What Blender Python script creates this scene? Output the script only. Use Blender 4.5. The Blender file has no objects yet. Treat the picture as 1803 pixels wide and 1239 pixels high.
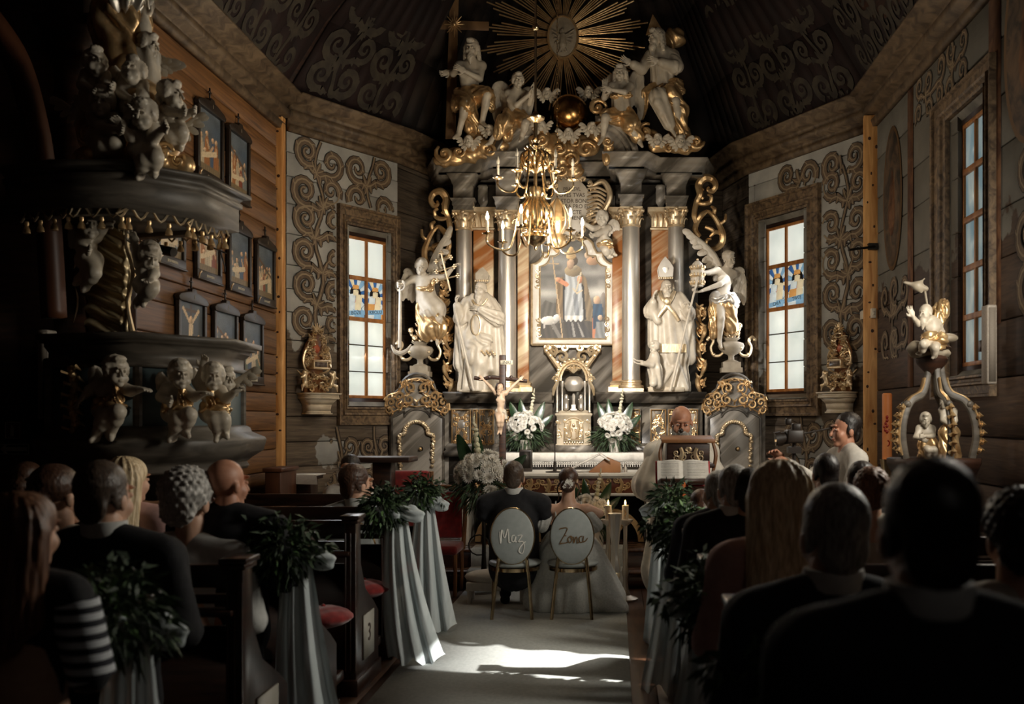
import bpy, math, random
import numpy as np
from mathutils import Vector, Matrix, Euler
R=math.radians; PI=math.pi
SC=bpy.context.scene; COL=SC.collection
rng=random.Random(7)
# ---------------------------------------------------------------- camera model (35 mm lens, eye 1.7 m, looking along +Y)
F=1753.; U0=1083.; V0=736.; H=1.7
def P(u,v,d): return Vector(((u-U0)*d/F, d, H-(v-V0)*d/F))
def X(u,d): return (u-U0)*d/F
def Z(v,d): return H-(v-V0)*d/F
cd=bpy.data.cameras.new('camera'); cam=bpy.data.objects.new('camera',cd); COL.objects.link(cam); SC.camera=cam
cam.location=(0,0,H); cam.rotation_euler=(PI/2,0,0); cd.sensor_width=36; cd.sensor_fit='HORIZONTAL'; cd.lens=F/1803*36
cd.shift_x=(901.5-U0)/1803; cd.shift_y=(V0-619.5)/1803; cd.clip_start=.05; cd.clip_end=100
cd.dof.use_dof=True; cd.dof.focus_distance=12.2; cd.dof.aperture_fstop=2.4
vs=SC.view_settings; vs.view_transform='Standard'; vs.look='None'; vs.gamma=1; vs.use_curve_mapping=False; vs.exposure=0.0
w=bpy.data.worlds.new('world'); SC.world=w; w.use_nodes=True
w.node_tree.nodes['Background'].inputs[0].default_value=(.75,.85,.9,1); w.node_tree.nodes['Background'].inputs[1].default_value=.6
def lamp(kind,name,loc,aim,power,color,size=.3,size_y=None,cone=60,blend=.5,radius=.1):
    l=bpy.data.lights.new(name,kind); o=bpy.data.objects.new(name,l); COL.objects.link(o); o.location=loc
    if kind!='POINT': o.rotation_euler=(Vector(aim)-Vector(loc)).to_track_quat('-Z','Y').to_euler()
    l.energy=power; l.color=color
    if kind=='AREA':
        l.shape='RECTANGLE'; l.size=size; l.size_y=size_y or size
    elif kind=='SPOT': l.spot_size=R(cone); l.spot_blend=blend; l.shadow_soft_size=radius
    elif kind=='SUN': l.angle=R(.6)
    else: l.shadow_soft_size=radius
    return o
# daylight: sun through the unseen nave window on the right, sky light at every window; plus an added spot, no fixture, to brighten the altar
lamp('SUN','sun',(8,4,8),Vector((8,4,8))+Vector((-3.54,1.0,-3.0)),11.0,(1,.96,.9))
lamp('SPOT','altar_fill_spot',(-.42,8.7,3.0),(-.43,12.6,2.3),640,(1,.94,.86),cone=80,blend=.9,radius=.12)
lamp('AREA','nave_window_daylight',(2.70,5.7,2.95),(-3.0,7.3,2.0),95,(1,.93,.80),.8,1.4)
lamp('AREA','window_daylight_right',(2.70,7.98,3.15),(-3.7,8.6,2.3),16,(1,.82,.6),.6,1.9)
lamp('AREA','window_daylight_apse_left',(-2.85,11.95,2.9),(1,9.5,1),20,(.95,.97,1),.5,1.8)
lamp('AREA','window_daylight_apse_right',(1.62,12.1,3.0),(-2,9.5,1),14,(.95,.97,1),.5,1.8)

# ---------------------------------------------------------------- materials
MT={}
def nd(nt,t,**k):
    n=nt.nodes.new(t)
    for a,b in k.items(): setattr(n,a,b)
    return n
def lin(c): return tuple((x/255/12.92 if x/255<=.04045 else ((x/255+.055)/1.055)**2.4) for x in c)
def mat(name,c1,c2=None,scale=6,stretch=(1,1,1),rough=.6,metal=0,bump=0,bscale=None,rot=(0,0,0),detail=4,dist=0,spec=.5,lo=.35,hi=.65,kind='noise',emit=0,alpha=1,sheen=0,trans=0,coat=0):
    """node material; colours in sRGB 0-255"""
    if name in MT: return MT[name]
    m=bpy.data.materials.new(name); MT[name]=m; m.use_nodes=True; nt=m.node_tree; b=nt.nodes['Principled BSDF']
    L=nt.links.new
    b.inputs['Roughness'].default_value=rough; b.inputs['Metallic'].default_value=metal
    b.inputs['Specular IOR Level'].default_value=spec
    if sheen: b.inputs['Sheen Weight'].default_value=sheen
    if coat: b.inputs['Coat Weight'].default_value=coat
    if trans: b.inputs['Transmission Weight'].default_value=trans
    C1=lin(c1)+(1,); b.inputs['Base Color'].default_value=C1
    if alpha<1: b.inputs['Alpha'].default_value=alpha
    tc=nd(nt,'ShaderNodeTexCoord'); mp=nd(nt,'ShaderNodeMapping'); mp.inputs['Scale'].default_value=stretch; mp.inputs['Rotation'].default_value=rot
    if any(rot):
        m0=nd(nt,'ShaderNodeMapping'); m0.inputs['Rotation'].default_value=rot; L(tc.outputs['Object'],m0.inputs['Vector']); L(m0.outputs[0],mp.inputs['Vector']); mp.inputs['Rotation'].default_value=(0,0,0)
    else: L(tc.outputs['Object'],mp.inputs['Vector'])
    if kind=='wave':
        t=nd(nt,'ShaderNodeTexWave'); t.inputs['Scale'].default_value=scale; t.inputs['Distortion'].default_value=dist; t.inputs['Detail'].default_value=detail; t.inputs['Detail Scale'].default_value=1.5; f=t.outputs['Fac']
    elif kind=='voro':
        t=nd(nt,'ShaderNodeTexVoronoi'); t.inputs['Scale'].default_value=scale; f=t.outputs['Distance']
    else:
        t=nd(nt,'ShaderNodeTexNoise'); t.inputs['Scale'].default_value=scale; t.inputs['Detail'].default_value=detail; t.inputs['Distortion'].default_value=dist; f=t.outputs['Fac']
    L(mp.outputs['Vector'],t.inputs['Vector'])
    if c2 is not None:
        r=nd(nt,'ShaderNodeValToRGB'); r.color_ramp.elements[0].position=lo; r.color_ramp.elements[1].position=hi
        r.color_ramp.elements[0].color=C1; r.color_ramp.elements[1].color=lin(c2)+(1,)
        L(f,r.inputs[0]); L(r.outputs[0],b.inputs['Base Color'])
        if emit: L(r.outputs[0],b.inputs['Emission Color'])
    elif emit: b.inputs['Emission Color'].default_value=C1
    if emit: b.inputs['Emission Strength'].default_value=emit
    if bump:
        bp=nd(nt,'ShaderNodeBump'); bp.inputs['Strength'].default_value=bump; bp.inputs['Distance'].default_value=.01
        if bscale:
            t2=nd(nt,'ShaderNodeTexNoise'); t2.inputs['Scale'].default_value=bscale; t2.inputs['Detail'].default_value=3; L(mp.outputs['Vector'],t2.inputs['Vector']); L(t2.outputs['Fac'],bp.inputs['Height'])
        else: L(f,bp.inputs['Height'])
        L(bp.outputs[0],b.inputs['Normal'])
    return m
# ---------------------------------------------------------------- objects
def tag(o,label,cat,group=None,kind=None):
    if label: o['label']=label
    if cat: o['category']=cat
    if group: o['group']=group
    if kind: o['kind']=kind
    return o
def thing(name,label,cat,loc=(0,0,0),rz=0,group=None,kind=None,s=1):
    o=bpy.data.objects.new(name,None); COL.objects.link(o); o.location=loc; o.rotation_euler=(0,0,rz); o.empty_display_size=.1; o.scale=(s,s,s)
    return tag(o,label,cat,group,kind)
def kids(o): return [c for c in bpy.data.objects if c.parent is o]
def dup(root,loc=None,rz=None,label=None,group=None,s=None):
    def rec(o,par):
        c=o.copy(); COL.objects.link(c); c.parent=par
        for k in kids(o): rec(k,c)
        return c
    r=rec(root,None)
    if loc is not None: r.location=loc
    if rz is not None: r.rotation_euler=(0,0,rz)
    if s is not None: r.scale=(s,s,s) if not isinstance(s,tuple) else s
    if label: r['label']=label
    if group: r['group']=group
    return r
def catmull(pts,n=8,closed=False):
    p=[Vector(q) for q in pts]; out=[]
    N=len(p)
    for i in range(N if closed else N-1):
        if closed: a,b,c,d=p[(i-1)%N],p[i],p[(i+1)%N],p[(i+2)%N]
        else: a,b,c,d=p[max(i-1,0)],p[i],p[i+1],p[min(i+2,N-1)]
        for k in range(n):
            t=k/n; out.append(.5*((2*b)+(c-a)*t+(2*a-5*b+4*c-d)*t*t+(3*b-a-3*c+d)*t**3))
    if not closed: out.append(p[-1])
    return out
class MB:
    def __init__(s): s.v=[]; s.f=[]; s.n=[]; s.M=None
    def add(s,vs,fs):
        n=len(s.v); M=s.M
        if M is None: s.v+=[(p[0],p[1],p[2]) for p in vs]
        else: s.v+=[tuple(M@Vector(p)) for p in vs]
        s.f+=[tuple(i+n for i in f) for f in fs]
        return s
    def np(s,V,Q): s.n.append((V,Q)); return s
    def box(s,c,d,rz=0,m=None,top=None):
        """c centre, d full size; top=(sx,sy) taper of the top"""
        x,y,z=d[0]/2,d[1]/2,d[2]/2; tx,ty=top or (1,1)
        vs=[(-x,-y,-z),(x,-y,-z),(x,y,-z),(-x,y,-z),(-x*tx,-y*ty,z),(x*tx,-y*ty,z),(x*tx,y*ty,z),(-x*tx,y*ty,z)]
        T=Matrix.Translation(c)@(m.to_4x4() if m is not None else Matrix.Rotation(rz,4,'Z'))
        return s.add([T@Vector(v) for v in vs],[(0,3,2,1),(4,5,6,7),(0,1,5,4),(1,2,6,5),(2,3,7,6),(3,0,4,7)])
    def bb(s,x0,x1,y0,y1,z0,z1): return s.box(((x0+x1)/2,(y0+y1)/2,(z0+z1)/2),(abs(x1-x0),abs(y1-y0),abs(z1-z0)))
    def lathe(s,prof,n=20,c=(0,0,0),sx=1,sy=1,a0=0,a1=2*PI,flute=None,axis='z'):
        full=abs(a1-a0-2*PI)<1e-6; m=n if full else n+1; vs=[];fs=[]
        for r,z in prof:
            for i in range(m):
                a=a0+(a1-a0)*i/n; q=r*(1+(flute[0]*math.cos(flute[1]*a) if flute else 0))
                x,y,zz=q*math.cos(a)*sx,q*math.sin(a)*sy,z
                if axis=='y': x,y,zz=x,z,y*1.0
                vs.append((c[0]+x,c[1]+y,c[2]+zz))
        for j in range(len(prof)-1):
            for i in range(n):
                a=j*m+i; b=j*m+(i+1)%m; fs.append((a,b,b+m,a+m) if axis=='z' else (a,a+m,b+m,b))
        if full:
            k=(len(prof)-1)*m
            fs.append(tuple(reversed(range(m))) if axis=='z' else tuple(range(m))); fs.append(tuple(range(k,k+m)) if axis=='z' else tuple(reversed(range(k,k+m))))
        return s.add(vs,fs)
    def tube(s,pts,r,n=8,flat=None,cap=True,up=None):
        """sweep; r number or list; flat=(a,b) cross-section scale with frame 'up'"""
        p=[Vector(q) for q in pts]; N=len(p)
        rr=[r]*N if not isinstance(r,(list,tuple)) else ([r[0]+(r[1]-r[0])*i/(N-1) for i in range(N)] if len(r)==2 and N!=2 else list(r))
        if len(rr)!=N:
            q=rr; rr=[]
            for i in range(N):
                t=i/(N-1)*(len(q)-1); k=min(int(t),len(q)-2); rr.append(q[k]+(q[k+1]-q[k])*(t-k))
        t0=(p[1]-p[0]).normalized(); u=Vector(up) if up is not None else (Vector((0,0,1)) if abs(t0.z)<.9 else Vector((0,1,0)))
        vs=[];fs=[]; a,b=flat or (1,1)
        for i in range(N):
            t=(p[min(i+1,N-1)]-p[max(i-1,0)]).normalized()
            if up is not None: u=Vector(up)
            sd=t.cross(u)
            if sd.length<1e-5: sd=t.orthogonal()
            sd.normalize(); u=sd.cross(t).normalized()
            for k in range(n):
                an=2*PI*k/n; vs.append(p[i]+sd*(rr[i]*a*math.cos(an))+u*(rr[i]*b*math.sin(an)))
        for i in range(N-1):
            for k in range(n):
                A=i*n+k;B=i*n+(k+1)%n; fs.append((A,A+n,B+n,B))
        if cap: fs.append(tuple(range(n))); fs.append(tuple(reversed(range((N-1)*n,N*n))))
        return s.add(vs,fs)
    def rod(s,a,b,r,r2=None,n=8): return s.tube([a,b],[r,r if r2 is None else r2],n)
    def ball(s,c,r,n=10,m=7,rot=None):
        if not isinstance(r,(tuple,list)): r=(r,r,r)
        vs=[(0,0,-r[2])];fs=[]
        for j in range(1,m):
            z=-math.cos(PI*j/m); q=math.sin(PI*j/m)
            for i in range(n): vs.append((r[0]*q*math.cos(2*PI*i/n),r[1]*q*math.sin(2*PI*i/n),r[2]*z))
        vs.append((0,0,r[2]))
        for i in range(n): fs.append((0,1+(i+1)%n,1+i)); fs.append((len(vs)-1,1+(m-2)*n+i,1+(m-2)*n+(i+1)%n))
        for j in range(m-2):
            for i in range(n): a=1+j*n+i;b=1+j*n+(i+1)%n; fs.append((a,b,b+n,a+n))
        T=Matrix.Translation(c)@(rot.to_4x4() if rot is not None else Matrix.Identity(4))
        return s.add([T@Vector(v) for v in vs],fs)
    def prism(s,poly,y0,y1,ax='xz'):
        n=len(poly)
        if ax=='xz': f=lambda p,y:(p[0],y,p[1])
        elif ax=='xy': f=lambda p,y:(p[0],p[1],y)
        else: f=lambda p,y:(y,p[0],p[1])
        vs=[f(p,y0) for p in poly]+[f(p,y1) for p in poly]
        fs=[tuple(range(n)),tuple(reversed(range(n,2*n)))]+[(i,i+n,(i+1)%n+n,(i+1)%n) for i in range(n)]
        return s.add(vs,fs)
    def mould(s,path,prof,up=(0,0,1),closed=False,flip=1):
        """sweep an open/closed profile [(out,up)] along a planar path with mitres"""
        p=[Vector(q) for q in path]; U=Vector(up); N=len(p); vs=[];fs=[];m=len(prof)
        for i in range(N):
            d0=(p[i]-p[i-1]) if (closed or i>0) else None; d1=(p[(i+1)%N]-p[i]) if (closed or i<N-1) else None
            if d0 is None: d0=d1
            if d1 is None: d1=d0
            n0=d0.normalized().cross(U)*flip; n1=d1.normalized().cross(U)*flip
            mn=(n0+n1); mn=mn/max(mn.length,1e-6); k=1/max(mn.dot(n0),.3)
            for a,b in prof: vs.append(p[i]+mn*(a*k)+U*b)
        for i in range(N if closed else N-1):
            for j in range(m):
                a=i*m+j;b=i*m+(j+1)%m;c=((i+1)%N)*m+(j+1)%m;d=((i+1)%N)*m+j; fs.append((a,b,c,d))
        if not closed: fs.append(tuple(reversed(range(m)))); fs.append(tuple(range((N-1)*m,N*m)))
        return s.add(vs,fs)
    def build(s,name,m,parent=None,smooth=True,bevel=0,label=None,cat=None,group=None,kind=None,loc=None,rz=0,angle=40,seg=2):
        V=[np.array(s.v,dtype=np.float32).reshape(-1,3)]; idx=[];tot=[]
        off=len(s.v)
        idx.append(np.fromiter((i for f in s.f for i in f),dtype=np.int32)); tot.append(np.array([len(f) for f in s.f],dtype=np.int32))
        for v,q in s.n:
            v=np.asarray(v,dtype=np.float32)
            V.append(v); idx.append((q+off).astype(np.int32).ravel()); tot.append(np.full(len(q),q.shape[1],dtype=np.int32)); off+=len(v)
        V=np.concatenate(V); idx=np.concatenate(idx); tot=np.concatenate(tot)
        me=bpy.data.meshes.new(name); me.vertices.add(len(V)); me.vertices.foreach_set('co',V.ravel())
        me.loops.add(len(idx)); me.loops.foreach_set('vertex_index',idx)
        st=np.concatenate([[0],np.cumsum(tot)[:-1]]).astype(np.int32); me.polygons.add(len(tot)); me.polygons.foreach_set('loop_start',st)
        me.update(calc_edges=True); me.validate()
        me.materials.append(m)
        o=bpy.data.objects.new(name,me); COL.objects.link(o)
        if parent is not None: o.parent=parent
        if loc is not None: o.location=loc; o.rotation_euler=(0,0,rz)
        if smooth:
            me.shade_smooth()
            if smooth!='all': 
                try: me.set_sharp_from_angle(angle=R(angle))
                except Exception: pass
        if bevel:
            md=o.modifiers.new('bevel','BEVEL'); md.width=bevel; md.segments=seg; md.limit_method='ANGLE'; md.angle_limit=R(35)
        tag(o,label,cat,group,kind)
        return o
# ---------------------------------------------------------------- distance-field sculpting
def A3(p): return np.array([p[0],p[1],p[2]],dtype=np.float32)
class SK:
    """smooth union of capsules and ellipsoids, meshed with surface nets"""
    def __init__(s,M=None): s.p=[]; s.M=M or Matrix.Identity(4)
    def _t(s,p): return s.M@Vector(p)
    def _s(s): return s.M.to_scale()[0]
    def cap(s,a,b,ra,rb=None,k=.03,fold=None,flat=None,op=1,nz=None):
        """flat=(dir,scale): squash along dir.  fold=(amp,n,twist)"""
        rb=ra if rb is None else rb; q=s._s(); a=s._t(a); b=s._t(b); ra*=q; rb*=q; k*=q
        rm=max(ra,rb)
        if fold: fold=(fold[0]*q,)+tuple(fold[1:])
        if nz: nz=(nz[0]*q,nz[1]/q)
        if flat: fd=(s.M.to_3x3()@Vector(flat[0])).normalized(); flat=(A3(fd),flat[1]); rm*=max(1,flat[1])
        lo=np.minimum(A3(a),A3(b))-rm*1.05; hi=np.maximum(A3(a),A3(b))+rm*1.05
        A=A3(a);B=A3(b);BA=B-A;L2=float(BA@BA)+1e-9
        ax=Vector(BA).normalized() if L2>1e-8 else Vector((0,0,1)); e1=Vector(ax).orthogonal().normalized()
        if abs(ax.z)>.5: e1=(Vector((1,0,0))-ax*ax.x).normalized()
        e2=Vector(ax).cross(e1); e1=A3(e1); e2=A3(e2)
        def fn(x):
            d=x-A; t=np.clip((d@BA)/L2,0,1); d=d-t[...,None]*BA
            if flat: c=d@flat[0]; d=d+((1/flat[1]-1)*c)[...,None]*flat[0]
            l=np.sqrt((d*d).sum(-1)); rr=ra+(rb-ra)*t
            o=l-rr
            if flat: o=o*min(1,flat[1])
            if fold:
                th=np.arctan2(d@e2,d@e1); tt=t*fold[2]
                o=o-fold[0]*np.sin(fold[1]*th+tt+1.3*np.sin(2*th+tt*.7))*(.4+.6*(t if rb>=ra else 1-t))
            if nz: o=o+nz[0]*np.sin(x[...,0]*nz[1])*np.sin(x[...,1]*nz[1]+1)*np.sin(x[...,2]*nz[1]+2)
            return o
        s.p.append((lo,hi,fn,k,op)); return s
    def ell(s,c,r,rot=None,k=.03,op=1,nz=None,wav=None):
        """wav=(amp,dir,freq,warp): cloth-like ridges"""
        q=s._s(); C=A3(s._t(c)); r=np.array(r if isinstance(r,(tuple,list)) else (r,r,r),dtype=np.float32)*q; k*=q
        Rm=s.M.to_3x3().normalized()
        if rot is not None: Rm=Rm@(Euler(rot).to_matrix() if not isinstance(rot,Matrix) else rot)
        Rn=np.array(Rm,dtype=np.float32); rm=float(r.max())*1.02
        # tight bound
        ext=np.sqrt(((Rn*r)**2).sum(1))
        if nz: nz=(nz[0]*q,nz[1]/q)
        if wav: wav=(wav[0]*q,A3(Rm@Vector(wav[1])),wav[2]/q,wav[3])
        def fn(x):
            d=(x-C)@Rn; k0=np.sqrt(((d/r)**2).sum(-1)); k1=np.sqrt(((d/(r*r))**2).sum(-1))+1e-6
            o=k0*(k0-1)/k1
            if nz: o=o+nz[0]*np.sin(x[...,0]*nz[1])*np.sin(x[...,1]*nz[1]+1)*np.sin(x[...,2]*nz[1]+2)
            if wav:
                y=x-C; o=o-wav[0]*np.sin((y@wav[1])*wav[2]+wav[3]*np.sin(y[...,0]*wav[2]*.45+1)+wav[3]*np.sin(y[...,2]*wav[2]*.35))
            return o
        s.p.append((C-ext*1.03,C+ext*1.03,fn,k,op)); return s
    def path(s,pts,rs,k=.02,**kw):
        for i in range(len(pts)-1): s.cap(pts[i],pts[i+1],rs[i],rs[i+1],k=k,**kw)
        return s
    def surf(s,vox):
        pos=[p for p in s.p if p[4]==1]; lo=np.min([p[0] for p in pos],0)-3*vox-.01; hi=np.max([p[1] for p in pos],0)+3*vox+.01
        n=np.ceil((hi-lo)/vox).astype(int)+1
        D=np.full(n,1.,dtype=np.float32)
        for plo,phi,fn,k,op in s.p:
            e=k+2.5*vox+.006
            i0=np.clip(np.floor((plo-e-lo)/vox).astype(int),0,n-1); i1=np.clip(np.ceil((phi+e-lo)/vox).astype(int)+1,1,n)
            if np.any(i1<=i0): continue
            g=np.stack(np.meshgrid(*[lo[a]+vox*np.arange(i0[a],i1[a],dtype=np.float32) for a in range(3)],indexing='ij'),-1)
            d=fn(g); sl=tuple(slice(i0[a],i1[a]) for a in range(3)); o=D[sl]
            if op==1:
                h=np.clip(.5+.5*(o-d)/k,0,1); D[sl]=o*(1-h)+d*h-k*h*(1-h)
            else:
                h=np.clip(.5-.5*(o+d)/k,0,1); D[sl]=o*(1-h)-d*h+k*h*(1-h)
        if getattr(s,'zmin',None) is not None:
            zz=lo[2]+vox*np.arange(n[2],dtype=np.float32); D=np.maximum(D,(s.zmin-zz)[None,None,:])
        I=D<0; c=np.zeros(n-1,dtype=np.int8)
        for a in (0,1):
            for b in (0,1):
                for e in (0,1): c+=I[a:n[0]-1+a,b:n[1]-1+b,e:n[2]-1+e]
        act=np.argwhere((c>0)&(c<8)); m=len(act); ids=-np.ones(n-1,dtype=np.int64); ids[act[:,0],act[:,1],act[:,2]]=np.arange(m)
        S=np.zeros((m,3),dtype=np.float32); cnt=np.zeros(m,dtype=np.float32)
        for ax in range(3):
            o1,o2=[a for a in range(3) if a!=ax]
            for a in (0,1):
                for b in (0,1):
                    p0=act.copy(); p0[:,o1]+=a; p0[:,o2]+=b; p1=p0.copy(); p1[:,ax]+=1
                    d0=D[p0[:,0],p0[:,1],p0[:,2]]; d1=D[p1[:,0],p1[:,1],p1[:,2]]; x=(d0<0)!=(d1<0)
                    t=np.where(x,d0/(d0-d1+1e-12),0); q=p0.astype(np.float32); q[:,ax]+=t
                    S+=q*x[:,None]; cnt+=x
        Vv=lo+vox*(S/cnt[:,None]); Q=[]
        for ax in range(3):
            o1,o2=[(1,2),(2,0),(0,1)][ax]
            sl0=[slice(None)]*3; sl1=[slice(None)]*3; sl0[ax]=slice(0,-1); sl1[ax]=slice(1,None)
            a=I[tuple(sl0)]; b=I[tuple(sl1)]; e=np.argwhere(a!=b)
            e=e[(e[:,o1]>0)&(e[:,o2]>0)&(e[:,o1]<n[o1]-1)&(e[:,o2]<n[o2]-1)]
            if not len(e): continue
            ins=a[e[:,0],e[:,1],e[:,2]]
            def g(d1,d2):
                q=e.copy(); q[:,o1]-=d1; q[:,o2]-=d2; return ids[q[:,0],q[:,1],q[:,2]]
            q=np.stack([g(1,1),g(0,1),g(0,0),g(1,0)],1); q[~ins]=q[~ins][:,::-1]; Q.append(q)
        return Vv,np.concatenate(Q)
    def to(s,mb,vox): mb.np(*s.surf(vox)); return mb
# ================================================================ materials shared
def rnd_mat(name,*a,amt=.5,**k):
    m=mat(name,*a,**k); nt=m.node_tree; b=nt.nodes['Principled BSDF']; L=nt.links.new
    oi=nd(nt,'ShaderNodeObjectInfo'); mr=nd(nt,'ShaderNodeMapRange'); mr.inputs[3].default_value=1-amt/2; mr.inputs[4].default_value=1+amt/2
    hs=nd(nt,'ShaderNodeHueSaturation'); L(oi.outputs['Random'],mr.inputs[0]); L(mr.outputs[0],hs.inputs['Value'])
    lk=b.inputs['Base Color'].links
    if lk: L(lk[0].from_socket,hs.inputs['Color'])
    else: hs.inputs['Color'].default_value=b.inputs['Base Color'].default_value
    L(hs.outputs[0],b.inputs['Base Color']); return m
M_logw=rnd_mat('warm_planks',(74,47,25),(132,90,50),scale=3,stretch=(.6,5,14),rough=.55,bump=.25,detail=8,dist=.6,lo=.25,hi=.75,amt=.35)
M_greyw=rnd_mat('grey_planks',(74,62,50),(128,112,94),scale=3,stretch=(.7,5,12),rough=.75,bump=.3,detail=8,dist=.8,lo=.3,hi=.7,amt=.25)
M_dark=mat('dark_wood',(34,19,12),(62,36,22),scale=4,stretch=(1,1,8),rough=.5,bump=.15)
M_ceil=rnd_mat('ceiling_boards',(25,11,9),(38,18,14),scale=2.5,stretch=(1,1,1),rough=.8,bump=.2,amt=.4)
M_ceilb=rnd_mat('back_ceiling_boards',(20,14,11),(50,36,26),scale=3,stretch=(1,1,1),rough=.8,bump=.2,amt=.5)
M_corn=mat('painted_cornice',(70,54,38),(118,98,74),scale=7,stretch=(1,1,1),rough=.6,bump=.12,detail=5,dist=.8)
M_post=mat('pine_post',(184,122,62),(236,182,116),scale=3,stretch=(4,4,.5),rough=.55,bump=.2,detail=6,dist=1)
M_knot=mat('knot_dark',(60,32,14),rough=.7)
M_floor=rnd_mat('floor_boards',(50,32,22),(86,58,40),scale=4,stretch=(6,.6,1),rough=.35,bump=.15,detail=6,amt=.4)
M_sash=mat('window_sash_pine',(150,92,44),(196,134,74),scale=4,stretch=(3,3,.6),rough=.5,bump=.1)
M_case=mat('window_casing',(70,55,42),(140,116,88),scale=4,stretch=(3,3,3),rough=.6,bump=.35,detail=7,dist=1.2)
M_rev=mat('window_reveal',(96,92,84),(140,136,126),scale=4,rough=.7)
M_paintd=mat('scroll_outline_paint',(34,27,21),rough=.8)
M_paintm=mat('scroll_fill_paint',(88,72,56),(116,97,77),scale=9,rough=.8)
M_painth=mat('scroll_highlight_paint',(146,128,102),rough=.8)
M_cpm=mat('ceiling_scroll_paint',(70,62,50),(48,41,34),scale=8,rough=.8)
M_pane=mat('frosted_pane',(226,232,224),(206,214,206),scale=2.5,stretch=(1,1,1),rough=.4,emit=.80,spec=.3)
M_pane2=mat('blue_frosted_pane',(128,156,166),(186,196,190),scale=7,stretch=(1,1,.4),rough=.3,emit=.42,detail=5)
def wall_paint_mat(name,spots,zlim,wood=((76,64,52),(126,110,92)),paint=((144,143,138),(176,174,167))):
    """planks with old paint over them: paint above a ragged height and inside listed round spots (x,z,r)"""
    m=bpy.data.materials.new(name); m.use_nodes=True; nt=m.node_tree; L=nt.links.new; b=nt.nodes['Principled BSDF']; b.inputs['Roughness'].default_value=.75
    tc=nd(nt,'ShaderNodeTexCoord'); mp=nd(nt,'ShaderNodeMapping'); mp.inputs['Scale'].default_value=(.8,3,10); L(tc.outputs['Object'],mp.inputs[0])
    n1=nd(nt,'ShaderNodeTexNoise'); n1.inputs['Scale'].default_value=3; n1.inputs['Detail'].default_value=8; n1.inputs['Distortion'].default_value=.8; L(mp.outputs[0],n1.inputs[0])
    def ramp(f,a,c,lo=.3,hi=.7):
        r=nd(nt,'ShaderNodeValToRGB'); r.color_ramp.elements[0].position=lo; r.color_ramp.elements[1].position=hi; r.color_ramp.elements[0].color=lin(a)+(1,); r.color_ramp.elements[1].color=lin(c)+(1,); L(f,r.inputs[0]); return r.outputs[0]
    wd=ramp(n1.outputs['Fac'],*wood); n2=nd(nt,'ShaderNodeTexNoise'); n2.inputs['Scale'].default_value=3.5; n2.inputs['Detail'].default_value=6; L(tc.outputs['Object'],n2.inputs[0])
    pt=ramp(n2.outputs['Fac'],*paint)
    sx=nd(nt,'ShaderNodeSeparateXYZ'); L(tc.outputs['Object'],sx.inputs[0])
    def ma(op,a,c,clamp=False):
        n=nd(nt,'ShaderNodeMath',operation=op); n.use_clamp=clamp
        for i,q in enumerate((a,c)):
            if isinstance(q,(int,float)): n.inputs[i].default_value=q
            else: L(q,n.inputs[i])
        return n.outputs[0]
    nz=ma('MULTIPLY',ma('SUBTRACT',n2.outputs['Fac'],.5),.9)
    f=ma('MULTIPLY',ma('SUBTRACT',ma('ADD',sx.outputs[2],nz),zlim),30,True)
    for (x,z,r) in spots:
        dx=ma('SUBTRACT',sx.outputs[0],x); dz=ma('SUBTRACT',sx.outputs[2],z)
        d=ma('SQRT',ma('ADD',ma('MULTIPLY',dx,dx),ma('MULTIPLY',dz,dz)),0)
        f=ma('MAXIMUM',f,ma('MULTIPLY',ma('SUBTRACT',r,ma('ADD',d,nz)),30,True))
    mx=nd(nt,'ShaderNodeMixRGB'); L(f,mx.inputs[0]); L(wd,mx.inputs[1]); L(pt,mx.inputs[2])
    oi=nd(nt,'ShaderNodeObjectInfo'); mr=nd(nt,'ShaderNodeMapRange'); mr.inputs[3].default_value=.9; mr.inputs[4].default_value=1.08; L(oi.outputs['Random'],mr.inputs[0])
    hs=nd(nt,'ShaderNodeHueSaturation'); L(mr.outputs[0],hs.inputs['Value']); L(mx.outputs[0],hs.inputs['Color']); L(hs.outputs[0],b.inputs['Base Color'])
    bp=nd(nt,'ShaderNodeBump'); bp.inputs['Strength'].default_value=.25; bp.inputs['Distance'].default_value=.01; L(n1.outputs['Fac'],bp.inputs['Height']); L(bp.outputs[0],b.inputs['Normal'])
    return m
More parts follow.
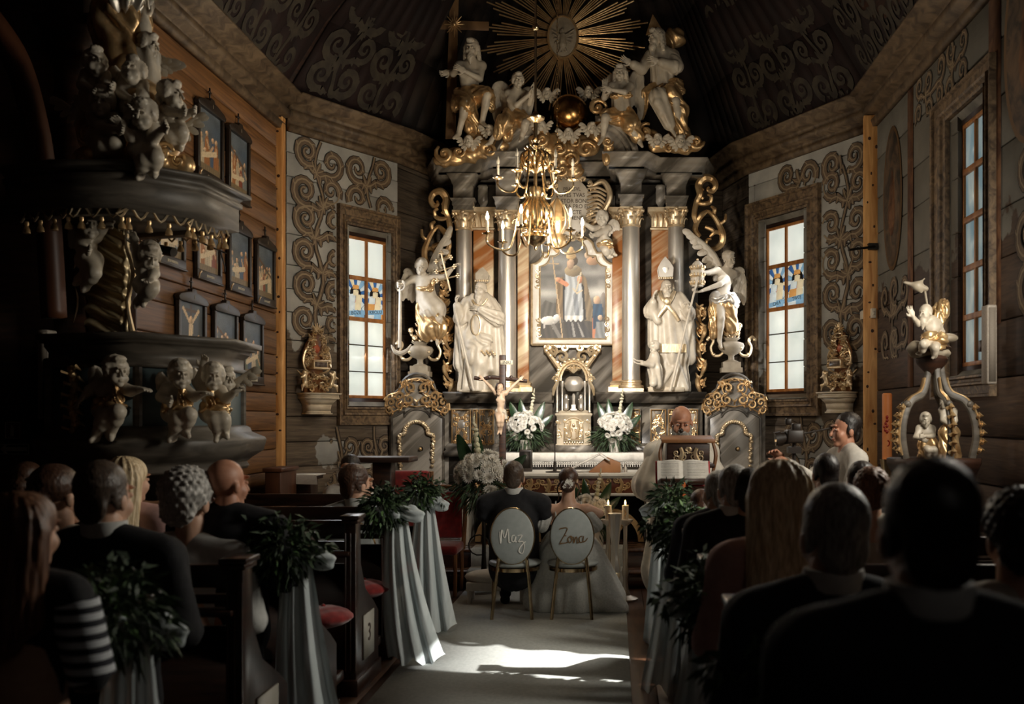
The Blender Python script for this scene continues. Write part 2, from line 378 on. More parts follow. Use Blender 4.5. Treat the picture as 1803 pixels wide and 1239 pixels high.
# ================================================================ painted acanthus scrolls
def spiral(c,r,a0,turns,sgn,n=22,r1=.12):
    return [(c[0]+r*(1-(1-r1)*(i/n)**.85)*math.cos(a0+sgn*2*PI*turns*i/n), c[1]+r*(1-(1-r1)*(i/n)**.85)*math.sin(a0+sgn*2*PI*turns*i/n)) for i in range(n+1)]
def rinceau(x0,x1,z0,z1,cell=.36,seed=1):
    """list of strokes (2-D points, half widths) filling a rectangle with branching scrolls"""
    r=random.Random(seed); S=[]; cols=max(1,round((x1-x0)/cell)); rows=max(1,round((z1-z0)/(cell*1.05))); cx=(x1-x0)/cols; cz=(z1-z0)/rows
    stems=[]
    for k in range(max(1,cols//2) if cols>1 else 1):
        xs=x0+(x1-x0)*(k+.5)/max(1,cols//2) if cols>1 else (x0+x1)/2
        pts=[(xs+.16*cx*math.sin(i*.9+seed+k),z0+(z1-z0)*i/(rows*3)) for i in range(rows*3+1)]
        stems.append(pts); S.append((pts,[.030-.012*i/len(pts) for i in range(len(pts))]))
    for j in range(rows):
        for i in range(cols):
            c=(x0+cx*(i+.5)+r.uniform(-.03,.03), z0+cz*(j+.5)+r.uniform(-.04,.04)); rad=min(cx,cz)*.47*r.uniform(.88,1.08)
            st=min(stems,key=lambda p:abs(p[0][0]-c[0])); side=1 if c[0]>st[0][0] else -1
            zb=c[1]-rad*1.15; base=min(st,key=lambda p:abs(p[1]-zb))
            sg=side*(1 if (i+j)%2 else 1); a0=-PI/2 - side*.5
            sp=spiral(c,rad,a0,1.45+r.uniform(-.1,.2),side)
            pre=[base,((base[0]+sp[0][0])/2-side*.02,(base[1]+sp[0][1])/2-rad*.18)]
            pts=[(p[0],p[1]) for p in catmull([(q[0],q[1],0) for q in pre+sp[:2]],5)][:-5]+sp
            n=len(pts); W=[rad*(.10+.17*math.sin(PI*min(1,(k/n)*1.15))**1.0) for k in range(n)]; W[-1]=W[-2]=rad*.13
            S.append((pts,W))
            for q in range(6):      # leaf lobes along the outside
                k=int(n*(.16+.11*q)); p=pts[k]; d=Vector((p[0]-c[0],p[1]-c[1])); d.normalize(); t=Vector((-d.y,d.x))*side
                L=rad*(.55-.05*q); lp=[(p[0]+(d.x*.15*h+t.x*.0)*L*0+ (d*(L*.55*math.sin(h*1.5))+t*(L*.75*h)).x, p[1]+(d*(L*.55*math.sin(h*1.5))+t*(L*.75*h)).y) for h in (0,.25,.5,.75,1)]
                S.append((lp,[rad*.12,rad*.17,rad*.15,rad*.09,rad*.03]))
            for q in range(3):      # sprigs off the stem
                d=Vector((side*(.6 if q<2 else -.7),1-.9*(q%2))).normalized(); L=cz*.30; b=base; lp=[(b[0]+d.x*L*h,b[1]+d.y*L*h+.3*L*h*h) for h in (0,.33,.66,1)]
                S.append((lp,[.016,.034,.028,.008]))
    return S
def paint(S,mapf,parent,names,clip=None,mats=None,inset=(.0,-.008),off=(.0012,.0024,.0036)):
    mats=mats or (M_paintd,M_paintm,M_painth)
    for lay,(mt,nm) in enumerate(zip(mats,names)):
        if mt is None: continue
        mb=MB()
        for pi_,(pts,W) in enumerate(S):
            q=[Vector((p[0],p[1])) for p in pts]; L=[];Rr=[]
            for i,p in enumerate(q):
                t=(q[min(i+1,len(q)-1)]-q[max(i-1,0)])
                if t.length<1e-6: t=Vector((1,0))
                t.normalize(); nrm=Vector((-t.y,t.x)); w=W[i]
                if lay==0: a=b=w+.006
                elif lay==1: a=b=max(w-.004,.002)
                else: a=w*.05; b=w*.35
                o=nrm*(w*.25 if lay==2 else 0); L.append(p+o+nrm*a); Rr.append(p+o-nrm*b)
            d=off[lay]+.00006*(pi_%12)
            for i in range(len(q)-1):
                c=(L[i]+Rr[i+1])/2
                if clip and not (clip(L[i].x,L[i].y) and clip(Rr[i+1].x,Rr[i+1].y) and clip(Rr[i].x,Rr[i].y) and clip(L[i+1].x,L[i+1].y)): continue
                mb.add([mapf(v.x,v.y,d) for v in (L[i],Rr[i],Rr[i+1],L[i+1])],[(0,1,2,3)])
        if mb.f: mb.build(nm,mt,parent,smooth=False,kind='stuff')
# ================================================================ plank walls
def plank_wall(name,org,e,length,z0,z1,mt,holes=(),ph=.24,thick=.14,x0=0,seed=0,jit=.004,backm=None):
    """local x along the wall, -y faces the room; holes (x0,x1,z0,z1)"""
    rz=math.atan2(e[1],e[0]); r=random.Random(seed+11)
    mb=MB(); xs=sorted({x0,length,*[h[0] for h in holes],*[h[1] for h in holes]}); zs=sorted({z0,z1,*[h[2] for h in holes],*[h[3] for h in holes]})
    for i in range(len(xs)-1):
        for j in range(len(zs)-1):
            cx=(xs[i]+xs[i+1])/2; cz=(zs[j]+zs[j+1])/2
            if any(h[0]<cx<h[1] and h[2]<cz<h[3] for h in holes): continue
            mb.bb(xs[i]-(.12 if i==0 and x0==0 else 0),xs[i+1]+(.12 if i==len(xs)-2 else 0),.034,.034+thick,zs[j],zs[j+1])
    o=mb.build(name,backm or M_dark,None,smooth=False,kind='structure',loc=(org[0],org[1],0),rz=rz)
    z=z0; n=0
    while z<z1-.02:
        h=min(ph*r.uniform(.82,1.15),z1-z); segs=[(x0,length)]
        for H_ in holes:
            if z+h>H_[2]+.001 and z<H_[3]-.001:
                ns=[]
                for a,b in segs:
                    if H_[1]<=a or H_[0]>=b: ns.append((a,b))
                    else:
                        if H_[0]-a>.02: ns.append((a,H_[0]))
                        if b-H_[1]>.02: ns.append((H_[1],b))
                segs=ns
        for a,b in segs:
            j=r.uniform(-jit,jit); g=.004
            m2=MB(); p=[(a,.034,z+.001),(a,j+.006,z+g),(a,j,z+g+.007),(a,j,z+h-g-.007),(a,j+.006,z+h-g),(a,.034,z+h-.001)]
            m2.add(p+[(b,q[1],q[2]) for q in p],[(i,i+6,(i+1)%6+6,(i+1)%6) for i in range(6)]+[tuple(reversed(range(6))),tuple(range(6,12))])
            m2.build('plank',mt,o,smooth=False)
        z+=h; n+=1
    return o
def rect(x0,x1,z0,z1,y=0): return [(x0,y,z0),(x1,y,z0),(x1,y,z1),(x0,y,z1)]
def frame_mb(mb,x0,x1,z0,z1,prof,y=0):
    """closed moulding, profile (outwards from opening, towards viewer)"""
    return mb.mould(rect(x0,x1,z0,z1,y),prof,up=(0,-1,0),closed=True,flip=-1)
def window(name,wall,x0,x1,z0,z1,out,rows,stained=None,pmat=None,deep=.07,cols=2):
    """glass opening x0..x1,z0..z1 in wall-local coordinates; out=(left,right,bottom,top) casing widths"""
    w=thing(name,None,None,kind='structure'); w.location=wall.location; w.rotation_euler=wall.rotation_euler
    # splayed reveal
    mb=MB(); A=rect(x0-out[0]*.35,x1+out[1]*.35,z0-out[2]*.3,z1+out[3]*.3,-.01); B=rect(x0,x1,z0,z1,deep)
    for i in range(4):
        j=(i+1)%4; mb.add([A[i],A[j],B[j],B[i]],[(0,1,2,3)]); 
    mb.build('reveal',M_rev,w,smooth=False)
    # casing boards with mouldings
    mb=MB(); o=out; s=lambda f:(x0-o[0]*f,x1+o[1]*f,z0-o[2]*f,z1+o[3]*f)
    def ring(f0,f1,y0,y1):
        a=s(f0);b=s(f1); P0=rect(*a,-y0);P1=rect(*b,-y1)
        for i in range(4): j=(i+1)%4; mb.add([P0[i],P0[j],P1[j],P1[i]],[(0,1,2,3)])
    pr=[(.33,-.0),(.33,.045),(.40,.052),(.44,.03),(.52,.03),(.56,.05),(.62,.058),(.66,.036),(.90,.036),(.93,.06),(1.0,.06),(1.0,-.02)]
    for a,b in zip(pr,pr[1:]): ring(b[0],a[0],b[1],a[1])
    mb.build('casing',M_case,w,smooth=False)
    # sash
    y=deep-.03; st=.035; rs=[z0]+[z0+(z1-z0)*f for f in rows]+[z1]
    bar=MB(); bar.bb(x0,x0+st,y,y+.05,z0,z1).bb(x1-st,x1,y,y+.05,z0,z1).bb(x0,x1,y-.002,y+.05,z0,z0+st).bb(x0,x1,y-.002,y+.05,z1-st,z1)
    bar.build('sash_frame',M_sash,w,smooth=False,bevel=.004)
    cx=[x0+(x1-x0)*i/cols for i in range(cols+1)]
    for c in cx[1:-1]: MB().bb(c-.018,c+.018,y-.006,y+.045,z0+st,z1-st).build('mullion',M_sash,w,smooth=False,bevel=.004)
    for i,zz in enumerate(rs[1:-1]):
        thick=.03 if (stained and i in (stained[0]-1,stained[0])) or (not stained) else .008
        if thick>.02: MB().bb(x0+st,x1-st,y-.01,y+.04,zz-thick*.8,zz+thick*.8).build('transom',M_sash,w,smooth=False,bevel=.004)
        else: MB().bb(x0+st,x1-st,y+.005,y+.02,zz-.007,zz+.007).build('glazing_bar',mat('lead_bar',(90,88,80),rough=.5),w,smooth=False)
    for i in range(len(rs)-1):
        for c in range(cols):
            a=(cx[c]+.002,cx[c+1]-.002,rs[i]+.002,rs[i+1]-.002)
            if stained and i==stained[0]: stained[1](w,a,y+.02,c)
            else: MB().bb(a[0],a[1],y+.018,y+.024,a[2],a[3]).build('pane',pmat or M_pane,w,smooth=False)
    # blocking behind the pane
    return w
GL=[mat('glass_'+n,c,rough=.3,emit=.55,spec=.3) for n,c in (('white',(205,214,212)),('blue',(52,96,150)),('pale_blue',(130,170,196)),('amber',(206,150,84)),('red',(160,60,44)),('green',(84,126,108)),('cream',(222,206,170)))]
M_lead=mat('lead_came',(18,18,20),rough=.5)
M_ltr=mat('lead_lettering',(22,24,30),rough=.6)
def text_mesh(s,size,extrude=.002,bold=0,shear=0):
    cu=bpy.data.curves.new('t','FONT'); cu.body=s; cu.size=size; cu.extrude=extrude; cu.align_x='CENTER'; cu.align_y='CENTER'; cu.offset=bold; cu.resolution_u=3; cu.shear=shear
    o=bpy.data.objects.new('t',cu); COL.objects.link(o); dg=bpy.context.evaluated_depsgraph_get(); me=bpy.data.meshes.new_from_object(o.evaluated_get(dg)); bpy.data.objects.remove(o); bpy.data.curves.remove(cu); return me
def text(name,s,size,m,parent,loc,rot=(PI/2,0,0),extrude=.002,bold=0,sx=1,shear=0):
    me=text_mesh(s,size,extrude,bold,shear); me.materials.clear(); me.materials.append(m)
    T=Matrix.Translation(loc)@Euler(rot).to_matrix().to_4x4()@Matrix.Diagonal((sx,1,1,1)); me.transform(T)
    o=bpy.data.objects.new(name,me); COL.objects.link(o); o.parent=parent; return o
def stained(words,seed):
    def f(w,a,y,c):
        """leaded lights: rays round a figure, with a lettered ribbon below"""
        x0,x1,z0,z1=a; r=random.Random(seed+c); W=x1-x0; Hh=z1-z0; cx=x0+W*.5; cz=z0+Hh*.62
        nr=18; rr=[0,.28*W,.62*W,2]; pan=sk_=None; mats={}
        def put(poly,mi):
            # clip polygon to the pane rectangle
            def clip(p,ax,lim,s):
                o=[]
                for i in range(len(p)):
                    A=p[i];B=p[(i+1)%len(p)]; ia=s*(A[ax]-lim)<=0; ib=s*(B[ax]-lim)<=0
                    if ia: o.append(A)
                    if ia!=ib:
                        t=(lim-A[ax])/(B[ax]-A[ax]); o.append((A[0]+(B[0]-A[0])*t,A[1]+(B[1]-A[1])*t))
                return o
            for ax,lim,s in ((0,x0,-1),(0,x1,1),(1,z0,-1),(1,z1,1)):
                if poly: poly=clip(poly,ax,lim,s)
            if len(poly)<3: return
            c_=(sum(p[0] for p in poly)/len(poly),sum(p[1] for p in poly)/len(poly))
            k=.93; q=[(c_[0]+(p[0]-c_[0])*k,c_[1]+(p[1]-c_[1])*k) for p in poly]
            m=mats.setdefault(mi,MB()); n=len(q); m.prism(q,y+.002,y+.006)
        for i in range(nr):
            a0=2*PI*i/nr; a1=2*PI*(i+1)/nr
            for j in range(3):
                mid=(rr[j]+rr[j+1])/2
                if j==2:
                    for (ra,rb) in ((rr[2],rr[2]+.13),(rr[2]+.13,rr[2]+.26),(rr[2]+.26,1.2)):
                        put([(cx+ra*math.cos(t),cz+ra*math.sin(t)) for t in (a0,a1)][::1]+[(cx+rb*math.cos(t),cz+rb*math.sin(t)) for t in (a1,a0)],r.choice([0,0,1,2,2,6,4 if seed>5 else 3,0]))
                elif j==1: put([(cx+rr[1]*math.cos(a0),cz+rr[1]*math.sin(a0)),(cx+rr[1]*math.cos(a1),cz+rr[1]*math.sin(a1)),(cx+rr[2]*math.cos(a1),cz+rr[2]*math.sin(a1)),(cx+rr[2]*math.cos(a0),cz+rr[2]*math.sin(a0))],[1,0,2,0,1,6][i%6])
        # figure: crowned head, body, robe folds
        for k,(hx,hz,ww,hh,mi) in enumerate([(0,.02,.10,.10,6),(0,.13,.12,.07,3),(-.08,-.09,.12,.13,0),(.07,-.09,.12,.13,6),(-.10,-.24,.14,.14,3 if c else 0),(.05,-.24,.13,.14,6),(-.12,-.4,.16,.14,0),(.05,-.4,.16,.14,2),(0.,-.16,.08,.08,4)]):
            px,pz=cx+hx*W*2.2,cz+hz*Hh*1.25; qw,qh=ww*W*1.35,hh*Hh*.78
            m=mats.setdefault(mi,MB()); m.prism([(px-qw,pz-qh),(px+qw*.9,pz-qh*.9),(px+qw,pz+qh*.7),(px+qw*.2,pz+qh),(px-qw*.8,pz+qh*.8)],y-.004+.0004*k,y+.0015)
        for mi,m in mats.items():
            o=m.build('stained_glass',GL[mi],w,smooth=False)
        MB().bb(x0,x1,y+.006,y+.009,z0,z1).build('lead_came',M_lead,w,smooth=False)
        MB().prism([(x0,z0+.03+.03*c),(x1,z0+.06+.03*c),(x1,z0+.115+.03*c),(x0,z0+.085+.03*c)],y-.008,y-.005).build('ribbon',GL[2],w,smooth=False)
        text('lettering',words[c],.062,M_ltr,w,(cx,y-.009,z0+.072+.03*c),rot=(PI/2,-.11,0),extrude=.0005)
    return f
# ================================================================ the rooms
XL,XR=-3.70,2.85; YP=11.0; ZC=5.25
WY=7.15
wl=plank_wall('wall_left',(XL,WY),(0,1),11.1-WY,0,5.2,M_logw,seed=1,ph=.235)
holeR=(11.0-8.285,11.0-7.686,2.125,4.13)
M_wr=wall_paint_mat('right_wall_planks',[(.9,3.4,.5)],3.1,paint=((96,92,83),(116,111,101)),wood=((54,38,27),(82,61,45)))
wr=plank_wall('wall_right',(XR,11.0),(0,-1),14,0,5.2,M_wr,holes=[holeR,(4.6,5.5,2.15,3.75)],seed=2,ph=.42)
eL=Vector((.548,.8365)).normalized(); eR=Vector((.489,-.872)).normalized()
M_wld=wall_paint_mat('left_apse_planks',[(1.0,1.05,.34),(.62,1.35,.22)],2.62)
wld=plank_wall('wall_left_apse',(-3.63,11.0),eL,1.674,0,5.2,M_wld,holes=[(.897,1.518,1.94,3.87)],seed=3,ph=.3)
cR=Vector((1.74,12.96)); LR=2.25
M_wrd=wall_paint_mat('right_apse_planks',[(1.5,1.2,.5)],2.25)
wrd=plank_wall('wall_right_apse',cR,eR,LR,0,5.2,M_wrd,holes=[(LR-1.93,LR-1.158,2.03,4.11)],seed=4,ph=.36)
def seg_wall(name,a,b,mt,z0=0,z1=5.2,ph=.3,seed=0):
    a=Vector(a);b=Vector(b); return plank_wall(name,a,(b-a).normalized(),(b-a).length,z0,z1,mt,seed=seed,ph=ph)
cL=Vector((-2.713,12.40))
seg_wall('wall_left_back',cL,(-2.1,13.9),M_greyw,seed=5,ph=.5); seg_wall('wall_right_back',(1.5,13.9),cR,M_greyw,seed=6,ph=.5)
seg_wall('wall_back',(-2.1,13.9),(1.5,13.9),M_greyw,seed=8,ph=.6)
# nave shell behind and beside the camera
for nm,b in (('wall_nave_left',(-6.2,-6.0,-3,7.2)),):
    MB().bb(b[0],b[1],b[2],b[3],0,5.4).build(nm,M_dark,smooth=False,kind='structure')
MB().bb(-6.2,3.0,-3.2,-3.0,0,9).build('wall_rear',M_dark,smooth=False,kind='structure')
MB().bb(-6.2,-3.73,7.0,7.15,0,5.4).build('wall_shoulder_left',M_dark,smooth=False,kind='structure')
# windows
window('window_1',wld,.897,1.518,1.94,3.87,(.19,.15,.32,.33),(.165,.33,.49,.745),stained=(3,stained(('BOŻE','KRÓLU'),2)))
window('window_2',wrd,LR-1.93,LR-1.158,2.03,4.11,(.33,.32,.30,.36),(.18,.35,.50,.76),stained=(3,stained(('CAŁA','TWOJ'),9)))
window('window_3',wr,holeR[0],holeR[1],holeR[2],holeR[3],(.55,.26,.26,.30),(.20,.40,.60,.80),pmat=M_pane2)
# painted scrolls
pn=('painted_scroll_outline','painted_scroll','painted_scroll_highlight')
flat=lambda x,z,d:(x,-.0055-d,z)
paint(rinceau(.06,1.62,2.62,4.86,cell=.37,seed=3),flat,wld,pn,clip=lambda x,z:.03<x<1.62 and 2.45<z<4.88 and not(x>.70 and z<4.21))
paint(rinceau(.45,1.62,.75,1.6,cell=.33,seed=5),flat,wld,pn,clip=lambda x,z:.62-.1*math.sin(z*9)<x<1.62 and .75<z<1.61)
paint(rinceau(LR-1.65,LR-.06,4.40,4.88,cell=.36,seed=8),flat,wrd,pn,clip=lambda x,z:x>LR-2.0 and x<LR-.03 and 4.47<z<4.88)
paint(rinceau(LR-.84,LR-.04,2.5,4.6,cell=.38,seed=9),flat,wrd,pn,clip=lambda x,z:LR-.82<x<LR-.03 and 2.3<z<4.66)
paint(rinceau(LR-1.5,LR-.1,.9,1.72,cell=.34,seed=12),flat,wrd,pn,clip=lambda x,z:LR-1.5<x<LR-.1 and z<1.73)
paint(rinceau(1.55,3.0,4.40,4.9,cell=.3,seed=14),flat,wr,pn,clip=lambda x,z:1.5<x<3.3 and 4.44<z<4.9)
paint(rinceau(.32,1.35,2.3,3.2,cell=.36,seed=15),flat,wr,pn,clip=lambda x,z:.3<x<1.4 and 2.3<z<3.15)
paint(rinceau(3.95,4.7,2.4,3.6,cell=.34,seed=17),flat,wr,pn,clip=lambda x,z:3.9<x<4.72)
# painted oval medallions and rust bands on the right wall
M_oval=mat('painted_medallion',(58,50,42),(112,88,66),scale=5,rough=.8,dist=1.5); M_ring=mat('painted_oval_border',(112,84,54),rough=.8); M_rust=mat('painted_rust_band',(78,46,28),(128,88,58),scale=5,rough=.8,dist=1)
for (cx,cz,rx,rz) in ((.80,3.95,.34,.74),(4.15,4.35,.42,.75)):
    n=36; ring=MB(); ov=MB(); O=[(cx+rx*math.cos(2*PI*i/n),cz+rz*math.sin(2*PI*i/n)) for i in range(n)]; I_=[(cx+rx*.88*math.cos(2*PI*i/n),cz+rz*.94*math.sin(2*PI*i/n)) for i in range(n)]
    ring.prism(O,-.012,-.006); ov.prism(I_,-.014,-.0125)
    ring.build('painted_oval_border',M_ring,wr,smooth=False); ov.build('painted_medallion',M_oval,wr,smooth=False)
    fg=MB()
    for q,(ox,oz,ra,rb) in enumerate(((0,.30,.045,.07),(0,.06,.10,.2),(-.02,-.22,.13,.22),(.08,-.1,.05,.22))):
        fg.prism([(cx+ox*rx*2+ra*math.cos(t*.5),cz+oz*rz+rb*math.sin(t*.5)) for t in range(12)],-.0145-.0004*q,-.014)
    fg.build('painted_figure',M_rust,wr,smooth=False)
for x0,x1,z0,z1 in ((1.32,1.50,2.0,4.88),(.04,.16,2.0,4.88),(3.42,3.66,2.4,4.88)):
    MB().bb(x0,x1,-.0065,-.005,z0,z1).build('painted_band',M_rust,wr,smooth=False)
# cornice all round, posts
prof=[(0,-.38),(.05,-.38),(.07,-.31),(.02,-.30),(.03,-.25),(.12,-.235),(.13,-.17),(.07,-.16),(.10,-.10),(.21,-.09),(.22,-.03),(.28,-.02),(.28,0),(0,0)]
def cornice(name,pts,top=ZC):
    MB().mould([(p[0],p[1],top) for p in pts],prof,up=(0,0,1),flip=1).build(name,M_corn,smooth=False,kind='structure')
cornice('trim_1',[(XL,7.0),(XL,10.98)]); cornice('trim_2',[(-3.63,11.0),tuple(cL),(-2.1,13.9),(1.5,13.9),tuple(cR),(XR-.01,11.0)]); cornice('trim_3',[(XR,10.98),(XR,4.4)])
def post(name,x,y,wd,dp,z1,rz=0,seed=0,lab=None):
    t=thing(name,None,None,(x,y,0),rz,kind='structure'); MB().bb(-wd/2,wd/2,-dp/2,dp/2,0,z1).build('post_timber',M_post,t,smooth=False,bevel=.012)
    r=random.Random(seed); k=MB()
    for i in range(22):
        z=.8+i*.2+r.uniform(-.06,.06); k.ball((r.uniform(-wd*.32,wd*.32),-dp/2-.001,z),(r.uniform(.008,.018),.004,r.uniform(.01,.022)),8,5)
    k.build('knots',M_knot,t,kind='stuff'); return t
post('trim_4',-3.69,10.93,.115,.12,5.0,seed=1); post('trim_5',XR-.045,10.9,.17,.15,5.0,rz=-.2,seed=4)
# ceiling: boards rising to the ridge
def vault(name,a,b,c,d,n,mt,z0=ZC-.02):
    """a,b on the cornice; c above b, d above a on the ridge"""
    a,b,c,d=[Vector(q) for q in (a,b,c,d)]; cen=Vector((-.43,9,2.5)); o=MB()
    def pt(s,t,off=0):
        p=a.lerp(b,s).lerp(d.lerp(c,s),t); bul=math.sin(PI*t)*.55; q=(p-cen); q.z*=.6; q.normalize(); return p+q*(bul+off)
    T=[0,.2,.4,.6,.8,1]
    for t0,t1 in zip(T,T[1:]): o.add([pt(-.03,t0-.02,.05),pt(1.03,t0-.02,.05),pt(1.03,t1+.02,.05),pt(-.03,t1+.02,.05)],[(0,1,2,3)])
    root=o.build(name,M_dark,smooth=False,kind='structure')
    for i in range(n):
        m=MB(); s0=i/n+.012/n; s1=(i+1)/n-.012/n; j=rng.uniform(0,.008)
        for t0,t1 in zip(T,T[1:]):
            m.add([pt(s0,t0,j),pt(s1,t0,j),pt(s1,t1,j),pt(s0,t1,j),pt(s0,t0,j+.03),pt(s1,t0,j+.03),pt(s1,t1,j+.03),pt(s0,t1,j+.03)],[(0,3,2,1),(0,1,5,4),(1,2,6,5),(2,3,7,6),(3,0,4,7)])
        m.build('ceiling_board',mt,root,smooth=False)
    return root,pt
zr=9.0; xm=-.43
vl,pl=vault('ceiling_left',(XL,6.0,ZC),(XL,11,ZC),(xm,11.4,zr),(xm,6,zr),14,M_ceil)
vr,pr_=vault('ceiling_right',(XR,11,ZC),(XR,5.9,ZC),(xm,5.9,zr),(xm,11.4,zr),16,M_ceil)
v1,p1=vault('ceiling_left_apse',(-3.63,11,ZC),(cL.x,cL.y,ZC),(xm,11.6,zr),(xm-.05,11.4,zr),9,M_ceil)
v2,p2=vault('ceiling_right_apse',(cR.x,cR.y,ZC),(XR,11,ZC),(xm+.05,11.4,zr),(xm,11.6,zr),10,M_ceil)
v3,p3=vault('ceiling_left_back',(cL.x,cL.y,ZC),(-2.1,13.9,ZC),(xm,11.8,zr),(xm,11.6,zr),5,M_ceilb)
v4,p4=vault('ceiling_right_back',(1.5,13.9,ZC),(cR.x,cR.y,ZC),(xm,11.6,zr),(xm,11.8,zr),5,M_ceilb)
v5,p5=vault('ceiling_back',(-2.1,13.9,ZC),(1.5,13.9,ZC),(xm+.02,11.8,zr),(xm-.02,11.8,zr),10,M_ceilb)
MB().bb(-6.2,3.0,-3.2,6.1,5.15,5.6).bb(-6.2,-3.6,6.0,7.2,5.2,5.6).build('ceiling',M_dark,smooth=False,kind='structure')
MB().bb(-6.2,3.0,5.9,6.1,5.3,9.2).build('wall_above_arch',M_dark,smooth=False,kind='structure')
for v,pf,sd,asp in ((v1,p1,21,1.7),(v2,p2,22,2.2),(vl,pl,23,5),(vr,pr_,24,6)):
    S=rinceau(.06,asp-.06,.05,1.75,cell=.36,seed=sd)
    paint(S,lambda x,z,d,pf=pf,asp=asp:pf(.02+.96*x/asp,.02+z/4.6,-.012-d),v,('painted_scroll_outline','painted_scroll','x'),clip=lambda x,z,asp=asp:.03<x<asp-.03 and .04<z<1.75,mats=(None,M_cpm,None))
MB().bb(-4.3,3.3,6.0,14.3,9.5,9.6).bb(-4.3,-4.2,6.0,14.3,5.0,9.6).bb(3.2,3.3,6.0,14.3,5.0,9.6).bb(-4.3,3.3,14.2,14.3,-.1,9.6).bb(-4.3,-3.6,11.2,14.3,5.0,5.1).build('light_seal_shell',M_dark,smooth=False,kind='structure')  # unseen box added round the vault to stop sky light leaking through joints
# floors
fl=MB().bb(-6.2,3.0,-3.2,14.0,-.12,-.03).build('floor',M_dark,smooth=False,kind='structure')
x=-3.7
while x<2.85:
    MB().bb(x+.003,x+.177,-1,9.93,-.03,rng.uniform(-.002,.001)).build('floor_board',M_floor,fl,smooth=False); x+=.18
def platform(name,x0,x1,y0,y1,z,nb):
    t=MB().bb(x0,x1,y0+.01,y1,0,z-.03).build(name,M_dark,smooth=False,kind='structure')
    for i in range(nb):
        a=y0-.02+(y1-y0+.02)*i/nb; b=y0-.02+(y1-y0+.02)*(i+1)/nb; MB().bb(x0,x1,a+.002,b-.002,z-.03,z).build('step_board' if i==0 else 'floor_board',M_floor,t,smooth=False)
    return t
platform('floor_sanctuary_step',-3.68,2.83,9.95,10.27,.17,2); platform('floor_sanctuary',-3.68,2.83,10.25,14.0,.35,20)
# carpet runner, bending up over the steps
ML_carp=mat('carpet_grey',(172,175,172),(186,189,185),scale=40,rough=.95,bump=.3,bscale=220)
zc=[(0.5,.006),(9.90,.006),(9.915,.178),(10.215,.180),(10.225,.358),(10.58,.358)]
mb=MB()
def cx_(y): return (-1.48+.0*y, .10)
for (y0,z0),(y1,z1) in zip(zc,zc[1:]):
    a,b=cx_(y0);c,d=cx_(y1); mb.add([(a,y0,z0),(b,y0,z0),(d,y1,z1),(c,y1,z1),(a,y0,z0-.005),(b,y0,z0-.005),(d,y1,z1-.005),(c,y1,z1-.005)],[(0,1,2,3),(0,3,7,4),(1,5,6,2),(0,4,5,1)])
mb.build('carpet_runner',ML_carp,smooth=False,label='long pale grey carpet runner down the aisle to the altar steps',cat='carpet')
# ================================================================ figures: shared builders
def HM(pos,s=1,yaw=0,pitch=0,roll=0): return Matrix.Translation(pos)@Matrix.Rotation(R(yaw),4,'Z')@Matrix.Rotation(R(pitch),4,'X')@Matrix.Rotation(R(roll),4,'Y')@Matrix.Diagonal((s,s,s,1))
def head_sk(M,hair=None,beard=0,ears=True,child=False):
    k=SK(M)
    k.ell((0,.02,.035),(.074,.092,.086)); k.ell((0,-.018,-.045),(.054,.066,.070),k=.03)
    k.ell((0,-.066,-.098),(.024,.018,.018),k=.02)
    for x in (-1,1):
        k.ell((x*.034,-.052,-.035 if not child else -.05),(.027,.027,.03) if not child else (.034,.03,.034),k=.015)
        k.ell((x*.031,-.098,.008),(.019,.018,.012),k=.014,op=-1)
        k.ell((x*.031,-.077,.006),(.015,.012,.011),k=.004)
        if ears: k.ell((x*.075,.012,-.012),(.011,.02,.030),k=.006)
    k.cap((0,-.086,.012),(0,-.110,-.030),.008,.013,k=.010); k.ell((0,-.088,.033),(.048,.012,.010),k=.012)
    k.ell((0,-.088,-.058),(.021,.010,.005),k=.006); k.ell((0,-.086,-.070),(.018,.011,.006),k=.006)
    if hair in('curly','long','short','putto'):
        k.ell((0,.035,.055),(.086,.094,.084),k=.015,nz=(.007,2*PI/.045))
        k.ell((0,-.055,.098),(.05,.03,.03),k=.02,nz=(.007,2*PI/.04))
        if hair in('curly','putto'):
            for x in (-1,1): k.ell((x*.07,.01,.02),(.026,.045,.055),k=.015,nz=(.007,2*PI/.04))
            k.ell((0,.095,-.03),(.06,.03,.06),k=.02,nz=(.008,2*PI/.04))
        if hair=='long':
            for x in (-1,1): k.cap((x*.075,.02,.02),(x*.095,.03,-.16),.034,.026,k=.02,nz=(.007,2*PI/.045))
            k.cap((0,.08,.0),(0,.09,-.16),.06,.05,k=.02,nz=(.007,2*PI/.045))
    if beard:
        k.ell((0,-.062,-.105),(.05,.036,.052),k=.015,nz=(.006,2*PI/.035))
        if beard>1: k.cap((0,-.07,-.12),(0,-.075,-.12-.06*beard),.042,.014,k=.02,nz=(.007,2*PI/.035))
    return k
